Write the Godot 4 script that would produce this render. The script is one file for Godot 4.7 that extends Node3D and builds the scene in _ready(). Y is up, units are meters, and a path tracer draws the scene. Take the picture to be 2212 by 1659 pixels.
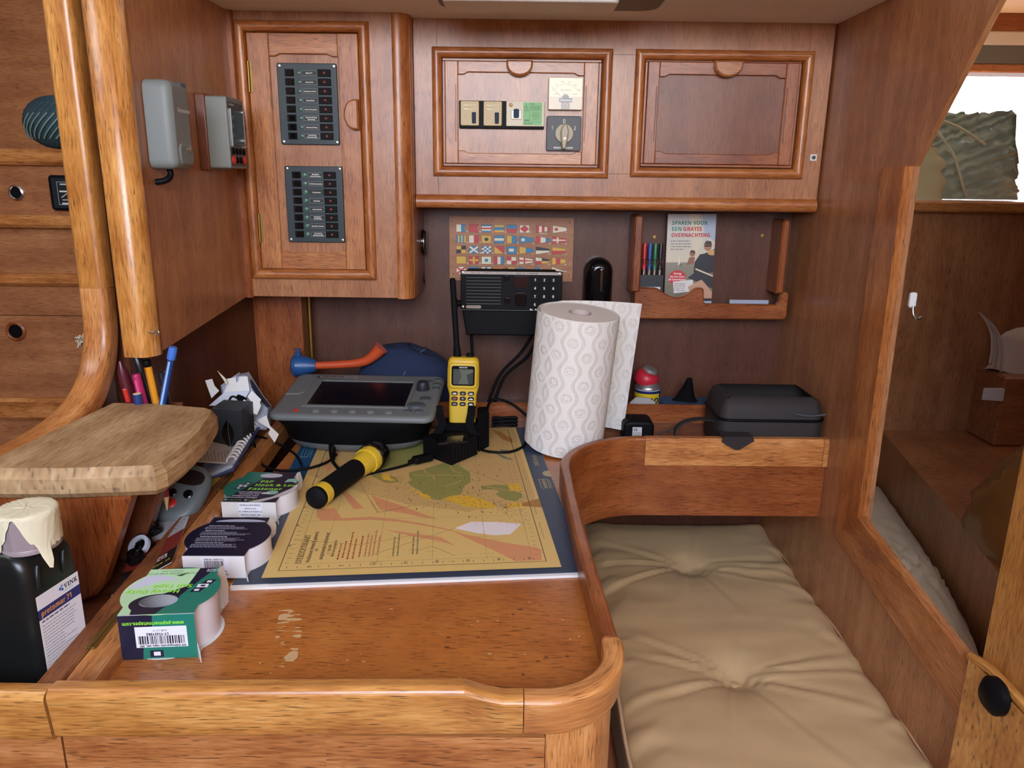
extends Node3D
# Chart table of a sailing yacht: varnished teak joinery, instruments and clutter. Metres, y up.

const INF_SM := 4294967295
var st: SurfaceTool
var X := Transform3D.IDENTITY
var G := 0
var U := Vector2.ZERO
var rng := RandomNumberGenerator.new()
var M := {}
var fonts := {}


func _ready() -> void:
	rng.seed = 7
	setup_view()
	make_materials()
	build_shell()
	build_galley()
	build_right_cabin()
	build_table()
	build_berth()
	build_left_joinery()
	build_electric_cabinet()
	build_overhead()
	build_back_wall()
	build_shelf()
	build_chart()
	build_plotter()
	build_handheld()
	build_roll()
	build_tapes()
	build_left_clutter()
	build_torch()
	build_cables()


func setup_view() -> void:
	var cam := Camera3D.new()
	cam.name = "camera"
	cam.keep_aspect = Camera3D.KEEP_HEIGHT
	cam.fov = 53.24
	cam.near = 0.02
	cam.far = 60.0
	cam.position = Vector3(0, 1.22, 0)
	cam.rotation_degrees = Vector3(-14.93, 0, 0.75)
	add_child(cam)
	cam.current = true
	var env := Environment.new()
	var sky := Sky.new()
	var sm := ProceduralSkyMaterial.new()
	sm.sky_top_color = Color(0.62, 0.76, 0.95)
	sm.sky_horizon_color = Color(0.93, 0.95, 1.0)
	sm.sky_energy_multiplier = 3.0
	sm.ground_bottom_color = Color(0.45, 0.5, 0.52)
	sm.ground_horizon_color = Color(0.85, 0.88, 0.9)
	sm.ground_energy_multiplier = 2.0
	sky.sky_material = sm
	env.background_mode = Environment.BG_SKY
	env.sky = sky
	env.tonemap_mode = Environment.TONE_MAPPER_LINEAR
	env.tonemap_exposure = 1.0
	env.sdfgi_enabled = true
	env.ssao_enabled = true
	env.ssil_enabled = true
	var we := WorldEnvironment.new()
	we.name = "world_environment"
	we.environment = env
	add_child(we)
	# daylight from the companionway, out of view behind; placed to light table and lockers
	area_light("unseen_companionway_light", Vector3(0.12, 1.80, 1.08), Vector3(-0.05, 1.0, -1.2), Vector2(1.0, 0.7), Color(1.0, 0.95, 0.88), 2.6)
	# added fill light under the coachroof, brightens the galley front
	area_light("added_galley_fill", Vector3(-1.2, 1.93, -0.6), Vector3(-1.2, 0.6, -0.9), Vector2(0.5, 0.5), Color(0.95, 0.97, 1.0), 0.6)
	# daylight through the cabin window on the right
	area_light("cabin_window_light", Vector3(1.05, 1.33, -1.99), Vector3(0.8, 0.6, -1.0), Vector2(0.6, 0.26), Color(0.97, 0.98, 1.0), 0.5)


func area_light(called: String, at: Vector3, to: Vector3, size: Vector2, c: Color, e: float) -> void:
	var l := AreaLight3D.new()
	l.name = called
	l.area_size = size
	l.light_color = c
	l.light_energy = e
	l.shadow_enabled = true
	add_child(l)
	l.look_at_from_position(at, to, Vector3(0, 0, -1) if absf((to - at).normalized().y) > 0.95 else Vector3.UP)


# ---------------------------------------------------------------- mesh building
func beg(g := 0, x := Transform3D.IDENTITY) -> void:
	st = SurfaceTool.new()
	st.begin(Mesh.PRIMITIVE_TRIANGLES)
	G = g
	X = x
	U = Vector2(rng.randf(), rng.randf())


func box_uv(p: Vector3, n: Vector3) -> Vector2:
	var a := n.abs()
	var d := 0 if a.x >= a.y and a.x >= a.z else (1 if a.y >= a.z else 2)
	var g := G
	if d == G:
		g = (G + 1) % 3
		return U + Vector2(p[g] * 2.5, p[3 - d - g] / 0.9)
	return U + Vector2(p[g] / 0.6, p[3 - d - g] / 0.3)


func tri(a: Vector3, b: Vector3, c: Vector3, sg := INF_SM, ua = null, ub = null, uc = null) -> void:
	# corners counter-clockwise seen from outside
	var n := (b - a).cross(c - a)
	if n.length_squared() < 1e-18:
		return
	st.set_smooth_group(sg)
	st.set_uv(box_uv(a, n) if ua == null else ua)
	st.add_vertex(X * a)
	st.set_uv(box_uv(c, n) if uc == null else uc)
	st.add_vertex(X * c)
	st.set_uv(box_uv(b, n) if ub == null else ub)
	st.add_vertex(X * b)


func quad(a: Vector3, b: Vector3, c: Vector3, d: Vector3, sg := INF_SM) -> void:
	tri(a, b, c, sg)
	tri(a, c, d, sg)


func oquad(a: Vector3, b: Vector3, c: Vector3, d: Vector3, o: Vector3, sg := INF_SM) -> void:
	var m := (a + b + c + d) * 0.25
	if (c - a).cross(d - b).dot(m - o) >= 0:
		quad(a, b, c, d, sg)
	else:
		quad(d, c, b, a, sg)


func otri(a: Vector3, b: Vector3, c: Vector3, o: Vector3) -> void:
	if (b - a).cross(c - a).dot((a + b + c) / 3.0 - o) >= 0:
		tri(a, b, c)
	else:
		tri(c, b, a)


func box(c: Vector3, s: Vector3, b := 0.0) -> void:
	var h := s * 0.5
	b = minf(b, minf(h.x, minf(h.y, h.z)) * 0.9)
	var pt := func(sx: float, sy: float, sz: float, ax: int) -> Vector3:
		var v := Vector3(sx * (h.x - (0.0 if ax == 0 else b)), sy * (h.y - (0.0 if ax == 1 else b)), sz * (h.z - (0.0 if ax == 2 else b)))
		return c + v
	for s1 in [-1, 1]:
		oquad(pt.call(s1, -1, -1, 0), pt.call(s1, 1, -1, 0), pt.call(s1, 1, 1, 0), pt.call(s1, -1, 1, 0), c)
		oquad(pt.call(-1, s1, -1, 1), pt.call(1, s1, -1, 1), pt.call(1, s1, 1, 1), pt.call(-1, s1, 1, 1), c)
		oquad(pt.call(-1, -1, s1, 2), pt.call(1, -1, s1, 2), pt.call(1, 1, s1, 2), pt.call(-1, 1, s1, 2), c)
		if b > 0:
			for s2 in [-1, 1]:
				oquad(pt.call(s1, s2, -1, 0), pt.call(s1, s2, 1, 0), pt.call(s1, s2, 1, 1), pt.call(s1, s2, -1, 1), c)
				oquad(pt.call(s1, -1, s2, 0), pt.call(s1, 1, s2, 0), pt.call(s1, 1, s2, 2), pt.call(s1, -1, s2, 2), c)
				oquad(pt.call(-1, s1, s2, 1), pt.call(1, s1, s2, 1), pt.call(1, s1, s2, 2), pt.call(-1, s1, s2, 2), c)
				for s3 in [-1, 1]:
					otri(pt.call(s1, s2, s3, 0), pt.call(s1, s2, s3, 1), pt.call(s1, s2, s3, 2), c)


func bx(x0: float, x1: float, y0: float, y1: float, z0: float, z1: float, b := 0.0) -> void:
	box(Vector3(x0 + x1, y0 + y1, z0 + z1) * 0.5, Vector3(absf(x1 - x0), absf(y1 - y0), absf(z1 - z0)), b)


func ccw(p: PackedVector2Array) -> PackedVector2Array:
	var q := p.duplicate()
	if Geometry2D.is_polygon_clockwise(q):
		q.reverse()
	return q


func inset(p: PackedVector2Array, d: float) -> PackedVector2Array:
	var q := PackedVector2Array()
	var n := p.size()
	for i in n:
		var e0 := (p[i] - p[(i + n - 1) % n]).normalized()
		var e1 := (p[(i + 1) % n] - p[i]).normalized()
		var n0 := Vector2(-e0.y, e0.x)
		var n1 := Vector2(-e1.y, e1.x)
		var m := (n0 + n1)
		m = m / maxf(0.35, m.length_squared() * 0.5)
		q.append(p[i] + m * d)
	return q


func cap(p: PackedVector2Array, z: float, up: bool) -> void:
	var t := Geometry2D.triangulate_polygon(p)
	for i in range(0, t.size(), 3):
		var a := Vector3(p[t[i]].x, p[t[i]].y, z)
		var b := Vector3(p[t[i + 1]].x, p[t[i + 1]].y, z)
		var c := Vector3(p[t[i + 2]].x, p[t[i + 2]].y, z)
		if ((b - a).cross(c - a).z > 0) == up:
			tri(a, b, c)
		else:
			tri(c, b, a)


func loft(o: Array, zs: Array, cap0 := true, cap1 := true, sg := 1) -> void:
	# rings of equal count, counter-clockwise seen from +z, stacked from low to high z
	for k in o.size() - 1:
		var p: PackedVector2Array = o[k]
		var q: PackedVector2Array = o[k + 1]
		var n := p.size()
		for i in n:
			var j := (i + 1) % n
			quad(Vector3(p[i].x, p[i].y, zs[k]), Vector3(p[j].x, p[j].y, zs[k]), Vector3(q[j].x, q[j].y, zs[k + 1]), Vector3(q[i].x, q[i].y, zs[k + 1]), sg)
	if cap0:
		cap(o[0], zs[0], false)
	if cap1:
		cap(o[-1], zs[-1], true)


func ext(poly: PackedVector2Array, z0: float, z1: float, b := 0.0, sg := INF_SM, both := false) -> void:
	var p := ccw(poly)
	if b <= 0.0:
		loft([p, p], [z0, z1], true, true, sg)
	elif both:
		loft([inset(p, b), p, p, inset(p, b)], [z0, z0 + b, z1 - b, z1], true, true, sg)
	else:
		loft([p, p, inset(p, b)], [z0, z1 - b, z1], true, true, sg)


func slab(w: float, h: float, d: float, rc: float, rb: float, n := 5, both := false) -> void:
	# rounded plate from z=0 to z=d, its front edge rolled over with radius rb
	var p := rrect(w, h, rc, n)
	var o := []
	var zs := []
	if both:
		for i in 4:
			var a := PI / 2 * i / 4.0
			o.append(inset(p, rb * (1 - sin(a))))
			zs.append(rb * (1 - cos(a)))
	else:
		o.append(p)
		zs.append(0.0)
	for i in 5:
		var a := PI / 2 * i / 4.0
		o.append(inset(p, rb * (1 - cos(a))))
		zs.append(d - rb + rb * sin(a))
	loft(o, zs)


func rrect(w: float, h: float, r: float, n := 5) -> PackedVector2Array:
	var p := PackedVector2Array()
	for k in 4:
		var c := Vector2((w / 2 - r) * (1 if k in [0, 3] else -1), (h / 2 - r) * (1 if k < 2 else -1))
		for i in n + 1:
			p.append(c + Vector2.from_angle(PI / 2 * (k + float(i) / n)) * r)
	return p


func ell(rx: float, ry: float, n := 20, c := Vector2.ZERO) -> PackedVector2Array:
	var p := PackedVector2Array()
	for i in n:
		p.append(c + Vector2(cos(TAU * i / n) * rx, sin(TAU * i / n) * ry))
	return p


func lathe(prof: Array, n := 20) -> void:
	# [radius, height] from low to high (outside to the right of the way up); sharp corners stay sharp
	var sg := 1
	for k in prof.size() - 1:
		var a: Array = prof[k]
		var b: Array = prof[k + 1]
		if k > 0:
			var d0 := Vector2(a[0] - prof[k - 1][0], a[1] - prof[k - 1][1])
			var d1 := Vector2(b[0] - a[0], b[1] - a[1])
			if absf(d0.angle_to(d1)) > 0.75:
				sg += 1
		for i in n:
			var t0 := TAU * i / n
			var t1 := TAU * (i + 1) / n
			quad(Vector3(a[0] * sin(t0), a[1], a[0] * cos(t0)), Vector3(a[0] * sin(t1), a[1], a[0] * cos(t1)), Vector3(b[0] * sin(t1), b[1], b[0] * cos(t1)), Vector3(b[0] * sin(t0), b[1], b[0] * cos(t0)), sg)


func tube(pts: Array, rad, n := 8, flat := 1.0) -> void:
	var m := pts.size()
	var nrm := Vector3.UP
	var rings := []
	var d0: Vector3 = (pts[1] - pts[0]).normalized()
	nrm = d0.cross(Vector3.UP if absf(d0.y) < 0.9 else Vector3.RIGHT).normalized()
	for i in m:
		var d: Vector3 = ((pts[mini(i + 1, m - 1)] - pts[maxi(i - 1, 0)]) as Vector3).normalized()
		nrm = (nrm - d * nrm.dot(d)).normalized()
		var b := d.cross(nrm)
		var r: float = rad[i] if rad is Array else rad
		var ring := []
		for k in n:
			ring.append(pts[i] + nrm * cos(TAU * k / n) * r + b * sin(TAU * k / n) * r * flat)
		rings.append(ring)
	for i in m - 1:
		for k in n:
			var j := (k + 1) % n
			quad(rings[i][k], rings[i][j], rings[i + 1][j], rings[i + 1][k], 1)
	for k in range(1, n - 1):
		tri(rings[0][0], rings[0][k + 1], rings[0][k])
		tri(rings[m - 1][0], rings[m - 1][k], rings[m - 1][k + 1])


func curve(pts: Array, per := 6) -> Array:
	var out := []
	var n := pts.size()
	for i in n - 1:
		var p0: Vector3 = pts[maxi(i - 1, 0)]
		var p3: Vector3 = pts[mini(i + 2, n - 1)]
		for k in per:
			out.append((pts[i] as Vector3).cubic_interpolate(pts[i + 1], p0, p3, float(k) / per))
	out.append(pts[n - 1])
	return out


func sweep(path: Array, prof: PackedVector2Array, up: Vector3, closed := false, sg := 1, tops = null) -> void:
	# closed profile (x to the right of the path, y along up) carried along a path with mitred corners; grain runs along it
	var n := path.size()
	var q := prof if not Geometry2D.is_polygon_clockwise(prof) else ccw(prof)
	var m := q.size()
	var rings := []
	var lens := []
	var run := 0.0
	for i in n:
		var a: Vector3 = path[(i + n - 1) % n] if closed or i > 0 else path[i]
		var b: Vector3 = path[(i + 1) % n] if closed or i < n - 1 else path[i]
		var din: Vector3 = (path[i] - a).normalized() if a != path[i] else ((b - path[i]) as Vector3).normalized()
		var dout: Vector3 = (b - path[i]).normalized() if b != path[i] else din
		var s0: Vector3 = din.cross(up).normalized()
		var s1: Vector3 = dout.cross(up).normalized()
		var s := (s0 + s1)
		s = s / maxf(0.3, s.length_squared() * 0.5)
		var ring := []
		for k in m:
			var y: float = q[k].y
			if tops != null and y > 0:
				y = y * tops[i]
			ring.append(path[i] + s * q[k].x + up * y)
		rings.append(ring)
		lens.append(run)
		if i < n - 1 or closed:
			run += (path[(i + 1) % n] - path[i]).length()
	lens.append(run)
	var per := [0.0]
	for k in m:
		per.append(per[k] + (q[(k + 1) % m] - q[k]).length())
	for i in (n if closed else n - 1):
		var i1 := (i + 1) % n
		for k in m:
			var k1 := (k + 1) % m
			var ua := U + Vector2(lens[i] / 0.6, per[k] / 0.3)
			var ub := U + Vector2(lens[i] / 0.6, per[k + 1] / 0.3)
			var uc := U + Vector2(lens[i + 1] / 0.6, per[k + 1] / 0.3)
			var ud := U + Vector2(lens[i + 1] / 0.6, per[k] / 0.3)
			tri(rings[i][k], rings[i1][k1], rings[i][k1], sg, ua, uc, ub)
			tri(rings[i][k], rings[i1][k], rings[i1][k1], sg, ua, ud, uc)
	if not closed:
		var t := Geometry2D.triangulate_polygon(q)
		for e in [0, n - 1]:
			var o: Vector3 = path[1] if e == 0 else path[n - 2]
			for i in range(0, t.size(), 3):
				otri(rings[e][t[i]], rings[e][t[i + 1]], rings[e][t[i + 2]], o)


func grid(nu: int, nv: int, f: Callable, sg := 1, back := 0.0) -> void:
	for i in nu:
		for j in nv:
			var u0 := float(i) / nu
			var u1 := float(i + 1) / nu
			var v0 := float(j) / nv
			var v1 := float(j + 1) / nv
			var a: Vector3 = f.call(u0, v0)
			var b: Vector3 = f.call(u1, v0)
			var c: Vector3 = f.call(u1, v1)
			var d: Vector3 = f.call(u0, v1)
			tri(a, b, c, sg, Vector2(u0, 1 - v0), Vector2(u1, 1 - v0), Vector2(u1, 1 - v1))
			tri(a, c, d, sg, Vector2(u0, 1 - v0), Vector2(u1, 1 - v1), Vector2(u0, 1 - v1))


func pq(c: Vector3, u: Vector3, v: Vector3, r := Rect2(0, 0, 1, 1)) -> void:
	# a printed rectangle: u half its width to the right, v half its height up
	var a := c - u - v
	var b := c + u - v
	var d := c + u + v
	var e := c - u + v
	var q0 := r.position
	var q1 := r.end
	tri(a, b, d, INF_SM, Vector2(q0.x, q1.y), q1, Vector2(q1.x, q0.y))
	tri(a, d, e, INF_SM, Vector2(q0.x, q1.y), Vector2(q1.x, q0.y), q0)


func print_poly(p: PackedVector2Array, z: float, r: Rect2) -> void:
	# a flat polygon in the xy plane facing +z; r in the plane maps to the whole picture
	var t := Geometry2D.triangulate_polygon(p)
	for i in range(0, t.size(), 3):
		var v := []
		var w := []
		for k in 3:
			var s := p[t[i + k]]
			v.append(Vector3(s.x, s.y, z))
			w.append(Vector2((s.x - r.position.x) / r.size.x, 1 - (s.y - r.position.y) / r.size.y))
		if ((v[1] - v[0]) as Vector3).cross(v[2] - v[0]).z > 0:
			tri(v[0], v[1], v[2], INF_SM, w[0], w[1], w[2])
		else:
			tri(v[0], v[2], v[1], INF_SM, w[0], w[2], w[1])


func fin(called: String, m: Material, parent: Node = self, label := "") -> MeshInstance3D:
	st.generate_normals()
	var o := MeshInstance3D.new()
	o.name = called
	o.mesh = st.commit()
	o.material_override = m
	parent.add_child(o, true)
	if label:
		o.set_meta("label", label)
	return o


func thing(called: String, label: String, category: String, at := Vector3.ZERO, group := "") -> Node3D:
	var o := Node3D.new()
	o.name = called
	add_child(o, true)
	o.position = at
	tag(o, label, category, group)
	return o


func tag(o: Node, label: String, category: String, group := "") -> void:
	o.set_meta("label", label)
	o.set_meta("category", category)
	if group:
		o.set_meta("group", group)


func struct(called: String, m: Material, label: String, category: String, parent: Node = self) -> MeshInstance3D:
	var o := fin(called, m, parent)
	if parent == self:
		o.set_meta("kind", "structure")
		tag(o, label, category)
	return o


func sthing(called: String, label: String, category: String) -> Node3D:
	var o := thing(called, label, category)
	o.set_meta("kind", "structure")
	return o


func face(at: Vector3, right: Vector3, up: Vector3) -> Transform3D:
	# local x right, y up, z out of the face
	var r := right.normalized()
	var f := r.cross(up).normalized()
	return Transform3D(Basis(r, f.cross(r), f), at)


func lines_of(s: String) -> Array:
	var out := []
	for part in s.split("|"):
		var p := PackedVector2Array()
		for w in part.split(" ", false):
			var c := w.split(",")
			p.append(Vector2(float(c[0]), float(c[1])))
		out.append(p)
	return out


# ---------------------------------------------------------------- computed pictures
func font(kind: String) -> Font:
	if not fonts.has(kind):
		var f := SystemFont.new()
		f.font_names = PackedStringArray(["Droid Serif" if kind.begins_with("serif") else "Droid Sans"])
		f.font_weight = 700 if kind.ends_with("bold") else 400
		fonts[kind] = f
	return fonts[kind]


class Cv:
	var im: Image
	var own: Node3D

	func _init(o: Node3D, w: int, h: int, c: Color) -> void:
		own = o
		im = Image.create_empty(w, h, false, Image.FORMAT_RGBA8)
		im.fill(c)

	func rect(x: float, y: float, w: float, h: float, c: Color) -> void:
		im.fill_rect(Rect2i(roundi(x), roundi(y), maxi(1, roundi(w)), maxi(1, roundi(h))), c)

	func frame(x: float, y: float, w: float, h: float, t: float, c: Color) -> void:
		rect(x, y, w, t, c)
		rect(x, y + h - t, w, t, c)
		rect(x, y, t, h, c)
		rect(x + w - t, y, t, h, c)

	func poly(p: PackedVector2Array, c: Color) -> void:
		var lo := p[0].y
		var hi := p[0].y
		for v in p:
			lo = minf(lo, v.y)
			hi = maxf(hi, v.y)
		for y in range(maxi(0, floori(lo)), mini(im.get_height(), ceili(hi) + 1)):
			var xs := []
			var yy := y + 0.5
			for i in p.size():
				var a := p[i]
				var b := p[(i + 1) % p.size()]
				if (a.y <= yy) != (b.y <= yy):
					xs.append(a.x + (b.x - a.x) * (yy - a.y) / (b.y - a.y))
			xs.sort()
			for k in range(0, xs.size() - 1, 2):
				var x0 := roundi(xs[k])
				var x1 := roundi(xs[k + 1])
				if x1 > x0:
					im.fill_rect(Rect2i(x0, y, x1 - x0, 1), c)

	func ell(x: float, y: float, rx: float, ry: float, c: Color) -> void:
		var p := PackedVector2Array()
		for i in 32:
			p.append(Vector2(x + cos(TAU * i / 32) * rx, y + sin(TAU * i / 32) * ry))
		poly(p, c)

	func line(a: Vector2, b: Vector2, w: float, c: Color) -> void:
		var n := (b - a).orthogonal().normalized() * maxf(w, 1.0) * 0.5
		poly(PackedVector2Array([a + n, b + n, b - n, a - n]), c)

	func path(p: PackedVector2Array, w: float, c: Color) -> void:
		for i in p.size() - 1:
			line(p[i], p[i + 1], w, c)

	func words(s: String, size: int, c: Color, kind := "sans") -> Image:
		var ts := TextServerManager.get_primary_interface()
		var l := TextLine.new()
		l.add_string(s, own.font(kind), size)
		var out := Image.create_empty(maxi(2, ceili(l.get_size().x) + 2), size * 3 / 2 + 2, false, Image.FORMAT_RGBA8)
		out.fill(Color(c, 0))
		var x := 1.0
		for g in ts.shaped_text_get_glyphs(l.get_rid()):
			var sz := Vector2i(g.font_size, 0)
			if g.font_rid.is_valid():
				ts.font_render_glyph(g.font_rid, sz, g.index)
				var at: int = ts.font_get_glyph_texture_idx(g.font_rid, sz, g.index)
				var r := Rect2i(ts.font_get_glyph_uv_rect(g.font_rid, sz, g.index))
				if at >= 0 and r.size.x > 0 and r.size.y > 0:
					var mask := ts.font_get_texture_image(g.font_rid, sz, at).get_region(r)
					mask.convert(Image.FORMAT_RGBA8)
					var ink := Image.create_empty(r.size.x, r.size.y, false, Image.FORMAT_RGBA8)
					ink.fill(c)
					var off: Vector2 = ts.font_get_glyph_offset(g.font_rid, sz, g.index)
					out.blend_rect_mask(ink, mask, Rect2i(Vector2i.ZERO, r.size), Vector2i(roundi(x + off.x), roundi(size * 1.1 + off.y)))
			x += g.advance
		return out

	func text(s: String, x: float, y: float, size: int, c: Color, kind := "sans", anchor := 0.0, turn := 0, stretch := 1.0) -> void:
		# (x, y) is the left, middle or right of the line's middle height
		var t := words(s, size, c, kind)
		if stretch != 1.0:
			t.resize(maxi(1, roundi(t.get_width() * stretch)), t.get_height())
		var w := t.get_width()
		var at := Vector2(x - w * anchor, y - size * 0.75)
		if turn == 1:
			t.rotate_90(COUNTERCLOCKWISE)
			at = Vector2(x - size * 0.75, y - w * (1 - anchor))
		elif turn == 2:
			t.rotate_180()
			at = Vector2(x - w * (1 - anchor), y - size * 0.75)
		im.blend_rect(t, Rect2i(Vector2i.ZERO, t.get_size()), Vector2i(at.round()))

	func fuzz(x: float, y: float, w: float, h: float, c: Color, r: RandomNumberGenerator) -> void:
		# a line of print too small to read
		var px := x
		while px < x + w:
			var k := r.randf_range(h * 0.8, h * 4.0)
			rect(px, y, minf(k, x + w - px), h, c)
			px += k + h * 0.8

	func bars(x: float, y: float, w: float, h: float, r: RandomNumberGenerator, c := Color(0.08, 0.08, 0.1)) -> void:
		var px := x
		while px < x + w - 3:
			var k: float = [2, 2, 3, 4, 6][r.randi() % 5] * w / 180.0
			rect(px, y, k, h, c)
			px += k + [2, 3, 4][r.randi() % 3] * w / 180.0

	func tex() -> ImageTexture:
		return ImageTexture.create_from_image(im)


func streaks(sd: int, w: int, h: int, nw: int, nh: int, freq: float) -> PackedByteArray:
	var n := FastNoiseLite.new()
	n.seed = sd
	n.frequency = freq
	n.fractal_octaves = 3
	var i := n.get_seamless_image(nw, nh)
	i.resize(w, h, Image.INTERPOLATE_CUBIC)
	i.convert(Image.FORMAT_L8)
	return i.get_data()


func wood_image(w: int, h: int, dark: Color, mid: Color, light: Color, sd: int, pores := 1.0, contrast := 1.0) -> Image:
	var a := streaks(sd, w, h, 40, 256, 0.03)
	var b := streaks(sd + 1, w, h, w / 10, h, 0.16)
	var p := streaks(sd + 2, w, h, w / 16, h, 0.3)
	var f := streaks(sd + 3, w, h, w / 4, h / 4, 0.02)
	var lut := PackedByteArray()
	for i in 256:
		var t := clampf((i / 255.0 - 0.5) * contrast * 1.5 + 0.5, 0, 1)
		var c := dark.lerp(mid, t * 2) if t < 0.5 else mid.lerp(light, t * 2 - 1)
		lut.append_array([int(c.r * 255), int(c.g * 255), int(c.b * 255)])
	var out := PackedByteArray()
	out.resize(w * h * 3)
	var cut := int(175 - 0 * pores)
	for i in w * h:
		var t := (a[i] * 95 + b[i] * 95 + f[i] * 66) >> 8
		var k := t * 3
		var s := 256
		if p[i] > cut:
			s = 256 - int((p[i] - cut) * 2.6 * pores)
		out[i * 3] = (lut[k] * s) >> 8
		out[i * 3 + 1] = (lut[k + 1] * s) >> 8
		out[i * 3 + 2] = (lut[k + 2] * s) >> 8
	return Image.create_from_data(w, h, false, Image.FORMAT_RGB8, out)


func mat(c: Color, rough := 0.5, metal := 0.0, tex: Texture2D = null) -> StandardMaterial3D:
	var m := StandardMaterial3D.new()
	m.albedo_color = c
	m.roughness = rough
	m.metallic = metal
	if tex:
		m.albedo_texture = tex
	return m


func varnish(tex: Texture2D, tint: Color, rough := 0.38) -> StandardMaterial3D:
	var m := mat(tint, rough, 0.0, tex)
	m.clearcoat_enabled = true
	m.clearcoat = 0.35
	m.clearcoat_roughness = 0.22
	return m


func make_materials() -> void:
	var mahog := wood_image(1024, 512, Color8(142, 90, 58), Color8(170, 115, 75), Color8(196, 143, 97), 11, 0.8, 0.9)
	var gold := wood_image(1024, 512, Color8(162, 102, 52), Color8(200, 140, 78), Color8(228, 174, 110), 31, 1.0, 1.25)
	var tm := ImageTexture.create_from_image(mahog)
	var tg := ImageTexture.create_from_image(gold)
	M.panel = varnish(tm, Color(1.0, 0.98, 0.96))
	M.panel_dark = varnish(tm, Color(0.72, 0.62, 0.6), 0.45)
	M.wall = varnish(tm, Color(0.54, 0.45, 0.42), 0.5)  # same mahogany, tint darkened for the shade on the back and left walls
	M.rail = varnish(tg, Color(0.98, 0.92, 0.88))
	M.rail_dark = varnish(tg, Color(0.74, 0.58, 0.5))
	M.gold = varnish(tg, Color(1.0, 0.97, 0.86), 0.32)
	M.mould = varnish(tg, Color(0.88, 0.77, 0.72))
	M.door = varnish(tg, Color(0.9, 0.82, 0.8), 0.4)
	M.strip = mat(Color(0.66, 0.56, 0.52), 0.6, 0.0, tg)
	M.worn = mat(Color(1, 1, 1), 0.62, 0.0, ImageTexture.create_from_image(wood_image(1024, 512, Color8(150, 114, 74), Color8(178, 142, 98), Color8(204, 172, 128), 51, 0.7, 1.3)))
	M.black = mat(Color8(13, 13, 15), 0.5)
	M.black_matte = mat(Color8(15, 15, 17), 0.8)
	M.black_gloss = mat(Color8(14, 14, 16), 0.12)
	M.rubber = mat(Color8(15, 15, 17), 0.65)
	M.black.metallic_specular = 0.25
	M.black_matte.metallic_specular = 0.2
	M.rubber.metallic_specular = 0.25
	M.grey = mat(Color8(112, 116, 112), 0.5)
	M.grey_dark = mat(Color8(70, 76, 80), 0.5)
	M.white = mat(Color8(232, 230, 226), 0.6)
	M.card = mat(Color8(226, 222, 214), 0.75)
	M.chrome = mat(Color8(205, 205, 200), 0.22, 1.0)
	M.brass = mat(Color8(150, 122, 66), 0.42, 0.9)
	M.red = mat(Color8(208, 52, 44), 0.4)
	M.red_dim = mat(Color8(150, 62, 58), 0.4)
	M.green_led = mat(Color8(70, 122, 92), 0.3)
	M.ceiling = mat(Color8(238, 234, 228), 0.85)
	M.yellow = mat(Color8(214, 172, 40), 0.45)
	var dirt := FastNoiseLite.new()
	dirt.seed = 4
	dirt.frequency = 0.03
	dirt.fractal_octaves = 4
	M.dirt = dirt


# ---------------------------------------------------------------- the setting
func vext(poly: PackedVector2Array, y0: float, y1: float, b := 0.0, sg := INF_SM) -> void:
	# an upright prism over a plan outline given as (x, z)
	var keep := X
	X = keep * Transform3D(Basis(Vector3(1, 0, 0), Vector3(0, 0, -1), Vector3(0, 1, 0)), Vector3.ZERO)
	var p := PackedVector2Array()
	for v in poly:
		p.append(Vector2(v.x, -v.y))
	G = 2
	ext(p, y0, y1, b, sg)
	X = keep


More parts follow.
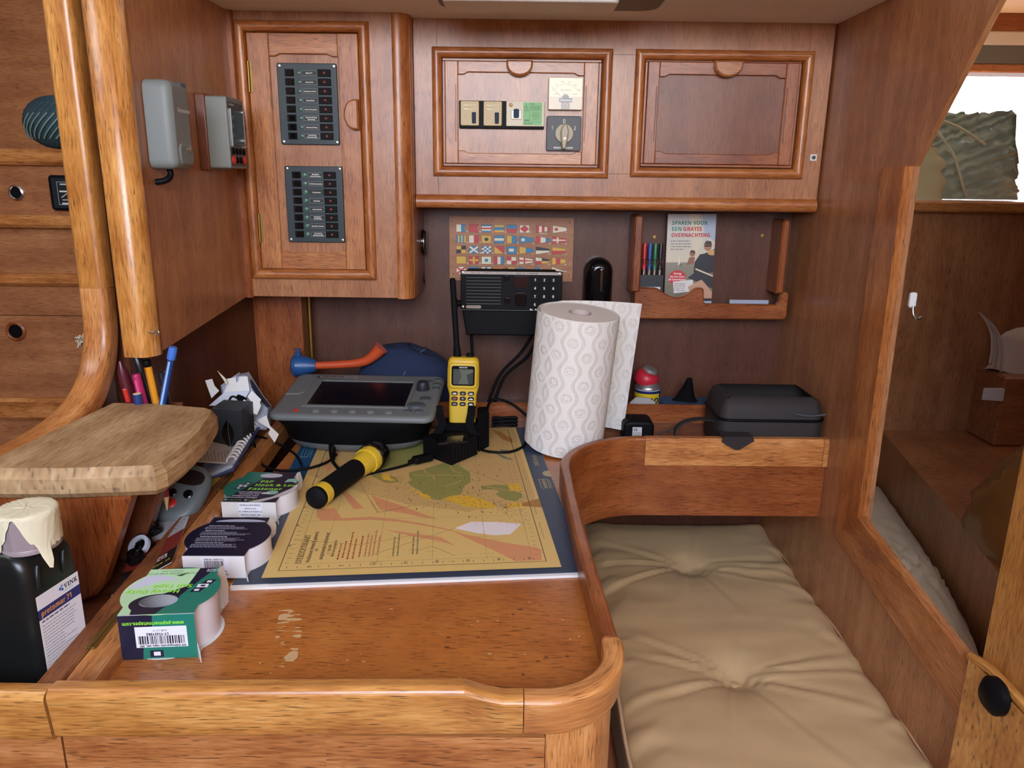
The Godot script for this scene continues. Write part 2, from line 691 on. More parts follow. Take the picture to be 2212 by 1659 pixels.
func build_shell() -> void:
	beg(0)
	bx(-2.3, 1.9, -0.06, 0.0, -2.3, 1.3)
	struct("floor", M.panel_dark, "dark wooden cabin sole under the chart table", "floor")
	beg(0)
	bx(-0.6, 0.585, 1.49, 1.55, -1.7, -1.205)
	bx(-0.6, 0.585, 1.49, 1.95, -1.205, -1.19)
	struct("ceiling", M.ceiling, "pale lining of the low deckhead above the lockers", "ceiling")
	beg(0)
	bx(-2.3, 0.6, 1.95, 2.01, -2.3, 0.62)  # out of view, set high enough for the rear light to pass
	bx(-2.3, -0.6, 1.55, 1.95, -2.3, -2.24)
	struct("ceiling", M.ceiling, "unseen white coachroof lining over the saloon, kept high for the rear light", "ceiling")
	beg(1)
	bx(-0.62, 0.62, 0, 1.56, -1.66, -1.58)
	struct("wall_back", M.wall, "varnished panelling behind the chart table, its tint darkened for shade", "wall")
	beg(1)
	bx(-2.3, -2.24, 0, 2.0, -2.3, 1.3)
	bx(-2.3, -0.58, 0, 2.0, -2.3, -2.24)
	struct("wall_port", M.panel, "varnished panelling at the far side of the galley", "wall")
	# unseen bulkhead behind the camera, left open where the companionway light enters
	beg(1)
	bx(-2.3, -0.75, 0, 2.0, 1.2, 1.26)
	bx(0.5, 0.64, 0, 2.0, 0.6, 1.26)
	bx(-0.75, 0.5, 0, 1.3, 1.2, 1.26)
	bx(-2.3, -0.75, 0, 2.0, 0.62, 0.66)
	struct("wall_rear", M.panel, "unseen wooden bulkhead around the companionway opening that lets the rear light in", "wall")
	# lower part of the left bulkhead, behind the pens and below the step
	beg(1, face(Vector3(-0.585, 0, 0), Vector3(0, 0, -1), Vector3.UP))
	ext(PackedVector2Array([Vector2(-0.6, 0), Vector2(1.09, 0), Vector2(1.09, 1.0), Vector2(1.06, 0.93), Vector2(1.0, 0.89), Vector2(0.9, 0.87), Vector2(-0.6, 0.87)]), -0.03, 0)
	X = Transform3D.IDENTITY
	vext(PackedVector2Array([Vector2(-0.579, -1.126), Vector2(-0.513, -1.50), Vector2(-0.513, -1.62), Vector2(-0.62, -1.62), Vector2(-0.62, -1.126)]), 0, 1.49)
	vext(PackedVector2Array([Vector2(-0.5865, -1.085), Vector2(-0.579, -1.126), Vector2(-0.615, -1.126), Vector2(-0.615, -1.085)]), 0, 0.86)
	struct("wall_left", M.wall, "wooden bulkhead left of the chart table, behind the pens, its tint darkened for shade", "wall")
	beg(1)
	bx(-0.535, -0.418, 0.7, 1.5, -1.60, -1.50)
	struct("trim_1", M.rail_dark, "plain wooden pilaster in the corner behind the plotter", "trim")
	# right bulkhead with its angled opening
	beg(1, face(Vector3(0.56, 0, 0), Vector3(0, 0, 1), Vector3.UP))
	ext(PackedVector2Array([Vector2(-1.62, 0), Vector2(-0.795, 0), Vector2(-0.795, 0.66), Vector2(-1.113, 0.705), Vector2(-1.118, 1.245), Vector2(-0.975, 1.43), Vector2(-0.795, 1.66), Vector2(-0.795, 2.0), Vector2(-1.62, 2.0)]), -0.008, 0)
	struct("wall_right", M.panel, "wooden bulkhead with an angled opening, right of the berth", "wall")
	beg(1)
	bx(0.556, 0.60, 0, 2.0, -0.79, 0.62, 0.003)
	struct("trim_2", M.gold, "orange varnished upright at the near side of the right opening", "trim")
	# the trim round the opening
	beg(0)
	sweep([Vector3(0.56, 1.245, -1.161), Vector3(0.56, 0.678, -1.155), Vector3(0.56, 0.628, -0.79)], PackedVector2Array([Vector2(-0.042, -0.001), Vector2(0.042, -0.001), Vector2(0.042, 0.006), Vector2(0.036, 0.010), Vector2(-0.036, 0.010), Vector2(-0.042, 0.006)]), Vector3(-1, 0, 0), false, INF_SM)
	struct("trim_3", M.mould, "wooden moulding along the jamb and sill of the right opening", "trim")


func build_galley() -> void:
	# across the saloon, seen past the curved post
	var c := sthing("galley_front", "wooden drawer and locker front seen left of the curved post", "cabinet front")
	c.set_meta("kind", "structure")
	beg(0)
	bx(-2.2, -0.64, 0, 0.635, -1.9, -1.8)
	bx(-2.2, -0.64, 1.127, 1.238, -1.9, -1.806)
	bx(-2.2, -0.64, 1.2, 1.205, -2.1, -1.81)
	bx(-2.2, -0.64, 0.894, 0.992, -1.9, -1.802)
	bx(-2.2, -0.64, 0.690, 0.892, -1.9, -1.804)
	bx(-2.2, -0.64, 0.993, 1.10, -1.9, -1.815)
	fin("front_panel", M.panel, c)
	for y in [[1.238, 1.273], [1.099, 1.127], [0.965, 0.993], [0.635, 0.690]]:
		beg(0)
		bx(-2.2, -0.64, y[0], y[1], -1.86, -1.785, 0.008)
		fin("rail", M.rail, c)
	beg(0)
	bx(-2.2, -0.64, 1.273, 1.95, -2.24, -2.1)
	bx(-2.2, -0.64, 1.22, 1.24, -2.2, -1.85)
	fin("niche_back", M.panel, c)
	beg(0, face(Vector3(-1.141, 1.177, -1.806), Vector3.RIGHT, Vector3.UP) * Transform3D(Basis(Vector3.RIGHT, PI / 2), Vector3.ZERO))
	lathe([[0.0125, 0.0], [0.0175, 0.001], [0.0175, 0.004], [0.014, 0.006], [0.0125, 0.004]], 20)
	var soc := fin("power_socket", M.chrome)
	tag(soc, "round metal rimmed power socket on the wooden galley front", "socket")
	beg(0, face(Vector3(-1.141, 1.177, -1.806), Vector3.RIGHT, Vector3.UP) * Transform3D(Basis(Vector3.RIGHT, PI / 2), Vector3.ZERO))
	lathe([[0.0, 0.0015], [0.0125, 0.0015]], 20)
	fin("socket_hole", M.black, soc)
	beg(0, face(Vector3(-1.190, 0.854, -1.804), Vector3.RIGHT, Vector3.UP) * Transform3D(Basis(Vector3.RIGHT, PI / 2), Vector3.ZERO))
	lathe([[0.0165, 0.0], [0.024, 0.001], [0.024, 0.004], [0.020, 0.007], [0.0165, 0.004]], 24)
	fin("finger_ring", M.rail_dark, c)
	beg(0, face(Vector3(-1.190, 0.854, -1.804), Vector3.RIGHT, Vector3.UP) * Transform3D(Basis(Vector3.RIGHT, PI / 2), Vector3.ZERO))
	lathe([[0.0, 0.0012], [0.017, 0.0012]], 24)
	fin("finger_hole", M.black, c)
	# small switch unit half hidden by the post
	var cv := Cv.new(self, 128, 128, Color8(20, 34, 40))
	cv.frame(24, 16, 90, 100, 3, Color8(150, 160, 160))
	cv.rect(40, 24, 60, 6, Color8(210, 210, 205))
	cv.rect(34, 54, 70, 7, Color8(220, 220, 210))
	cv.line(Vector2(40, 84), Vector2(70, 66), 4, Color8(210, 205, 190))
	cv.line(Vector2(44, 94), Vector2(100, 94), 4, Color8(210, 205, 190))
	cv.rect(40, 106, 60, 7, Color8(220, 220, 210))
	var t := thing("instrument_panel", "small black instrument panel beside the curved post on the galley front", "panel", Vector3(-1.02, 1.178, -1.806))
	beg()
	slab(0.075, 0.078, 0.014, 0.008, 0.003)
	fin("housing", M.black, t)
	beg()
	pq(Vector3(0, 0, 0.0145), Vector3(0.03, 0, 0), Vector3(0, 0.033, 0))
	fin("dial", mat(Color.WHITE, 0.4, 0, cv.tex()), t)
	# dark woven ball in the niche
	var wv := thing("woven_ball", "dark blue green woven ball in the niche above the galley front", "ball", Vector3(-1.045, 1.333, -1.84))
	beg()
	X = Transform3D(Basis(), Vector3.ZERO)
	var f := func(u: float, v: float) -> Vector3:
		var th := TAU * u
		var ph := PI * v
		var r := 0.058 + 0.0022 * sin(th * 26 + sin(ph * 18) * 2.0) * sin(ph)
		return Vector3(sin(ph) * sin(th) * r * 1.2, -cos(ph) * r, sin(ph) * cos(th) * r)
	grid(104, 40, f)
	fin("weave", mat(Color8(44, 70, 78), 0.8), wv)
	beg()
	for k in 9:
		var a := -0.9 + k * 0.22
		var pts := []
		for i in 9:
			var b := -0.35 + i * 0.1
			pts.append(Vector3(sin(a + b * 0.9) * cos(b * 1.2 - 0.2) * 0.0715, sin(b * 1.2 - 0.25) * 0.060, cos(a + b * 0.9) * cos(b * 1.2 - 0.2) * 0.0605))
		tube(pts, 0.0018, 5)
	fin("light_strand", mat(Color8(120, 150, 145), 0.8), wv)
	beg()
	for k in 40:
		var d := Vector3(rng.randf_range(-1, 0.5), rng.randf_range(-1, 1), rng.randf_range(-0.6, 0.8)).normalized()
		var at := Vector3(-0.004, 0, 0)
		tube([at, at + d * 0.006 + Vector3(-0.003, 0, 0), at + d * rng.randf_range(0.009, 0.014)], 0.0013, 4)
	var ro := fin("rope_tassel", mat(Color8(196, 184, 160), 0.9))
	ro.position = Vector3(-0.653, 0.972, -1.15)
	beg()
	tube([Vector3(0, 0, 0), Vector3(0.02, 0.012, 0), Vector3(0.045, 0.018, 0)], 0.0035, 6)
	fin("cord", mat(Color8(190, 176, 150), 0.9), ro)
	tag(ro, "frayed end of pale rope behind the curved post", "rope")


func build_right_cabin() -> void:
	beg(1)
	bx(0.6, 1.9, 0, 1.175, -1.68, -1.6)
	bx(1.7, 1.9, 0, 2.0, -2.2, 1.0)
	bx(0.56, 1.9, 0, 2.0, 0.6, 0.66)
	struct("wall_cabin", M.panel, "brown panelling of the aft cabin beyond the right opening", "wall")
	beg(0)
	bx(0.6, 1.9, 1.62, 1.68, -2.3, 0.66)
	struct("ceiling", M.ceiling, "pale deckhead of the cabin beyond the right opening", "ceiling")
	beg(0)
	bx(0.6, 1.7, 1.168, 1.19, -2.06, -1.575, 0.004)
	struct("trim_4", M.rail, "wooden ledge under the bright cabin window", "trim")
	# the bright window: frame with bands above it, and a pane
	var w := sthing("window_1", "bright cabin window above the ledge at the far right", "window")
	beg(0)
	bx(0.6, 0.74, 1.0, 1.62, -2.1, -2.04)
	bx(1.45, 1.7, 1.0, 1.62, -2.1, -2.04)
	bx(0.6, 1.7, 1.0, 1.17, -2.1, -2.04)
	fin("surround", M.rail_dark, w)
	for q in [["lower_rail", 1.487, 1.507, M.panel], ["head_panel", 1.507, 1.548, M.grey], ["blind_case", 1.548, 1.580, M.white], ["head_rail", 1.580, 1.64, M.rail_dark]]:
		beg(0)
		bx(0.6, 1.7, q[1], q[2], -2.08, -2.0, 0.003)
		fin(q[0], q[3], w)
	beg(0)
	bx(0.70, 1.5, 1.17, 1.49, -2.066, -2.062)
	var glass := mat(Color(0.95, 0.97, 1.0, 0.08), 0.03)
	glass.transparency = BaseMaterial3D.TRANSPARENCY_ALPHA
	fin("pane", glass, w)
	# plastic sheeting in front of the window
	var film := mat(Color8(150, 156, 128), 0.2)
	film.backlight_enabled = true
	film.backlight = Color(0.10, 0.105, 0.085)
	film.clearcoat_enabled = true
	var pb := thing("plastic_bag", "crumpled translucent plastic bag on the ledge before the window", "bag")
	var n := FastNoiseLite.new()
	n.seed = 9
	n.frequency = 2.2
	beg()
	grid(60, 40, func(u: float, v: float) -> Vector3:
		var x := 0.72 + (0.345 + 0.03 * (1 - v)) * u
		var top := 1.366 + 0.008 * u - 0.07 * smoothstep(0.965, 1.0, u)
		var cr := 0.020 * absf(n.get_noise_2d(x * 5 + v * 1.2, (v + u) * 2.2)) + 0.012 * n.get_noise_2d(u * 3 - v * 4, 7)
		return Vector3(x, lerpf(1.191, top, v) + 0.008 * n.get_noise_2d(u * 9, 2) * v, -1.72 - 0.05 * sin(PI * u) * v + cr * 1.4))
	fin("sheet", film, pb)
	beg()
	tube(curve([Vector3(0.885, 1.335, -1.70), Vector3(0.925, 1.282, -1.69), Vector3(0.955, 1.22, -1.69), Vector3(0.975, 1.194, -1.70)]), 0.003, 6)
	tube(curve([Vector3(0.89, 1.352, -1.695), Vector3(0.94, 1.335, -1.70), Vector3(1.00, 1.305, -1.71)]), 0.003, 6)
	fin("fold", mat(Color8(226, 226, 190), 0.2), pb)
	var bun := thing("rolled_packet", "pale yellowish wrapped packet standing at the left end of the ledge", "packet", Vector3(0.845, 1.191, -1.66))
	beg()
	X = Transform3D(Basis(Vector3(1, 0, 0), Vector3(0, 0, -1), Vector3(0, 1, 0)), Vector3.ZERO)
	var o := []
	var zs := []
	for i in 10:
		var s := i / 9.0
		o.append(ell(0.055 * (1 - 0.5 * pow(s, 3)) + 0.004 * sin(i * 2.3), 0.022 * (1 - 0.6 * s * s), 16, Vector2(-0.006 * sin(i * 1.7), 0)))
		zs.append(0.105 * s)
	loft(o, zs)
	fin("wrapping", mat(Color8(206, 198, 150), 0.3), bun)
	# berth in that cabin
	var mt := thing("cabin_mattress", "pale beige quilted mattress beyond the sill of the right opening", "mattress")
	beg()
	var nn := FastNoiseLite.new()
	nn.seed = 3
	nn.frequency = 7.0
	grid(24, 60, func(u: float, v: float) -> Vector3:
		var z := lerpf(-0.86, -1.53, v)
		var r := lerpf(0.605, 0.79, pow(v, 0.62))
		var rip := 0.005 * sin(z * 170 + nn.get_noise_2d(u * 2, z * 2) * 7) * exp(-pow((z + 1.14) / 0.08, 2))
		return Vector3(lerpf(0.585, r, u), 0.622 - 0.03 * pow(u, 6) + rip + 0.005 * nn.get_noise_2d(u, z * 2), z))
	fin("ticking", mat(Color8(206, 190, 158), 0.85), mt)
	beg()
	bx(0.585, 0.60, 0.4, 0.6, -1.53, -0.86)
	vext(PackedVector2Array([Vector2(0.6, -0.86), Vector2(0.605, -0.86), Vector2(0.70, -1.15), Vector2(0.788, -1.53), Vector2(0.6, -1.53)]), 0.42, 0.585)
	fin("base", mat(Color8(150, 134, 110), 0.85), mt)
	beg(1)
	vext(PackedVector2Array([Vector2(0.60, -0.80), Vector2(0.64, -0.80), Vector2(0.725, -1.15), Vector2(0.81, -1.60), Vector2(1.7, -1.6), Vector2(1.7, -0.8)]), 0.0, 0.70)
	struct("trim_5", M.panel, "brown locker side next to the cabin mattress", "trim")
	# a locker with folded bedding on top at the far right
	beg(0)
	bx(0.995, 1.6, 0.70, 0.848, -1.6, -1.5, 0.004)
	struct("trim_6", M.panel, "small wooden shelf front in the cabin under the bedding", "trim")
	var bl := thing("folded_bedding", "cream folded bedding on the shelf at the far right edge", "bedding", Vector3(1.08, 0.85, -1.56))
	beg()
	grid(26, 16, func(u: float, v: float) -> Vector3:
		var th := TAU * u
		var r := pow(cos(v * PI / 2), 0.6)
		return Vector3(sin(th) * 0.09 * r + 0.012 * sin(v * 6), sin(v * PI / 2) * 0.085 + 0.004 * sin(th * 4), cos(th) * 0.035 * r))
	fin("duvet", mat(Color8(226, 212, 196), 0.85), bl)
	beg()
	grid(10, 16, func(u: float, v: float) -> Vector3:
		return Vector3(-0.105 + 0.03 * u - 0.04 * pow(v, 3) + 0.002 * sin(u * 20), 0.02 + 0.105 * v - 0.02 * u, 0.03 + 0.004 * sin(u * 18)))
	fin("hem", mat(Color8(222, 205, 184), 0.85), bl)
	beg()
	vext(PackedVector2Array([Vector2(0.955, -1.50), Vector2(0.992, -1.50), Vector2(0.992, -1.49)]), 0.80, 0.825)
	tag(fin("paper_scrap", M.white), "small white paper corner sticking out beside the cabin shelf", "paper")
	# brown shiny bag low in the cabin
	var br := thing("brown_bag", "shiny translucent brown plastic bag lying beside the mattress", "bag", Vector3(0.80, 0.70, -1.0))
	beg()
	grid(36, 20, func(u: float, v: float) -> Vector3:
		var th := TAU * u
		var r := pow(cos(v * PI / 2), 0.7)
		var k := 1.0 + 0.16 * nn.get_noise_3d(sin(th) * 0.4, v * 0.5, cos(th) * 0.4)
		return Vector3(sin(th) * 0.11 * r * k, sin(v * PI / 2) * 0.16 * k, cos(th) * 0.16 * r * k))
	fin("film", mat(Color8(140, 100, 56), 0.25), br)
	# little hook on the jamb and the keeper on the near upright
	var hk := thing("hook", "small metal hook on the jamb of the right opening", "hook", Vector3(0.582, 1.05, -1.112))
	beg()
	box(Vector3(0, 0.008, 0), Vector3(0.010, 0.022, 0.008), 0.002)
	fin("plate", M.white, hk)
	beg()
	tube(curve([Vector3(0, 0.0, 0.004), Vector3(0, -0.012, 0.008), Vector3(0.006, -0.018, 0.01), Vector3(0.012, -0.016, 0.008)], 4), 0.0022, 6)
	fin("bent_wire", M.chrome, hk)
	var kp := thing("wooden_lip", "short golden wooden lip with a rounded top on the near right upright", "lip", Vector3(0.548, 0.0, 0.0))
	beg(0)
	sweep([Vector3(0, 0.682, -0.795), Vector3(0, 0.690, -0.755), Vector3(0, 0.686, -0.60)], rrect(0.012, 0.010, 0.004, 3), Vector3.UP)
	bx(-0.006, 0.008, 0.45, 0.682, -0.79, -0.60)
	fin("edge", M.gold, kp)
	beg(0, Transform3D(Basis(Vector3(0, 0, 1), PI / 2), Vector3(0.545, 0.678, -0.728)))
	lathe([[0.0, 0.0], [0.015, 0.0], [0.021, 0.006], [0.021, 0.013], [0.013, 0.02], [0.0, 0.021]], 20)
	tag(fin("knob", M.black), "dark round knob beside the golden wooden lip", "knob")
	beg(0, Transform3D(Basis(Vector3(0, 0, 1), PI / 2), Vector3(0.557, 0.618, -0.80)))
	lathe([[0.0, 0.0], [0.004, 0.0], [0.0045, 0.004], [0.002, 0.006], [0.0, 0.006]], 12)
	tag(fin("screw_head", M.chrome), "bright screw head at the near end of the right sill", "screw")


# ---------------------------------------------------------------- chart table
func build_table() -> void:
	var im := wood_image(1024, 1440, Color8(150, 80, 30), Color8(180, 106, 44), Color8(204, 132, 60), 71, 1.1, 0.85)
	im.convert(Image.FORMAT_RGBA8)
	var cv := Cv.new(self, 8, 8, Color.WHITE)
	cv.im = im
	var sc := Vector2(1.024, 1.44)
	var pale := Color8(206, 172, 124)
	for p in lines_of("259,791 277,789 288,788 304,793 297,794 292,798 287,796 293,793 277,792|272,805 273,801 284,798 292,799 296,801 317,799 319,801 302,802 304,805 294,806 291,808 310,808 325,809 327,812 319,814 299,815 290,813 275,813|277,822 277,819 288,817 301,816 300,819 287,821|282,829 293,831 289,832|289,827 297,827 296,829|318,831 324,828 334,829 327,831|283,838 288,836 314,838 330,836 339,837 337,840 319,838 300,838|286,850 293,848 299,850 294,854|322,847 338,844 343,849 336,852 327,850|288,857 294,856 295,858|304,864 307,861 313,860 312,863|306,868 311,865 318,867|330,874 336,873 348,874 348,878 337,878|333,882 341,879 350,880 354,891 349,900 331,900 334,897 326,893 331,886|324,910 330,908 339,909 334,911|313,922 316,921 318,922 315,924|326,904 332,903 332,904|283,902 287,902 287,907 286,907"):
		var q := PackedVector2Array()
		for v in p:
			q.append(v * sc)
		cv.poly(q, pale)
	for v in lines_of("478,884 489,898 504,937 589,934 685,927 739,880 710,810 698,818 896,804 927,841 907,847 514,784 811,880 823,762 456,896 931,855 753,808")[0]:
		cv.ell(v.x * sc.x, v.y * sc.y, rng.randf_range(1.5, 5), rng.randf_range(1.0, 2.4), pale)
	for v in lines_of("651,868 854,885 897,883 837,893 836,854 803,781 787,793 713,846 651,847 807,919")[0]:
		cv.ell(v.x * sc.x, v.y * sc.y, rng.randf_range(3, 7), rng.randf_range(1.5, 3), Color8(104, 52, 26))
	for k in 60:
		cv.ell(rng.randf_range(150, 980), rng.randf_range(1100, 1390), rng.randf_range(0.7, 1.8), rng.randf_range(0.6, 1.2), Color8(200, 150, 96))
	for k in 9:
		var a := Vector2(rng.randf_range(400, 980), rng.randf_range(1120, 1380))
		cv.line(a, a + Vector2(rng.randf_range(-40, 40), rng.randf_range(-50, 50)), 1.0, Color8(186, 116, 62))
	var top := varnish(cv.tex(), Color(1, 1, 1), 0.3)
	var t := thing("chart_table", "varnished chart table with raised rails and worn top", "table")
	var x0 := -0.392
	var x1 := 0.112
	var lid := PackedVector2Array([Vector2(-0.392, -1.425), Vector2(-0.392, -0.588)])
	for i in 9:
		var a := PI / 2 * i / 8.0
		lid.append(Vector2(0.035 + 0.060 * sin(a), -0.651 + 0.060 * cos(a)))
	lid.append(Vector2(0.081, -1.13))
	lid.append(Vector2(0.094, -1.20))
	lid.append(Vector2(0.104, -1.29))
	lid.append(Vector2(0.104, -1.425))
	beg(0)
	vext(lid, 0.72, 0.7495)
	X = Transform3D(Basis(Vector3(1, 0, 0), Vector3(0, 0, -1), Vector3(0, 1, 0)), Vector3.ZERO)
	var flat := PackedVector2Array()
	for v in lid:
		flat.append(Vector2(v.x, -v.y))
	print_poly(ccw(flat), 0.75, Rect2(x0, 0.585, x1 - x0, 0.855))
	fin("lid", top, t, "table lid with scratched and flaked varnish")
	# front batten with its hand-cut dip, then the rounded corner block and the right rail
	var prof := PackedVector2Array([Vector2(-0.0085, 0), Vector2(0.006, 0)])
	for q in [[0.0035, 0.0035, -90, 0.0045], [0.0045, 0.0425, 0, 0.0075], [-0.0045, 0.045, 90, 0.004]]:
		for i in 7:
			var a: float = deg_to_rad(q[2] + 15.0 * i)
			prof.append(Vector2(q[0] + cos(a) * q[3], q[1] + sin(a) * q[3]))
	var path := []
	var tops := []
	for i in 25:
		var s := i / 24.0
		var x := lerpf(-0.402, 0.0135, s)
		path.append(Vector3(x, 0.735 + 0.006 * s, -0.584 - 0.004 * s))
		tops.append(1.0 - 0.22 * smoothstep(-0.042, -0.006, x))
	beg(0)
	sweep(path, prof, Vector3.UP, false, INF_SM, tops)
	fin("front_batten", M.gold, t)
	path = [Vector3(0.0145, 0.741, -0.588)]
	tops = [0.78]
	for i in 19:
		var a := PI / 2 * i / 18.0
		path.append(Vector3(0.033 + 0.0675 * sin(a), 0.741, -0.655 + 0.067 * cos(a)))
		tops.append(0.78 + 0.08 * i / 18.0)
	path.append(Vector3(0.1005, 0.741, -0.668))
	tops.append(0.86)
	beg(0)
	sweep(path, prof, Vector3.UP, false, INF_SM, tops)
	fin("corner_block", M.rail, t, "rounded corner block of the rail, scuffed")
	path = [Vector3(0.1005, 0.742, -0.669), Vector3(0.0965, 0.742, -0.75), Vector3(0.0895, 0.742, -0.90), Vector3(0.087, 0.742, -1.0), Vector3(0.085, 0.742, -1.13)]
	for i in range(1, 15):
		var a := PI / 2 * i / 14.0
		path.append(Vector3(0.235 - 0.150 * cos(a), 0.742, -1.13 - 0.153 * sin(a)))
	var sprof := PackedVector2Array([Vector2(-0.008, 0), Vector2(0.008, 0)])
	for q in [[0.0035, 0.0385, 0], [-0.0035, 0.0385, 90]]:
		for i in 7:
			var a: float = deg_to_rad(q[2] + 15.0 * i)
			sprof.append(Vector2(q[0] + cos(a) * 0.0045, q[1] + sin(a) * 0.0045))
	beg(0)
	sweep(path, sprof, Vector3.UP, false, INF_SM)
	fin("side_rail", M.rail_dark, t)
	var low := []
	for p in path:
		low.append(Vector3(p.x, 0.637, p.z))
	low.append(Vector3(0.5595, 0.637, -1.287))
	beg(0)
	sweep(low, PackedVector2Array([Vector2(-0.006, 0), Vector2(0.0045, 0), Vector2(0.0045, 0.106), Vector2(-0.006, 0.106)]), Vector3.UP, false, INF_SM)
	fin("side_apron", M.rail_dark, t)
	# front below the batten
	beg(0)
	bx(-0.40, 0.0338, 0.30, 0.736, -0.615, -0.583)
	fin("front_panel", M.door, t)
	beg(1)
	var pl := [Vector2(0.0345, -0.584)]
	for i in 11:
		var a := PI / 2 * i / 10.0
		pl.append(Vector2(0.035 + 0.066 * sin(a), -0.651 + 0.067 * cos(a)))
	pl.append(Vector2(0.088, -0.95))
	pl.append(Vector2(0.07, -0.95))
	pl.append(Vector2(0.0345, -0.68))
	vext(PackedVector2Array(pl), 0.0, 0.742)
	fin("corner_post", M.rail, t)
	beg(1)
	bx(-0.395, 0.05, 0.0, 0.30, -0.64, -0.60)
	bx(-0.395, 0.06, 0.28, 0.72, -1.40, -0.62)
	fin("carcass", M.panel_dark, t)
	# left edge: a golden stop and the hinged strip
	beg(2)
	X = Transform3D.IDENTITY
	path = [Vector3(-0.393, 0.742, -0.598), Vector3(-0.438, 0.742, -1.43)]
	sweep(path, PackedVector2Array([Vector2(-0.010, 0), Vector2(0.012, 0), Vector2(0.010, 0.024), Vector2(0.004, 0.031), Vector2(-0.010, 0.032)]), Vector3.UP, false, INF_SM)
	fin("side_stop", M.rail, t)
	beg(2)
	path = [Vector3(-0.404, 0.742, -0.598), Vector3(-0.449, 0.742, -1.43)]
	sweep(path, PackedVector2Array([Vector2(-0.024, -0.01), Vector2(-0.001, -0.01), Vector2(-0.001, 0.031), Vector2(-0.003, 0.033), Vector2(-0.022, 0.033), Vector2(-0.024, 0.030)]), Vector3.UP, false, INF_SM)
	fin("hinge_strip", M.strip, t, "dull worn strip that carries the lid hinges")
	for s in [0.10, 0.57]:
		var p0 := Vector3(-0.4035, 0.7758, -0.598).lerp(Vector3(-0.4485, 0.7758, -1.43), s)
		beg(2, Transform3D(Basis(Vector3.UP, atan2(0.045, 0.832)), p0))
		box(Vector3.ZERO, Vector3(0.010, 0.002, 0.062), 0.0006)
		tube([Vector3(0, 0.001, -0.031), Vector3(0, 0.001, 0.031)], 0.0022, 8)
		fin("hinge", M.brass, t)
	# tray to the left
	var tr := thing("pen_tray", "wooden tray along the left side of the chart table", "tray")
	beg(2)
	vext(PackedVector2Array([Vector2(-0.584, -0.60), Vector2(-0.43, -0.60), Vector2(-0.475, -1.42), Vector2(-0.512, -1.49), Vector2(-0.584, -1.09)]), 0.70, 0.732)
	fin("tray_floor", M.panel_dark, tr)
	beg(0)
	sweep([Vector3(-0.75, 0.732, -0.586), Vector3(-0.4045, 0.732, -0.584)], prof, Vector3.UP, false, INF_SM)
	fin("front_batten", M.gold, tr)
	beg(0)
	bx(-0.75, -0.402, 0.30, 0.732, -0.615, -0.583)
	fin("front_panel", M.door, tr)


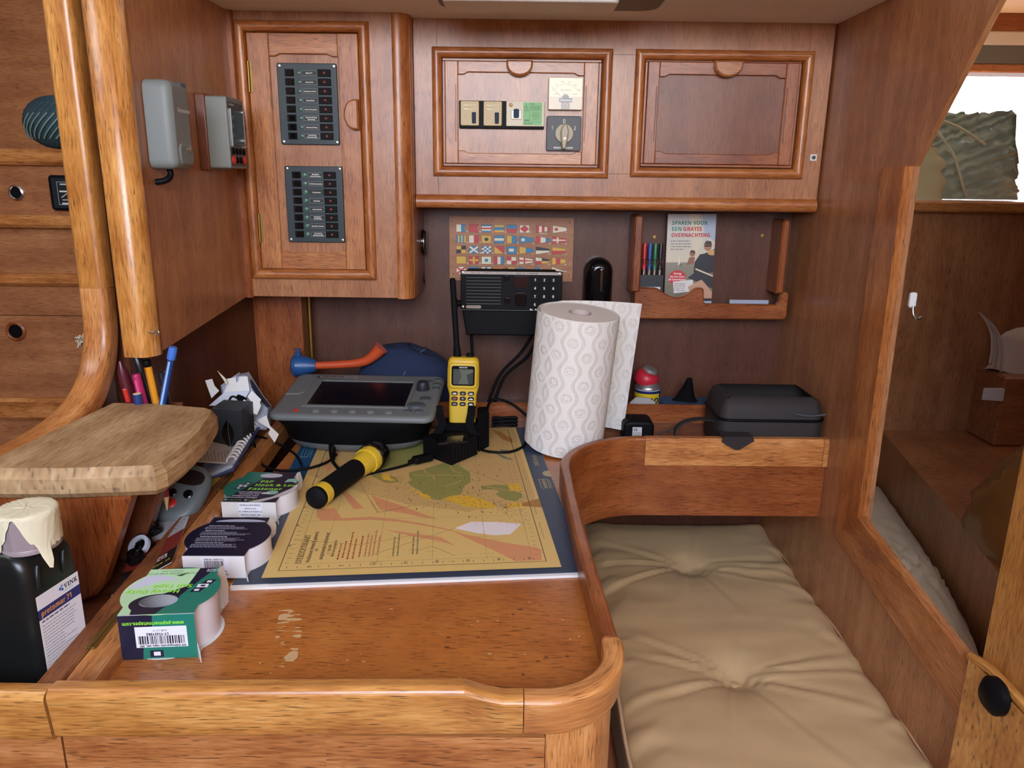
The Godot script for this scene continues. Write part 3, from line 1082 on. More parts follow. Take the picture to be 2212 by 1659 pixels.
func build_berth() -> void:
	var b := thing("quarter_berth", "wooden quarter berth base right of the chart table", "berth")
	beg(2)
	bx(0.10, 0.565, 0.0, 0.40, -1.57, 0.4)
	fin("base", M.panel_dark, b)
	beg(2)
	bx(0.10, 0.145, 0.30, 0.47, -1.57, 0.4, 0.004)
	fin("side_board", M.panel_dark, b)
	var c := thing("berth_cushion", "beige leather berth cushion with two deep buttons and creases", "cushion")
	var n := FastNoiseLite.new()
	n.seed = 21
	n.frequency = 3.0
	var btn := [Vector2(0.352, -1.367), Vector2(0.349, -1.023), Vector2(0.35, -0.66)]
	var creases := []
	for k in 3:
		var l := []
		for a in [[0.05, 1.0], [0.42, 0.7], [-0.30, 0.8], [2.75, 0.9], [3.25, 1.0], [3.62, 0.6], [1.25, 0.45], [1.9, 0.5], [-1.3, 0.35]]:
			l.append([a[0] + rng.randf_range(-0.14, 0.14), a[1] * rng.randf_range(0.8, 1.2), rng.randf_range(0.09, 0.15), rng.randf_range(-0.5, 0.5)])
		creases.append(l)
	var x0 := 0.162
	var x1 := 0.5655
	var f := func(u: float, v: float) -> Vector3:
		var z := lerpf(-0.35, -1.575, v)
		var drop := 0.0
		var x := 0.0
		if u < 0.06:
			x = x0
			drop = 0.085 * (1 - u / 0.06)
		elif u > 0.94:
			x = x1
			drop = 0.085 * (u - 0.94) / 0.06
		else:
			x = lerpf(x0, x1, (u - 0.06) / 0.88)
		var e := minf(minf(x - x0, x1 - x), z + 1.575)
		var y := 0.50 - 0.020 * exp(-e / 0.012) - 0.008 * exp(-e / 0.05)
		if drop == 0.0:
			y += 0.006 * n.get_noise_2d(x * 0.9, z * 0.7) + 0.0022 * n.get_noise_2d(x * 1.2 + 5, z * 3.2)
			for k in 3:
				var d := Vector2(x, z) - (btn[k] as Vector2)
				var r := d.length()
				y -= 0.016 * exp(-pow(r / 0.035, 2)) + 0.012 * exp(-r / 0.10)
				var th := atan2(d.y, d.x)
				for q in creases[k]:
					var da := wrapf(th - q[0] - q[3] * r, -PI, PI)
					var w: float = q[2] * (0.35 + 0.02 / (r + 0.03))
					y += 0.0085 * q[1] * exp(-r / 0.14) * (1 - exp(-r / 0.02)) * (exp(-pow((da - w * 0.9) / w, 2)) - exp(-pow((da + w * 0.4) / w, 2)))
			var side := 1.0 - smoothstep(0.0, 0.1, minf(x - x0, x1 - x))
			y += 0.003 * side * sin(z * 60 + n.get_noise_2d(x, z) * 9)
		return Vector3(x, y - drop, z)
	beg()
	grid(88, 170, f)
	var fab := mat(Color8(206, 172, 124), 0.55)
	fab.rim_enabled = true
	fab.rim = 0.15
	fin("cover", fab, c)
	beg()
	bx(0.17, 0.56, 0.402, 0.42, -1.56, -0.36)
	fin("underside", M.black_matte, c)
	var welt := mat(Color8(212, 178, 138), 0.6)
	for x in [0.1625, 0.563]:
		var pts := []
		for i in 40:
			var z := lerpf(-0.36, -1.57, i / 39.0)
			pts.append(Vector3(x + 0.0012 * sin(z * 23), 0.4815 + 0.002 * sin(z * 31), z))
		beg()
		tube(pts, 0.003, 6)
		fin("welt", welt, c)
	for k in 3:
		beg(0, Transform3D(Basis(), Vector3(btn[k].x, 0.466, btn[k].y)))
		lathe([[0.0125, 0.0], [0.0125, 0.003], [0.010, 0.0065], [0.005, 0.008], [0.0, 0.0083]], 16)
		fin("button", fab, c)


func build_left_joinery() -> void:
	# curved handrail post in the saloon opening
	var p := thing("curved_post", "golden varnished post that sweeps into a curved rail at its foot", "post")
	var prof := rrect(0.040, 0.036, 0.010, 4)
	beg(0)
	sweep([Vector3(-0.600, 1.96, -1.104), Vector3(-0.600, 1.4, -1.104), Vector3(-0.600, 1.063, -1.101)], prof, Vector3(0, 0, 1))
	fin("upright", M.gold, p)
	var pts := [Vector3(-0.6, 1.0625, -1.101)]
	for q in [[1.0, -1.097], [0.955, -1.080], [0.922, -1.050], [0.900, -1.008], [0.889, -0.95], [0.886, -0.88], [0.886, -0.74], [0.886, -0.3]]:
		pts.append(Vector3(-0.6, q[0], q[1]))
	pts = curve(pts, 5)
	beg(0)
	sweep_frame(pts, prof, Vector3(1, 0, 0))
	fin("bent_foot", M.rail, p, "darker curved lower section joined to the upright")
	# locker whose side faces the chart table
	var l := thing("side_locker", "tall wooden locker side above the pens, golden rounded near corner", "locker")
	beg(1, face(Vector3(-0.49, 0, 0), Vector3(0, 0, -1), Vector3.UP))
	ext(PackedVector2Array([Vector2(1.044, 0.982), Vector2(1.41, 1.0065), Vector2(1.41, 1.56), Vector2(1.044, 1.56)]), -0.02, 0)
	fin("side_panel", M.panel, l)
	beg(1)
	bx(-0.56, -0.51, 1.01, 1.48, -1.40, -1.13)
	fin("carcass", M.panel_dark, l)
	beg(1)
	vext(PackedVector2Array([Vector2(-0.532, -1.048), Vector2(-0.532, -1.022), Vector2(-0.528, -1.018), Vector2(-0.506, -1.016), Vector2(-0.498, -1.019), Vector2(-0.491, -1.028), Vector2(-0.4885, -1.038), Vector2(-0.4885, -1.044), Vector2(-0.50, -1.048)]), 0.979, 1.56, 0.002, 2)
	fin("corner_moulding", M.gold, l)
	beg(0, Transform3D(Basis(), Vector3(-0.4885, 1.014, -1.021)))
	tube(curve([Vector3(-0.006, 0, 0), Vector3(0.002, 0, 0), Vector3(0.006, 0.004, 0.002), Vector3(0.010, 0.0, 0.003), Vector3(0.006, -0.004, 0.002), Vector3(0.002, -0.001, 0)], 4), 0.0011, 6)
	fin("screw_eye", M.chrome, l)
	# old step of worn teak with its two brackets
	var s := thing("companionway_step", "worn greyed teak step with rounded corners on wooden brackets", "step")
	beg(2)
	var o := PackedVector2Array([Vector2(-0.575, -1.055), Vector2(-0.50, -1.052), Vector2(-0.428, -1.036), Vector2(-0.412, -1.024), Vector2(-0.405, -1.0), Vector2(-0.392, -0.93), Vector2(-0.388, -0.86), Vector2(-0.391, -0.815), Vector2(-0.398, -0.801), Vector2(-0.43, -0.796), Vector2(-0.50, -0.787), Vector2(-0.60, -0.785), Vector2(-0.575, -0.80)])
	var keep := PackedVector2Array()
	for v in o:
		keep.append(Vector2(v.x, -v.y))
	X = Transform3D(Basis(Vector3(1, 0, 0), Vector3(0, 0, -1), Vector3(0, 1, 0)), Vector3.ZERO)
	G = 1
	var q2 := ccw(PackedVector2Array(Array(keep).slice(0, 12)))
	loft([inset(q2, 0.006), q2, q2, inset(q2, 0.007)], [0.870, 0.877, 0.894, 0.905], true, true, INF_SM)
	fin("tread", M.worn, s)
	for k in 2:
		var z0: float = [-0.80, -0.90][k]
		beg(1, face(Vector3(0, 0, z0), Vector3.RIGHT, Vector3.UP))
		ext(PackedVector2Array([Vector2(-0.584, 0.735), Vector2(-0.50, 0.735), Vector2(-0.485, 0.742), Vector2(-0.475, 0.755), Vector2(-0.428, 0.87), Vector2(-0.584, 0.87)]), -0.022, 0.0, 0.004)
		fin("bracket", M.rail_dark if k == 0 else M.panel_dark, s)
	# grey siren with cable
	var h := thing("buzzer_unit", "grey rounded plastic instrument with a short cable on the locker side", "instrument", Vector3(-0.489, 1.285, -1.098))
	beg(0, face(Vector3.ZERO, Vector3(0, 0, -1), Vector3.UP))
	var q := rrect(0.064, 0.114, 0.012, 5)
	loft([q, q, inset(q, 0.001), inset(q, 0.004), inset(q, 0.0085)], [0.0, 0.024, 0.029, 0.0335, 0.0355])
	fin("housing", mat(Color8(126, 134, 132), 0.5), h)
	beg(0, face(Vector3.ZERO, Vector3(0, 0, -1), Vector3.UP))
	X = X * Transform3D(Basis(), Vector3(0.004, -0.037, 0.0))
	slab(0.046, 0.030, 0.0375, 0.010, 0.004)
	fin("lower_cover", mat(Color8(118, 127, 126), 0.5), h)
	beg(0, face(Vector3.ZERO, Vector3(0, 0, -1), Vector3.UP))
	for k in 3:
		X = face(Vector3.ZERO, Vector3(0, 0, -1), Vector3.UP) * Transform3D(Basis(), Vector3(0.010 + 0.007 * k, 0.052, 0.026))
		box(Vector3.ZERO, Vector3(0.0022, 0.010, 0.018), 0.0008)
	fin("vent_ribs", M.grey_dark, h)
	beg(0, face(Vector3.ZERO, Vector3(0, 0, -1), Vector3.UP) * Transform3D(Basis(Vector3.RIGHT, PI / 2), Vector3(0.010, -0.030, 0.0375)))
	lathe([[0.0045, -0.002], [0.0045, 0.001], [0.003, 0.0015], [0.0, 0.0022]], 14)
	fin("button", M.chrome, h)
	var cv := Cv.new(self, 256, 64, Color(0.5, 0.53, 0.53, 0))
	cv.text("Raymarine", 128, 32, 44, Color8(235, 235, 230), "serif_bold", 0.5)
	var lm := mat(Color.WHITE, 0.5, 0, cv.tex())
	lm.transparency = BaseMaterial3D.TRANSPARENCY_ALPHA_SCISSOR
	beg(0, face(Vector3.ZERO, Vector3(0, 0, -1), Vector3.UP))
	pq(Vector3(0.008, 0.020, 0.0359), Vector3(0.021, 0, 0), Vector3(0, 0.00525, 0))
	fin("lettering", lm, h)
	beg(0)
	tube(curve([Vector3(0.014, -0.054, 0.008), Vector3(0.016, -0.064, 0.007), Vector3(0.012, -0.071, 0.012), Vector3(0.002, -0.074, 0.016), Vector3(-0.004, -0.074, 0.017)], 5), 0.0042, 8)
	fin("cable", M.black, h)
	# autopilot head on its wooden pad
	var d := thing("autopilot_head", "grey control head with red buttons on a wooden pad", "control unit", Vector3(-0.489, 1.285, -1.28))
	beg(1, face(Vector3(0, 0, 0), Vector3(0, 0, -1), Vector3.UP))
	slab(0.082, 0.114, 0.014, 0.003, 0.002, 2)
	fin("wooden_pad", M.panel_dark, d)
	beg(0, face(Vector3(0.014, 0, 0.0), Vector3(0, 0, -1), Vector3.UP))
	slab(0.075, 0.107, 0.032, 0.004, 0.0025, 4)
	fin("housing", mat(Color8(126, 132, 126), 0.5), d)
	var fx := face(Vector3(0.0461, 0, 0), Vector3(0, 0, -1), Vector3.UP)
	beg(0, fx)
	pq(Vector3(0, -0.002, 0), Vector3(0.034, 0, 0), Vector3(0, 0.048, 0))
	fin("face_plate", M.grey_dark, d)
	beg(0, fx * Transform3D(Basis(), Vector3(0.002, 0.008, 0.0)))
	slab(0.054, 0.052, 0.0016, 0.004, 0.001, 3)
	fin("screen", mat(Color8(56, 74, 74), 0.12), d)
	for sx in [-0.027, 0.030]:
		beg(0, fx)
		box(Vector3(sx + 0.0005, 0.008, 0.0012), Vector3(0.0016, 0.056, 0.002))
		fin("bezel_strip", M.chrome, d)
	for r in 2:
		for k in 4:
			var red := r == 1 and (k == 0 or k == 3)
			beg(0, fx * Transform3D(Basis(), Vector3(-0.024 + 0.016 * k, -0.027 - 0.0135 * r, 0)) * Transform3D(Basis(Vector3.RIGHT, PI / 2), Vector3.ZERO))
			var rr := 0.0068 if red else 0.005
			lathe([[rr, 0.0], [rr, 0.0016], [rr * 0.7, 0.0026], [0.0, 0.003]], 14)
			fin("button", M.red if red else M.black, d, "red button" if red else "")
	cv = Cv.new(self, 128, 32, Color(0.3, 0.32, 0.33, 0))
	cv.text("Raytheon", 64, 16, 24, Color8(235, 235, 225), "serif_bold", 0.5)
	lm = mat(Color.WHITE, 0.5, 0, cv.tex())
	lm.transparency = BaseMaterial3D.TRANSPARENCY_ALPHA_SCISSOR
	beg(0, fx)
	pq(Vector3(-0.018, 0.0425, 0.0004), Vector3(0.012, 0, 0), Vector3(0, 0.003, 0))
	fin("lettering", lm, d)


func sweep_frame(pts: Array, prof: PackedVector2Array, side: Vector3) -> void:
	# like sweep() for a path that bends in the plane across "side": the profile's x stays along side
	var n := pts.size()
	var q := ccw(prof)
	var m := q.size()
	var rings := []
	var run := [0.0]
	for i in n:
		var d: Vector3 = ((pts[mini(i + 1, n - 1)] - pts[maxi(i - 1, 0)]) as Vector3).normalized()
		var up := side.cross(d).normalized()
		var ring := []
		for k in m:
			ring.append(pts[i] + side * q[k].x + up * q[k].y)
		rings.append(ring)
		if i > 0:
			run.append(run[-1] + (pts[i] - pts[i - 1]).length())
	var per := [0.0]
	for k in m:
		per.append(per[k] + (q[(k + 1) % m] - q[k]).length())
	for i in n - 1:
		for k in m:
			var k1 := (k + 1) % m
			var o: Vector3 = pts[i].lerp(pts[i + 1], 0.5)
			var a: Vector3 = rings[i][k]
			var b: Vector3 = rings[i][k1]
			var c: Vector3 = rings[i + 1][k1]
			var e: Vector3 = rings[i + 1][k]
			var ua := U + Vector2(run[i] / 0.6, per[k] / 0.3)
			var ub := U + Vector2(run[i] / 0.6, per[k + 1] / 0.3)
			var uc := U + Vector2(run[i + 1] / 0.6, per[k + 1] / 0.3)
			var ue := U + Vector2(run[i + 1] / 0.6, per[k] / 0.3)
			if (c - a).cross(e - b).dot((a + c) * 0.5 - o) >= 0:
				tri(a, b, c, 1, ua, ub, uc)
				tri(a, c, e, 1, ua, uc, ue)
			else:
				tri(a, c, b, 1, ua, uc, ub)
				tri(a, e, c, 1, ua, ue, uc)


# ---------------------------------------------------------------- joinery along the back
func moulding(x0: float, x1: float, y0: float, y1: float, z: float, w: float, parent: Node, m: Material) -> void:
	# four mitred half-round pieces; x0..x1, y0..y1 is the centre line
	var c := [Vector3(x0, y0, z), Vector3(x1, y0, z), Vector3(x1, y1, z), Vector3(x0, y1, z)]
	for k in 4:
		beg(0 if k % 2 == 0 else 1)
		var a: Vector3 = c[k]
		var b: Vector3 = c[(k + 1) % 4]
		var d := (b - a).normalized()
		var s := d.cross(Vector3(0, 0, 1))
		var h := w / 2
		var rings := [[], []]
		for i in 9:
			var t := PI * i / 8.0
			var off := cos(t) * h
			var up := sin(t) * h * 0.95 + (0.003 if i > 0 and i < 8 else -0.002)
			for e in 2:
				# outside corners reach further than inside ones
				var along := off if e == 1 else -off
				rings[e].append((b if e == 1 else a) + s * off + d * along + Vector3(0, 0, up))
		for i in 8:
			quad(rings[0][i], rings[1][i], rings[1][i + 1], rings[0][i + 1], 1)
		fin("frame_moulding", m, parent)


func door_leaf(x0: float, x1: float, y0: float, y1: float, sx0: float, sx1: float, sy0: float, sy1: float, z: float, parent: Node, m: Material, mp: Material, lip := false) -> Node3D:
	var d := Node3D.new()
	d.name = "door"
	parent.add_child(d, true)
	for k in 2:
		beg(1)
		bx(x0 if k == 0 else sx1, sx0 if k == 0 else x1, y0, y1, z - 0.016, z, 0.0012)
		fin("stile", m, d)
	for k in 2:
		beg(0)
		# the rails carry a shallow cut-out with rounded ends along the panel
		var ya := y0 if k == 0 else sy1
		var yb := sy0 if k == 0 else y1
		var e := 0.004
		var p := PackedVector2Array()
		if k == 0:
			p = PackedVector2Array([Vector2(sx0, ya), Vector2(sx1, ya), Vector2(sx1, yb), Vector2(sx1 - 0.010, yb), Vector2(sx1 - 0.013, yb - e * 0.4), Vector2(sx1 - 0.018, yb - e), Vector2(sx0 + 0.018, yb - e), Vector2(sx0 + 0.013, yb - e * 0.4), Vector2(sx0 + 0.010, yb), Vector2(sx0, yb)])
		else:
			p = PackedVector2Array([Vector2(sx0, ya), Vector2(sx0 + 0.010, ya), Vector2(sx0 + 0.013, ya + e * 0.4), Vector2(sx0 + 0.018, ya + e), Vector2(sx1 - 0.018, ya + e), Vector2(sx1 - 0.013, ya + e * 0.4), Vector2(sx1 - 0.010, ya), Vector2(sx1, ya), Vector2(sx1, yb), Vector2(sx0, yb)])
		ext(p, z - 0.016, z - 0.0006, 0.0012)
		fin("rail", m, d)
	beg(1)
	bx(sx0 - 0.008, sx1 + 0.008, sy0 - 0.008, sy1 + 0.008, z - 0.014, z - 0.006)
	for k in 2:
		# slim beads in the stile edges
		var x := sx0 - 0.004 if k == 0 else sx1 + 0.004
		sweep([Vector3(x, sy0 + 0.016, z), Vector3(x, sy1 - 0.016, z)], rrect(0.0022, 0.0016, 0.0006, 2), Vector3(0, 0, 1))
	fin("panel", mp, d)
	if lip:
		for k in 4:
			beg(k % 2)
			if k == 0:
				bx(x0 - 0.005, x1 + 0.005, y0 - 0.005, y0, z - 0.016, z - 0.004, 0.001)
			elif k == 1:
				bx(x0 - 0.005, x0, y0, y1, z - 0.016, z - 0.004, 0.001)
			elif k == 2:
				bx(x0 - 0.005, x1 + 0.005, y1, y1 + 0.005, z - 0.016, z - 0.004, 0.001)
			else:
				bx(x1, x1 + 0.005, y0, y1, z - 0.016, z - 0.004, 0.001)
			fin("edge_lip", M.rail_dark, d)
	return d


func pull(at: Vector3, turn: float, w: float, h: float, parent: Node) -> void:
	# finger pull: a half-moon block with a hollow under its straight side
	beg(0, Transform3D(Basis(Vector3(0, 0, 1), turn), at))
	var p := PackedVector2Array([Vector2(-w / 2, 0), Vector2(-w / 2, -h * 0.35)])
	for i in range(1, 8):
		var a := PI * i / 8.0
		p.append(Vector2(-cos(a) * w / 2 * 0.98, -h * 0.35 - sin(a) * h * 0.65))
	p.append(Vector2(w / 2, -h * 0.35))
	p.append(Vector2(w / 2, 0))
	ext(p, -0.004, 0.013, 0.003)
	fin("finger_pull", M.door, parent)


func build_electric_cabinet() -> void:
	var c := thing("switch_cabinet", "wooden wall cabinet with a tall door that carries two black switch panels", "cabinet")
	var z := -1.41
	beg(1)
	bx(-0.480, -0.262, 1.006, 1.55, -1.58, z - 0.012)
	for r in [[-0.480, -0.470, 1.006, 1.55], [-0.258, -0.212, 1.006, 1.55], [-0.470, -0.258, 1.006, 1.048], [-0.470, -0.258, 1.466, 1.55]]:
		bx(r[0], r[1], r[2], r[3], z - 0.016, z)
	bx(-0.262, -0.184, 1.006, 1.55, -1.58, z - 0.014)
	fin("carcass", M.panel, c)
	beg(1)
	vext(PackedVector2Array([Vector2(-0.4925, -1.42), Vector2(-0.4925, z + 0.004), Vector2(-0.490, z + 0.007), Vector2(-0.482, z + 0.007), Vector2(-0.4795, z + 0.004), Vector2(-0.4795, -1.42)]), 1.004, 1.55)
	fin("corner_strip", M.rail_dark, c)
	beg(1)
	var p := PackedVector2Array([Vector2(-0.2125, z - 0.03), Vector2(-0.2125, z + 0.001)])
	for i in 7:
		var a := PI / 2 * i / 6.0
		p.append(Vector2(-0.206 + 0.024 * sin(a), z - 0.025 + 0.027 * cos(a)))
	p.append(Vector2(-0.182, -1.58))
	p.append(Vector2(-0.19, -1.58))
	vext(p, 1.004, 1.55, 0.0, 2)
	fin("rounded_edge", M.mould, c)
	moulding(-0.469, -0.2595, 1.048, 1.466, z, 0.0185, c, M.mould)
	var d := door_leaf(-0.4585, -0.2695, 1.0575, 1.4555, -0.4215, -0.3045, 1.0915, 1.4185, z + 0.006, c, M.door, M.panel)
	pull(Vector3(-0.2705, 1.325, z + 0.005), PI / 2 * -1.0, 0.050, 0.026, d)
	for y in [1.385, 1.130]:
		beg(1)
		tube([Vector3(-0.4575, y - 0.025, z + 0.0085), Vector3(-0.4575, y + 0.025, z + 0.0085)], 0.0022, 8)
		box(Vector3(-0.455, y, z + 0.0062), Vector3(0.006, 0.05, 0.0012))
		fin("hinge", M.brass, c)
	# label atlas for both panels
	var names := ["Radio/TV", "Ankerlicht", "Driekleurenlicht", "Stoomlicht", "Dekverlichting Mast", "Binnenverlichting\nVoorschip", "Binnenverlichting", "Verlichting\nInstrumenten", "Navigatie\nInstrumenten", "Drinkwaterpomp", "Toiletpomp", "Koelkast", "Automatisch", "Navigatie\nVerlichting", "Marifoon-Zender", "Verlichting\nMachinekamer"]
	var cv := Cv.new(self, 512, 640, Color8(24, 34, 34))
	for k in 16:
		var x := 256 * (k / 8)
		var y := 80 * (k % 8)
		if k != 10:
			cv.frame(x + 3, y + 3, 250, 74, 4, Color8(150, 160, 155))
		var w: PackedStringArray = (names[k] as String).split("\n")
		for i in w.size():
			cv.text(w[i], x + 128, y + 42 + (i * 30 - 15 if w.size() > 1 else 0), 26, Color8(238, 238, 225), "sans_bold", 0.5, 0, 0.82 if w[i].length() > 16 else 1.0)
	var lm := mat(Color.WHITE, 0.5, 0, cv.tex())
	var plate := mat(Color8(38, 52, 54), 0.42)
	for n in 2:
		var y0: float = [1.2747, 1.1059][n]
		var h: float = [0.1333, 0.1327][n]
		var xm: float = [-0.35875, -0.35625][n]
		var at := Vector3(xm, y0 + h / 2, z + 0.0005)
		var t := thing("breaker_board", "upper black breaker panel with dim lamps, top row Radio/TV" if n == 0 else "lower black breaker panel with green lamps, top row Navigatie Instrumenten", "switch panel", at, "breaker panels on the cabinet door")
		beg()
		slab(0.1025, h, 0.005, 0.003, 0.0012, 3)
		fin("plate", plate, t)
		for sx in [-1, 1]:
			for sy in [-1, 1]:
				beg(0, Transform3D(Basis(Vector3.RIGHT, PI / 2), Vector3(sx * 0.0465, sy * (h / 2 - 0.0045), 0.005)))
				lathe([[0.0026, 0.0], [0.0024, 0.0008], [0.0, 0.0013]], 10)
				fin("screw", M.chrome, t)
		for r in 8:
			var y: float = [1.3923, 1.2233][n] - [0.01475, 0.01472][n] * r - at.y
			var xs: Array = [[-0.3885, -0.3733, -0.3548, -0.3288], [-0.3865, -0.3725, -0.3527, -0.3278]][n]
			beg(0)
			var cx: float = xs[0] - at.x
			box(Vector3(cx, y, 0.0055), Vector3(0.0155, 0.0115, 0.0016), 0.0004)
			var s := fin("rocker_switch", M.black, t)
			beg(0, Transform3D(Basis(Vector3.UP, -0.18), Vector3(cx + 0.0012, y, 0.0062)))
			box(Vector3.ZERO, Vector3(0.0105, 0.0085, 0.0032), 0.0006)
			fin("rocker", M.black_gloss, s)
			beg(0, Transform3D(Basis(Vector3.RIGHT, PI / 2), Vector3(xs[1] - at.x, y, 0.005)))
			lathe([[0.0037, 0.0], [0.0037, 0.0006], [0.0028, 0.0008], [0.0026, 0.0016], [0.0, 0.0024]], 12)
			fin("indicator_lamp", M.green_led if n == 1 else mat(Color8(62, 96, 86), 0.3), t)
			beg()
			var k := n * 8 + r
			pq(Vector3(xs[2] - at.x, y, 0.0053), Vector3(0.0135, 0, 0), Vector3(0, 0.0043, 0), Rect2(0.5 * (k / 8), (k % 8) / 8.0, 0.5, 0.125))
			fin("label_strip", lm, t)
			beg()
			box(Vector3(xs[3] - at.x, y, 0.0058), Vector3(0.0225, 0.0118, 0.0022), 0.0005)
			var br := fin("breaker_block", M.black, t)
			beg(0, Transform3D(Basis(Vector3.RIGHT, PI / 2), Vector3(xs[3] - at.x + 0.0005, y, 0.0068)))
			lathe([[0.0022, 0.0], [0.0022, 0.0022], [0.0014, 0.003], [0.0, 0.0032]], 10)
			fin("reset_button", M.red_dim, br, "red reset button")


func build_overhead() -> void:
	var z := -1.453
	var c := thing("overhead_lockers", "wooden overhead cabinet with two framed doors above the radio", "cabinet")
	beg(1)
	bx(-0.181, 0.556, 1.176, 1.50, -1.58, z - 0.018)
	for r in [[-0.181, -0.140, 1.19, 1.50], [0.162, 0.2185, 1.233, 1.435], [0.515, 0.5565, 1.19, 1.50], [-0.1395, 0.5145, 1.19, 1.2325], [-0.1395, 0.5145, 1.4355, 1.50]]:
		bx(r[0], r[1], r[2], r[3], z - 0.018, z)
	fin("carcass", M.panel, c)
	beg(0)
	sweep([Vector3(-0.181, 1.1805, -1.462), Vector3(0.556, 1.1805, -1.462)], PackedVector2Array([Vector2(-0.02, -0.0125), Vector2(0.008, -0.0125), Vector2(0.014, -0.010), Vector2(0.0175, -0.004), Vector2(0.0175, 0.003), Vector2(0.014, 0.009), Vector2(0.009, 0.0115), Vector2(-0.02, 0.0125)]), Vector3.UP)
	fin("bottom_rail", M.mould, c)
	moulding(-0.14025, 0.16165, 1.2332, 1.4354, z, 0.0178, c, M.mould)
	moulding(0.2188, 0.5155, 1.2362, 1.4357, z, 0.0178, c, M.mould)
	var d := door_leaf(-0.126, 0.1465, 1.2475, 1.4215, -0.103, 0.1208, 1.2702, 1.3992, z + 0.002, c, M.door, M.panel, true)
	pull(Vector3(0.006, 1.4225, z + 0.002), 0.0, 0.046, 0.026, d)
	d = door_leaf(0.2335, 0.5005, 1.2515, 1.4245, 0.254, 0.478, 1.2735, 1.3995, z + 0.002, c, M.rail_dark, M.panel_dark, true)
	pull(Vector3(0.3728, 1.4262, z + 0.002), 0.0, 0.050, 0.027, d)
	# mains breakers
	var zf := z - 0.003
	var b := thing("breaker_row", "black framed row of two beige breakers and a wide earth leakage switch", "circuit breaker", Vector3(-0.0248, 1.3318, zf))
	beg()
	box(Vector3(0, 0, 0.003), Vector3(0.1524, 0.047, 0.008), 0.001)
	fin("surround", M.black, b)
	var cv := Cv.new(self, 256, 320, Color8(204, 182, 132))
	cv.rect(34, 26, 186, 92, Color8(226, 208, 160))
	cv.frame(34, 26, 186, 92, 2, Color8(120, 105, 80))
	cv.rect(50, 36, 150, 3, Color8(110, 95, 75))
	cv.text("B 16 A", 42, 74, 24, Color8(96, 80, 62), "sans_bold")
	for k in 4:
		cv.fuzz(112, 54 + k * 14, 100, 5, Color8(110, 95, 72), rng)
	cv.ell(64, 212, 22, 22, Color8(150, 130, 96))
	cv.ell(64, 212, 19, 19, Color8(206, 186, 138))
	var bm := mat(Color.WHITE, 0.45, 0, cv.tex())
	for k in 2:
		var cx: float = [-0.0568, -0.0159][k]
		beg(0, Transform3D(Basis(), Vector3(cx, 0.0017, 0.006)))
		slab(0.0327, 0.0415, 0.006, 0.002, 0.001, 2)
		var br := fin("breaker", mat(Color8(204, 182, 132), 0.5), b, "beige breaker with a dark toggle")
		beg(0, Transform3D(Basis(), Vector3(cx, 0.0017, 0.0121)))
		pq(Vector3.ZERO, Vector3(0.0155, 0, 0), Vector3(0, 0.0197, 0))
		fin("print", bm, br)
		beg(0, Transform3D(Basis(), Vector3(cx + 0.0075, -0.0058, 0.012)))
		box(Vector3(0, 0.0008, 0.001), Vector3(0.0105, 0.019, 0.002), 0.0006)
		fin("toggle_guard", mat(Color8(216, 200, 160), 0.4), br)
		beg(0, Transform3D(Basis(Vector3.RIGHT, 0.2), Vector3(cx + 0.0075, -0.006, 0.014)))
		box(Vector3.ZERO, Vector3(0.0075, 0.019, 0.004), 0.001)
		fin("toggle", mat(Color8(38, 58, 74), 0.35), br)
	beg(0, Transform3D(Basis(), Vector3(0.0421, 0.002, 0.006)))
	slab(0.0675, 0.0423, 0.007, 0.001, 0.0008, 2)
	var ec := fin("earth_leakage_switch", mat(Color8(222, 212, 186), 0.45), b, "wide cream switch with a green label")
	cv = Cv.new(self, 384, 440, Color8(132, 196, 128))
	var ink := Color8(36, 80, 48)
	cv.poly(PackedVector2Array([Vector2(60, 36), Vector2(96, 100), Vector2(24, 100)]), ink)
	cv.poly(PackedVector2Array([Vector2(60, 50), Vector2(86, 94), Vector2(34, 94)]), Color8(132, 196, 128))
	cv.line(Vector2(130, 20), Vector2(130, 370), 3, ink)
	cv.line(Vector2(20, 384), Vector2(360, 384), 3, ink)
	cv.text("Holec", 150, 30, 30, ink, "sans_bold")
	for k in 5:
		cv.fuzz(146, 70 + 18 * k, 210, 7, ink, rng)
		cv.line(Vector2(200 + 28 * k, 180), Vector2(200 + 28 * k, 340), 4, ink)
	cv.rect(150, 250, 190, 4, ink)
	for k in 3:
		cv.fuzz(26, 120 + 22 * k, 90, 8, ink, rng)
	cv.text("AMG", 26, 348, 44, ink, "sans_bold")
	cv.text("40 A  30 mA", 24, 412, 30, ink, "sans_bold")
	beg(0, Transform3D(Basis(), Vector3(0.0552, 0.002, 0.0132)))
	pq(Vector3.ZERO, Vector3(0.0168, 0, 0), Vector3(0, 0.0192, 0))
	fin("green_label", mat(Color.WHITE, 0.5, 0, cv.tex()), ec)
	beg(0, Transform3D(Basis(), Vector3(0.0262, 0.0, 0.0128)))
	box(Vector3(0, 0, 0.001), Vector3(0.019, 0.016, 0.003), 0.001)
	fin("toggle_guard", mat(Color8(226, 222, 204), 0.3), ec)
	beg(0, Transform3D(Basis(Vector3.RIGHT, 0.25), Vector3(0.0262, 0.002, 0.0155)))
	box(Vector3.ZERO, Vector3(0.0095, 0.0155, 0.006), 0.0015)
	fin("toggle", mat(Color8(42, 72, 96), 0.35), ec)
	beg(0, Transform3D(Basis(Vector3.RIGHT, PI / 2), Vector3(0.0163, 0.0165, 0.0128)))
	lathe([[0.0035, 0.0], [0.0035, 0.0012], [0.002, 0.0016], [0.0, 0.0018]], 12)
	fin("test_button", mat(Color8(186, 140, 80), 0.35), ec)
	# voltmeter
	cv = Cv.new(self, 384, 340, Color8(226, 214, 170))
	var dk := Color8(90, 84, 70)
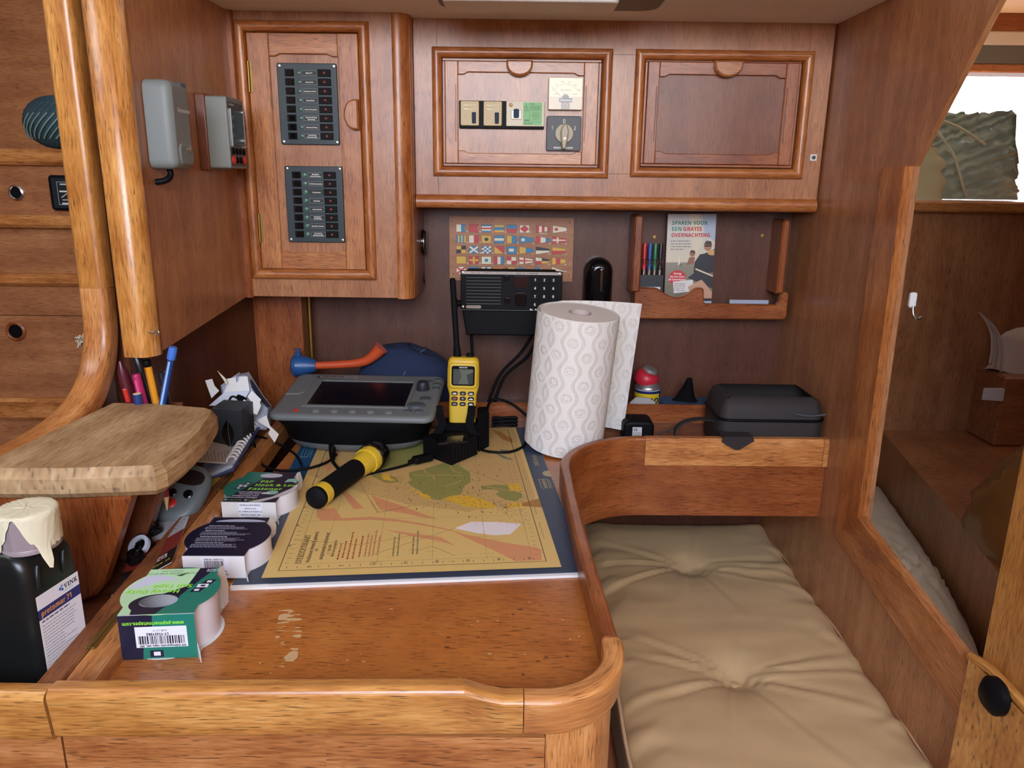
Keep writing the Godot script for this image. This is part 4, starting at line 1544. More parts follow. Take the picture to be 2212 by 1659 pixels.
	cv.rect(14, 8, 356, 196, Color8(232, 222, 180))
	var last := Vector2.ZERO
	for k in 31:
		var a := PI * (0.86 - 0.72 * k / 30.0)
		var q := Vector2(192 + cos(a) * 150, 196 - sin(a) * 130)
		if k > 0:
			cv.line(last, q, 2, dk)
		if k % 3 == 0:
			cv.line(q, Vector2(192 + cos(a) * 162, 196 - sin(a) * 142), 2, dk)
		if k % 6 == 0:
			cv.text(["0", "50", "100", "150", "200", "250"][k / 6], 192 + cos(a) * 172, 196 - sin(a) * 158, 15, dk, "sans", 0.5)
		last = q
	cv.text("A.C. VOLTS", 192, 132, 24, dk, "sans", 0.5)
	for k in 3:
		cv.fuzz(50 + 110 * k, 172, 60, 6, dk, rng)
	cv.line(Vector2(32, 100), Vector2(150, 214), 3, Color8(40, 34, 30))
	cv.rect(0, 206, 384, 4, Color8(190, 178, 150))
	cv.rect(0, 210, 384, 130, Color8(206, 190, 156))
	cv.rect(142, 262, 100, 78, Color8(120, 100, 80))
	cv.ell(192, 302, 28, 28, Color8(170, 156, 130))
	cv.ell(192, 302, 20, 20, Color8(110, 94, 74))
	cv.ell(192, 206, 40, 26, Color8(60, 56, 50))
	cv.rect(118, 218, 152, 46, Color8(24, 28, 28))
	cv.text("Walspanning", 194, 240, 22, Color8(225, 225, 215), "sans_bold", 0.5)
	var v := thing("voltmeter", "square analogue voltmeter with a cream scale beside the breakers", "meter", Vector3(0.0884, 1.3685, zf))
	beg()
	slab(0.0611, 0.054, 0.011, 0.002, 0.001, 2)
	fin("housing", mat(Color8(204, 190, 160), 0.3), v)
	beg()
	pq(Vector3(0, 0, 0.0113), Vector3(0.0295, 0, 0), Vector3(0, 0.0262, 0))
	fin("dial", mat(Color.WHITE, 0.25, 0, cv.tex()), v)
	# rotary selector
	cv = Cv.new(self, 256, 256, Color8(62, 66, 70))
	cv.text("0", 128, 34, 40, Color8(215, 215, 205), "sans", 0.5)
	cv.text("1", 40, 86, 36, Color8(200, 200, 190), "sans", 0.5)
	cv.text("2", 212, 86, 36, Color8(215, 215, 205), "sans", 0.5)
	cv.text("KRAUS & NAIMER", 128, 236, 18, Color8(225, 225, 215), "sans_bold", 0.5)
	var r := thing("selector_switch", "dark square rotary selector with a beige pointer knob marked 1 0 2", "switch", Vector3(0.0873, 1.3013, zf))
	beg()
	slab(0.0623, 0.060, 0.008, 0.003, 0.0015, 3)
	fin("plate", mat(Color8(62, 66, 70), 0.45), r)
	beg()
	pq(Vector3(0, 0, 0.0083), Vector3(0.0300, 0, 0), Vector3(0, 0.0288, 0))
	fin("scale", mat(Color.WHITE, 0.45, 0, cv.tex()), r)
	var kn := mat(Color8(172, 162, 132), 0.4)
	beg(0, Transform3D(Basis(Vector3.RIGHT, PI / 2), Vector3(0.0005, 0, 0.008)))
	lathe([[0.0165, 0.0], [0.0165, 0.004], [0.0155, 0.005], [0.0, 0.005]], 28)
	fin("knob_base", kn, r)
	beg()
	ext(PackedVector2Array([Vector2(0.001, 0.018), Vector2(-0.004, 0.011), Vector2(-0.0065, 0.003), Vector2(-0.0055, -0.010), Vector2(-0.003, -0.0265), Vector2(0.003, -0.027), Vector2(0.006, -0.010), Vector2(0.0078, 0.003), Vector2(0.006, 0.011)]), 0.013, 0.026, 0.002)
	var po := fin("pointer", kn, r)
	beg(0, Transform3D(Basis(Vector3.RIGHT, PI / 2), Vector3(0.0012, -0.010, 0.026)))
	lathe([[0.0024, -0.001], [0.0024, 0.0006], [0.0014, 0.0007], [0.0012, -0.0002], [0.0, -0.0002]], 12)
	fin("screw", M.chrome, po)
	# small white square outlet at the right end
	var o := thing("wall_outlet", "tiny white square outlet at the right end of the overhead cabinet", "outlet", Vector3(0.5415, 1.2657, z))
	beg()
	slab(0.0118, 0.0112, 0.003, 0.001, 0.0006, 2)
	fin("plate", M.white, o)
	beg(0, Transform3D(Basis(Vector3.RIGHT, PI / 2), Vector3(0, 0, 0.003)))
	lathe([[0.0036, 0.0], [0.0036, 0.0009], [0.0022, 0.0012], [0.0, 0.0012]], 14)
	fin("socket", M.grey_dark, o)
	# ceiling lamp, off
	var l := thing("ceiling_fitting", "flat pale ceiling light fitting with rounded corner, switched off", "lamp", Vector3(0.05, 1.49, -1.262))
	beg(0, Transform3D(Basis(Vector3.RIGHT, PI / 2), Vector3.ZERO))
	slab(0.34, 0.11, 0.012, 0.03, 0.004)
	fin("base", M.grey, l)
	beg(0, Transform3D(Basis(Vector3.RIGHT, PI / 2), Vector3(-0.03, -0.011, 0.0)))
	slab(0.26, 0.085, 0.008, 0.012, 0.004)
	fin("diffuser", M.white, l)


func flag_art() -> ImageTexture:
	var W := 1024
	var H := 524
	var im := wood_image(W, H, Color8(150, 98, 62), Color8(172, 116, 76), Color8(190, 136, 94), 91, 0.5, 0.9)
	im.convert(Image.FORMAT_RGBA8)
	var cv := Cv.new(self, 4, 4, Color.WHITE)
	cv.im = im
	var red := Color8(196, 56, 62)
	var blu := Color8(48, 128, 170)
	var yel := Color8(220, 176, 66)
	var wht := Color8(232, 222, 190)
	var blk := Color8(34, 36, 44)
	var colx := [58, 163, 267, 372, 475, 580, 716, 852]
	var rowy := [64, 152, 238, 324, 410]
	var w := 78.0
	var h := 60.0
	var letters := "ABCDEF GHIJK  LMNOP  QRSTU  VWXYZ "
	for r in 5:
		for k in 8:
			var x: float = colx[k]
			var y: float = rowy[r]
			var pen := k >= 6 or (k == 5 and r > 0)
			var L := 112.0
			if not pen:
				cv.rect(x - 2, y - 2, w + 4, h + 4, Color8(90, 50, 30))
				cv.rect(x, y, w, h, wht)
			match [r, k]:
				[0, 0]:
					cv.rect(x + w / 2, y, w / 2, h, blu)
					cv.poly(PackedVector2Array([Vector2(x + w + 3, y - 3), Vector2(x + w * 0.8, y + h / 2), Vector2(x + w + 3, y + h + 3)]), Color8(170, 114, 76))
				[0, 1]:
					cv.rect(x, y, w, h, red)
					cv.poly(PackedVector2Array([Vector2(x + w + 3, y - 3), Vector2(x + w * 0.8, y + h / 2), Vector2(x + w + 3, y + h + 3)]), Color8(170, 114, 76))
				[0, 2]:
					cv.rect(x, y, w, h / 5, blu)
					cv.rect(x, y + h * 0.4, w, h / 5, red)
					cv.rect(x, y + h * 0.8, w, h / 5, blu)
				[0, 3]:
					cv.rect(x, y, w, h, yel)
					cv.rect(x, y + h * 0.3, w, h * 0.4, blu)
				[0, 4]:
					cv.rect(x, y, w, h / 2, blu)
					cv.rect(x, y + h / 2, w, h / 2, red)
				[0, 5]:
					cv.poly(PackedVector2Array([Vector2(x + w / 2, y), Vector2(x + w, y + h / 2), Vector2(x + w / 2, y + h), Vector2(x, y + h / 2)]), red)
				[1, 0]:
					cv.rect(x, y, w, h, blu)
					for i in 3:
						cv.rect(x + 13 + i * 26, y, 13, h, yel)
				[1, 1]:
					cv.rect(x + w / 2, y, w / 2, h, red)
				[1, 2]:
					cv.rect(x, y, w, h, yel)
					cv.ell(x + w / 2, y + h / 2, 17, 14, blk)
				[1, 3]:
					cv.rect(x, y, w, h / 3, blu)
					cv.rect(x, y + h * 2 / 3, w, h / 3, blu)
				[1, 4]:
					cv.rect(x, y, w / 2, h, yel)
					cv.rect(x + w / 2, y, w / 2, h, blu)
				[2, 0]:
					cv.rect(x, y, w, h, yel)
					cv.rect(x + w / 2, y, w / 2, h / 2, blk)
					cv.rect(x, y + h / 2, w / 2, h / 2, blk)
				[2, 1]:
					cv.rect(x, y, w, h, blu)
					cv.line(Vector2(x + 4, y + 4), Vector2(x + w - 4, y + h - 4), 15, wht)
					cv.line(Vector2(x + 4, y + h - 4), Vector2(x + w - 4, y + 4), 15, wht)
				[2, 2]:
					for i in 16:
						if (i / 4 + i % 4) % 2 == 0:
							cv.rect(x + i % 4 * w / 4, y + i / 4 * h / 4, w / 4, h / 4, blu)
				[2, 3]:
					cv.rect(x, y, w, h, red)
					cv.poly(PackedVector2Array([Vector2(x, y), Vector2(x + w, y + h), Vector2(x, y + h)]), yel)
				[2, 4]:
					cv.rect(x, y, w, h, blu)
					cv.rect(x + w * 0.22, y + h * 0.28, w * 0.52, h * 0.42, wht)
				[3, 0]:
					cv.rect(x, y, w, h, yel)
				[3, 1]:
					cv.rect(x, y, w, h, red)
					cv.rect(x + w * 0.4, y, w * 0.2, h, yel)
					cv.rect(x, y + h * 0.38, w, h * 0.24, yel)
				[3, 2]:
					cv.rect(x + w * 0.33, y + h * 0.3, w * 0.34, h * 0.4, blu)
				[3, 3]:
					cv.rect(x, y, w / 3, h, red)
					cv.rect(x + w * 2 / 3, y, w / 3, h, blu)
				[3, 4]:
					cv.rect(x, y, w / 2, h / 2, red)
					cv.rect(x + w / 2, y + h / 2, w / 2, h / 2, red)
				[4, 0]:
					cv.line(Vector2(x + 2, y + 2), Vector2(x + w - 2, y + h - 2), 13, red)
					cv.line(Vector2(x + 2, y + h - 2), Vector2(x + w - 2, y + 2), 13, red)
				[4, 1]:
					cv.rect(x, y, w, h, blu)
					cv.rect(x + w * 0.22, y + h * 0.24, w * 0.56, h * 0.52, wht)
					cv.rect(x + w * 0.36, y + h * 0.36, w * 0.28, h * 0.28, red)
				[4, 2]:
					cv.rect(x + w * 0.4, y, w * 0.2, h, blu)
					cv.rect(x, y + h * 0.38, w, h * 0.24, blu)
				[4, 3]:
					cv.rect(x, y, w, h, yel)
					for i in 5:
						cv.line(Vector2(x + i * 20 - 18, y + h), Vector2(x + i * 20 + 20, y), 8, red)
				[4, 4]:
					cv.poly(PackedVector2Array([Vector2(x, y), Vector2(x + w, y), Vector2(x + w / 2, y + h / 2)]), yel)
					cv.poly(PackedVector2Array([Vector2(x, y), Vector2(x + w / 2, y + h / 2), Vector2(x, y + h)]), blk)
					cv.poly(PackedVector2Array([Vector2(x + w, y), Vector2(x + w / 2, y + h / 2), Vector2(x + w, y + h)]), blu)
					cv.poly(PackedVector2Array([Vector2(x, y + h), Vector2(x + w / 2, y + h / 2), Vector2(x + w, y + h)]), red)
			if pen:
				var tip := 0.0 if r == 4 else h * 0.22
				var ch := h * (1.25 if r == 4 else 1.0)
				var band := func(a: float, b: float, top: float, bot: float, c: Color) -> void:
					# part of the tapered pennant between lengths a..b and heights top..bot (0..1)
					var q := PackedVector2Array()
					for e in [[a, top], [b, top], [b, bot], [a, bot]]:
						var half := lerpf(ch / 2, tip, e[0])
						q.append(Vector2(x + e[0] * L, y + h / 2 + lerpf(-half, half, e[1])))
					cv.poly(q, c)
				cv.poly(PackedVector2Array([Vector2(x - 2, y + h / 2 - ch / 2 - 3), Vector2(x + L + 2, y + h / 2 - tip - 1), Vector2(x + L + 2, y + h / 2 + tip + 1), Vector2(x - 2, y + h / 2 + ch / 2 + 3)]), Color8(90, 50, 30))
				band.call(0, 1, 0, 1, wht)
				match [r, k]:
					[0, 6]:
						for i in 3:
							band.call(i * 0.4, i * 0.4 + 0.2, 0, 1, red)
					[0, 7]:
						cv.ell(x + 28, y + h / 2, 15, 13, red)
					[1, 5]:
						band.call(0, 1, 0, 1, blu)
						cv.ell(x + 28, y + h / 2, 16, 13, wht)
					[1, 6]:
						band.call(0, 0.32, 0, 1, red)
						band.call(0.7, 1, 0, 1, blu)
					[1, 7]:
						band.call(0, 1, 0, 1, red)
						band.call(0.3, 0.44, 0, 1, wht)
						band.call(0, 1, 0.36, 0.64, wht)
					[2, 5]:
						band.call(0, 0.46, 0, 1, yel)
						band.call(0.46, 1, 0, 1, blu)
					[2, 6]:
						band.call(0, 1, 0, 0.5, blk)
					[2, 7]:
						band.call(0, 1, 0, 0.5, yel)
						band.call(0, 1, 0.5, 1, red)
					[3, 5]:
						band.call(0.32, 0.44, 0, 1, red)
						band.call(0, 1, 0.38, 0.62, red)
					[3, 6]:
						band.call(0, 0.45, 0.5, 1, red)
						band.call(0.45, 1, 0, 0.5, blk)
						band.call(0.45, 1, 0.5, 1, yel)
					[3, 7]:
						band.call(0, 1, 0, 1, yel)
						band.call(0.28, 0.62, 0, 1, red)
					[4, 5]:
						band.call(0, 1, 0, 1, blu)
						band.call(0.06, 0.5, 0.34, 0.9, yel)
					[4, 6]:
						band.call(0, 0.36, 0, 1, blu)
					[4, 7]:
						band.call(0, 1, 0.4, 1, blk)
			var ch2 := ""
			if not pen:
				ch2 = letters[r * 7 + k] if r > 0 else letters[k]
				cv.text(ch2, x + w + 7, y + h - 4, 16, Color8(236, 226, 210), "sans")
			elif r < 4 and not (r == 0 and k == 6):
				cv.text(str([1, 2, 3, 4, 5, 6, 7, 8, 9, 0][maxi(0, (k - 5) + r * 3 - 2) % 10]), x + L - 6, y + h - 2, 16, Color8(236, 226, 210))
	cv.text("Answering", 740, 128, 13, Color8(226, 214, 196))
	for q in [[22, 40], [990, 38], [32, 472], [992, 470]]:
		cv.ell(q[0], q[1], 5, 5, Color8(60, 34, 24))
	cv.text("marine", 930, 438, 14, Color8(226, 214, 196))
	return cv.tex()


func build_back_wall() -> void:
	var f := thing("flag_board", "wooden board printed with rows of signal flags behind the radio", "board", Vector3(-0.005, 1.083, -1.58))
	beg(0)
	box(Vector3(0, 0, 0.002), Vector3(0.2525, 0.129, 0.005), 0.0006)
	fin("backing", M.rail_dark, f)
	beg()
	pq(Vector3(0, 0, 0.0048), Vector3(0.1258, 0, 0), Vector3(0, 0.0643, 0))
	fin("flag_print", mat(Color.WHITE, 0.45, 0, flag_art()), f)
	# VHF radio on its bracket
	var r := thing("marine_radio", "black marine radio with white number keys on the back wall", "radio", Vector3(-0.0035, 1.0163, -1.452))
	r.rotation.x = -0.03
	beg()
	box(Vector3(0, -0.001, -0.052), Vector3(0.180, 0.068, 0.10), 0.003)
	fin("case", M.black_matte, r)
	beg()
	slab(0.192, 0.0745, 0.006, 0.002, 0.0015, 2)
	fin("front_plate", M.black, r)
	var cv := Cv.new(self, 1024, 64, Color8(186, 176, 164))
	cv.text("SAILOR  COMPACT PROGRAM RT-2048", 90, 32, 30, Color8(70, 64, 60), "sans")
	cv.text("VHF/FM 25W", 560, 32, 28, Color8(70, 64, 60))
	cv.text("Sailor", 700, 32, 30, Color8(30, 28, 28), "sans_bold")
	cv.text("S.P. RADIO A/S DENMARK", 990, 32, 28, Color8(70, 64, 60), "sans", 1.0)
	beg()
	pq(Vector3(0, 0.0335, 0.0063), Vector3(0.094, 0, 0), Vector3(0, 0.0026, 0))
	fin("name_strip", mat(Color.WHITE, 0.4, 0, cv.tex()), r)
	for k in 9:
		beg()
		box(Vector3(-0.0525, 0.0245 - 0.00615 * k, 0.0066), Vector3(0.066, 0.0009, 0.0012), 0.0003)
		fin("grille_slat", M.grey, r)
	for q in [[-0.0915, 0.0335], [0.0905, 0.0335], [-0.0915, -0.031], [0.0905, -0.031]]:
		beg(0, Transform3D(Basis(Vector3.RIGHT, PI / 2), Vector3(q[0], q[1], 0.006)))
		lathe([[0.0024, 0.0], [0.002, 0.001], [0.0, 0.0014]], 10)
		fin("screw", M.chrome, r)
	beg(0, Transform3D(Basis(), Vector3(-0.0715, -0.0310, 0.0058)))
	slab(0.029, 0.0062, 0.0012, 0.003, 0.0005)
	fin("badge", mat(Color8(150, 132, 124), 0.4), r)
	cv = Cv.new(self, 640, 640, Color(0.05, 0.06, 0.07, 0))
	for k in 10:
		var n := (k + 1) % 10
		cv.text(str(n), 120 + 200 * (k % 3) + 30, 80 + 170 * (k / 3), 96, Color8(240, 240, 235), "sans_bold", 0.5)
	cv.text("SHIFT", 350, 590, 40, Color8(170, 96, 50), "sans_bold", 0.5)
	cv.text("CH", 550, 590, 40, Color8(180, 50, 50), "sans_bold", 0.5)
	var km := mat(Color.WHITE, 0.5, 0, cv.tex())
	km.transparency = BaseMaterial3D.TRANSPARENCY_ALPHA_SCISSOR
	for k in 12:
		var cx := 0.0447 + 0.0172 * (k % 3)
		var cy := 0.0215 - 0.0155 * (k / 3)
		beg(0, Transform3D(Basis(), Vector3(cx, cy, 0.0058)))
		slab(0.0142, 0.0125, 0.0022, 0.0008, 0.0006, 2)
		var key := fin("key", M.black, r)
		beg(0, Transform3D(Basis(), Vector3(cx, cy, 0.0081)))
		pq(Vector3.ZERO, Vector3(0.0068, 0, 0), Vector3(0, 0.0059, 0), Rect2(0.078 + 0.3125 * (k % 3), 0.0 + 0.2656 * (k / 3), 0.3125, 0.25))
		fin("number", km, key)
	beg(0, Transform3D(Basis(), Vector3(0.0185, 0.018, 0.0058)))
	slab(0.028, 0.022, 0.0018, 0.001, 0.0006, 2)
	fin("display_window", mat(Color8(46, 28, 30), 0.12), r)
	for q in [[-0.0075, -0.0175, 0.011, 0.011], [-0.0095, 0.024, 0.011, 0.011], [0.018, -0.0155, 0.022, 0.026]]:
		beg(0, Transform3D(Basis(), Vector3(q[0], q[1], 0.0058)))
		slab(q[2], q[3], 0.003, minf(q[2], q[3]) * 0.3, 0.001)
		fin("control", M.black_gloss, r)
	cv = Cv.new(self, 256, 48, Color(0.05, 0.06, 0.07, 0))
	cv.ell(24, 24, 15, 15, Color8(240, 240, 235))
	cv.poly(PackedVector2Array([Vector2(24, 24), Vector2(24, 6), Vector2(44, 6), Vector2(44, 24)]), Color(0.05, 0.06, 0.07, 0))
	cv.text("ELMARINE", 54, 24, 32, Color8(240, 240, 235), "sans_bold")
	var em := mat(Color.WHITE, 0.5, 0, cv.tex())
	em.transparency = BaseMaterial3D.TRANSPARENCY_ALPHA_SCISSOR
	beg()
	pq(Vector3(0.060, -0.0345, 0.0063), Vector3(0.0265, 0, 0), Vector3(0, 0.0027, 0))
	fin("maker_name", em, r)
	beg()
	box(Vector3(0, -0.0368, 0.0058), Vector3(0.192, 0.0008, 0.001))
	fin("trim_line", M.grey, r)
	for s in [-1, 1]:
		beg(0, Transform3D(Basis(Vector3(0, 0, 1), -PI / 2 * s), Vector3(s * 0.094, -0.028, -0.02)))
		lathe([[0.006, 0.0], [0.006, 0.009], [0.009, 0.0095], [0.009, 0.018], [0.0, 0.018]], 14)
		fin("bracket_knob", M.black, r)
	beg()
	X = Transform3D(Basis(Vector3.RIGHT, 0.0), Vector3(0, -0.06, -0.04))
	ext(PackedVector2Array([Vector2(-0.094, 0.022), Vector2(0.094, 0.022), Vector2(0.086, -0.027), Vector2(-0.086, -0.027)]), -0.07, 0.035, 0.002)
	fin("lower_case", M.black, r)
	beg()
	for pts in [[Vector3(-0.078, -0.082, -0.03), Vector3(-0.076, -0.12, -0.03), Vector3(-0.070, -0.2, -0.02)], [Vector3(0.05, -0.08, -0.05), Vector3(0.02, -0.13, -0.05), Vector3(-0.02, -0.17, -0.03), Vector3(-0.045, -0.23, -0.02)], [Vector3(0.06, -0.08, -0.05), Vector3(0.035, -0.135, -0.05), Vector3(-0.012, -0.175, -0.03), Vector3(-0.035, -0.24, -0.02)]]:
		beg()
		tube(curve(pts, 6), 0.0035, 6)
		fin("cable", M.rubber, r)
	# black cowl lamp
	var l := thing("reading_light", "glossy black round topped reading light between flag board and rack", "lamp", Vector3(0.1725, 1.031, -1.58))
	beg()
	var o := []
	var zs := []
	for i in 7:
		var a := PI / 2 * i / 6.0
		var w := 0.0295 * (0.35 + 0.65 * cos(a))
		var p := PackedVector2Array()
		for k in 15:
			var t := PI * k / 14.0
			p.append(Vector2(cos(t) * w, 0.011 + sin(t) * w))
		p.append(Vector2(-w, -0.062))
		p.append(Vector2(w, -0.062))
		o.append(p)
		zs.append(0.012 + 0.028 * sin(a))
	o.push_front(o[0])
	zs.push_front(0.0)
	loft(o, zs)
	fin("cowl", M.black_gloss, l)
	beg(0, Transform3D(Basis(), Vector3(0.004, -0.004, 0.0385)))
	slab(0.007, 0.046, 0.004, 0.003, 0.0015)  # bright strip modelled as the vertical highlight on the glossy cowl
	fin("highlight_bar", mat(Color8(150, 146, 140), 0.12, 1.0), l)
	# handset clip seen edge-on past the cabinet
	var k2 := thing("microphone_clip", "dark handset holder with a shiny ring seen edge on beside the switch cabinet", "holder", Vector3(-0.1865, 1.085, -1.58))
	beg()
	box(Vector3(-0.003, 0.012, 0.022), Vector3(0.014, 0.075, 0.044), 0.004)
	fin("holder", M.black, k2)
	beg(0, Transform3D(Basis(Vector3(0, 0, 1), -PI / 2), Vector3(0.004, 0.012, 0.026)))
	lathe([[0.0, 0.0], [0.025, 0.0], [0.025, 0.004], [0.022, 0.008], [0.0, 0.009]], 28)
	fin("dial", M.black_gloss, k2)
	beg(0, Transform3D(Basis(Vector3(0, 0, 1), -PI / 2), Vector3(0.0085, 0.012, 0.026)))
	var ring := []
	for i in 33:
		ring.append(Vector3(cos(TAU * i / 32) * 0.0235, 0, sin(TAU * i / 32) * 0.0235))
	tube(ring, 0.0016, 6)
	fin("chrome_ring", M.chrome, k2)
	beg()
	tube(curve([Vector3(-0.002, -0.024, 0.02), Vector3(0.0, -0.045, 0.022), Vector3(0.003, -0.07, 0.018)], 5), 0.004, 8)
	fin("lead", M.black, k2)
	# rack with two uprights and a cut-out front
	var rk := thing("chart_rack", "wooden wall rack with two round topped uprights and a scooped front board", "rack")
	for q in [[0.2335, 0.2505, 1.158], [0.5210, 0.5355, 1.153]]:
		beg(1, Transform3D(Basis(), Vector3((q[0] + q[1]) / 2, 0, -1.58)))
		var w: float = (q[1] - q[0])
		ext(PackedVector2Array([Vector2(-w / 2, 1.008), Vector2(w / 2, 1.008), Vector2(w / 2, q[2] - 0.006), Vector2(w * 0.3, q[2] - 0.001), Vector2(-w * 0.3, q[2] - 0.001), Vector2(-w / 2, q[2] - 0.006)]), 0.0, 0.066, 0.003)
		fin("upright", M.rail_dark, rk)
	beg(0, Transform3D(Basis(), Vector3(0, 0, -1.528)))
	var pb := PackedVector2Array([Vector2(0.243, 0.956), Vector2(0.247, 0.953), Vector2(0.545, 0.955), Vector2(0.549, 0.960), Vector2(0.549, 1.006), Vector2(0.545, 1.0105), Vector2(0.537, 1.0105), Vector2(0.533, 1.006), Vector2(0.531, 0.990), Vector2(0.527, 0.985), Vector2(0.386, 0.985), Vector2(0.381, 0.989), Vector2(0.379, 1.014), Vector2(0.376, 1.0165), Vector2(0.366, 1.0165)])
	for i in 9:
		var s := i / 8.0
		pb.append(Vector2(0.360 - 0.070 * s, 1.0135 - 0.0165 * sin(PI * s)))
	pb.append(Vector2(0.282, 1.0155))
	pb.append(Vector2(0.246, 1.0165))
	pb.append(Vector2(0.243, 1.013))
	ext(pb, -0.006, 0.007, 0.0025)
	fin("front_board", M.rail_dark, rk)
	beg(0)
	bx(0.243, 0.549, 0.954, 0.962, -1.58, -1.53)
	bx(0.243, 0.252, 0.954, 1.008, -1.58, -1.53)
	bx(0.540, 0.549, 0.954, 1.008, -1.58, -1.53)
	fin("rack_floor", M.panel_dark, rk)
	for q in [[0.2855, 1.111], [0.5035, 1.117]]:
		beg(0, Transform3D(Basis(Vector3.RIGHT, PI / 2), Vector3(q[0], q[1], -1.58)))
		lathe([[0.004, 0.0], [0.0035, 0.001], [0.001, 0.0014], [0.0, 0.001]], 12)
		fin("screw", M.brass, rk)
	# brochure
	cv = Cv.new(self, 512, 960, Color8(208, 214, 220))
	for y in 960:
		var s := y / 960.0
		if s < 0.55:
			cv.rect(0, y, 512, 1, Color8(206, 206, 204).lerp(Color8(224, 212, 184), s / 0.55))
		else:
			cv.rect(0, y, 512, 1, Color8(150, 146, 128).lerp(Color8(112, 104, 84), (s - 0.55) / 0.45))
	cv.poly(PackedVector2Array([Vector2(360, 0), Vector2(512, 0), Vector2(512, 300), Vector2(400, 220)]), Color8(176, 188, 202))
	cv.poly(PackedVector2Array([Vector2(225, 0), Vector2(320, 0), Vector2(385, 300), Vector2(330, 420), Vector2(280, 430)]), Color8(228, 216, 190))
	for k in 60:
		cv.rect(rng.randf_range(0, 480), rng.randf_range(560, 950), rng.randf_range(20, 80), 2, Color8(166, 160, 142) if k % 2 else Color8(96, 90, 74))
	cv.text("SPAREN VOOR", 44, 96, 56, Color8(46, 132, 110), "sans_bold")
	cv.text("EEN", 44, 162, 58, Color8(46, 132, 110), "sans_bold")
	cv.text("GRATIS", 164, 162, 58, Color8(196, 44, 52), "sans_bold")
	cv.text("OVERNACHTING", 44, 230, 57, Color8(196, 44, 52), "sans_bold", 0, 0, 0.93)
	for k in 4:
		cv.fuzz(44, 290 + 30 * k, [200, 215, 210, 140][k], 9, Color8(120, 116, 108), rng)
	cv.poly(PackedVector2Array([Vector2(142, 440), Vector2(152, 560), Vector2(130, 560)]), Color8(236, 232, 218))
	cv.rect(142, 552, 34, 10, Color8(70, 66, 60))
	# two sailors in the cockpit
	cv.poly(PackedVector2Array([Vector2(410, 430), Vector2(512, 380), Vector2(512, 640), Vector2(440, 650), Vector2(300, 640), Vector2(310, 520), Vector2(360, 440)]), Color8(44, 46, 52))
	cv.poly(PackedVector2Array([Vector2(240, 700), Vector2(340, 620), Vector2(512, 660), Vector2(512, 820), Vector2(380, 760)]), Color8(52, 52, 56))
	cv.ell(440, 350, 42, 52, Color8(176, 128, 100))
	cv.poly(PackedVector2Array([Vector2(396, 330), Vector2(420, 290), Vector2(470, 296), Vector2(484, 336)]), Color8(70, 54, 44))
	cv.rect(404, 338, 70, 16, Color8(30, 28, 30))
	cv.ell(280, 430, 30, 36, Color8(160, 112, 86))
	cv.poly(PackedVector2Array([Vector2(250, 420), Vector2(266, 392), Vector2(304, 400), Vector2(310, 428)]), Color8(80, 60, 46))
	cv.poly(PackedVector2Array([Vector2(250, 470), Vector2(310, 470), Vector2(300, 540), Vector2(220, 560)]), Color8(150, 104, 80))
	cv.ell(490, 420, 50, 30, Color8(216, 170, 110))
	cv.line(Vector2(320, 600), Vector2(512, 680), 16, Color8(228, 216, 180))
	cv.ell(130, 700, 92, 84, Color8(206, 52, 54))
	cv.text("Vraag", 130, 652, 30, Color8(240, 225, 220), "sans_bold", 0.5)
	cv.text("bij ons naar", 130, 686, 28, Color8(240, 225, 220), "sans_bold", 0.5)
	cv.text("dé spaarkaart", 130, 718, 28, Color8(240, 225, 220), "sans_bold", 0.5)
	cv.poly(PackedVector2Array([Vector2(86, 742), Vector2(300, 720), Vector2(312, 850), Vector2(100, 872)]), Color8(226, 224, 218))
	for k in 5:
		cv.fuzz(100, 760 + 20 * k, 120, 7, Color8(150, 90, 90) if k % 2 else Color8(120, 124, 128), rng)
	cv.poly(PackedVector2Array([Vector2(250, 800), Vector2(330, 752), Vector2(390, 720), Vector2(430, 760), Vector2(512, 860), Vector2(512, 940), Vector2(430, 930), Vector2(380, 850), Vector2(300, 850), Vector2(262, 838)]), Color8(204, 158, 128))
	cv.rect(416, 930, 96, 30, Color8(40, 42, 50))
	var bt := cv.tex()
	var br := thing("brochure", "sailing brochure headed SPAREN VOOR EEN GRATIS OVERNACHTING in the wall rack", "brochure", Vector3(0.3545, 0.963, -1.545))
	br.rotation = Vector3(-0.035, 0, 0.012)
	beg()
	bx(-0.048, 0.048, 0.0, 0.196, -0.0022, -0.0002)
	fin("pages", M.white, br)
	beg()
	pq(Vector3(0, 0.110, 0.0), Vector3(0.048, 0, 0), Vector3(0, 0.0862, 0))
	pq(Vector3(0, 0.012, 0.0), Vector3(0.048, 0, 0), Vector3(0, 0.0118, 0), Rect2(0.84, 0.02, 0.02, 0.02))
	fin("cover", mat(Color.WHITE, 0.4, 0, bt), br)
	# fineliner wallet
	var pk := thing("fineliner_pack", "clear wallet of four coloured fineliners at the left of the rack", "pen set", Vector3(0.2785, 0.965, -1.548))
	pk.rotation.x = -0.04
	cv = Cv.new(self, 256, 400, Color8(28, 34, 40))
	cv.rect(44, 130, 184, 270, Color8(226, 224, 222))
	cv.rect(60, 150, 152, 50, Color8(30, 32, 56))
	cv.text("STAEDTLER", 136, 176, 28, Color8(235, 235, 235), "sans_bold", 0.5)
	cv.rect(44, 220, 184, 110, Color8(190, 196, 202))
	cv.poly(PackedVector2Array([Vector2(50, 260), Vector2(150, 246), Vector2(200, 262), Vector2(150, 280), Vector2(50, 276)]), Color8(40, 44, 48))
	cv.fuzz(60, 350, 130, 10, Color8(120, 120, 124), rng)
	beg()
	box(Vector3(0, 0.045, -0.004), Vector3(0.046, 0.085, 0.003), 0.001)
	fin("wallet", M.black, pk)
	beg()
	pq(Vector3(0, 0.037, 0.0062), Vector3(0.023, 0, 0), Vector3(0, 0.036, 0))
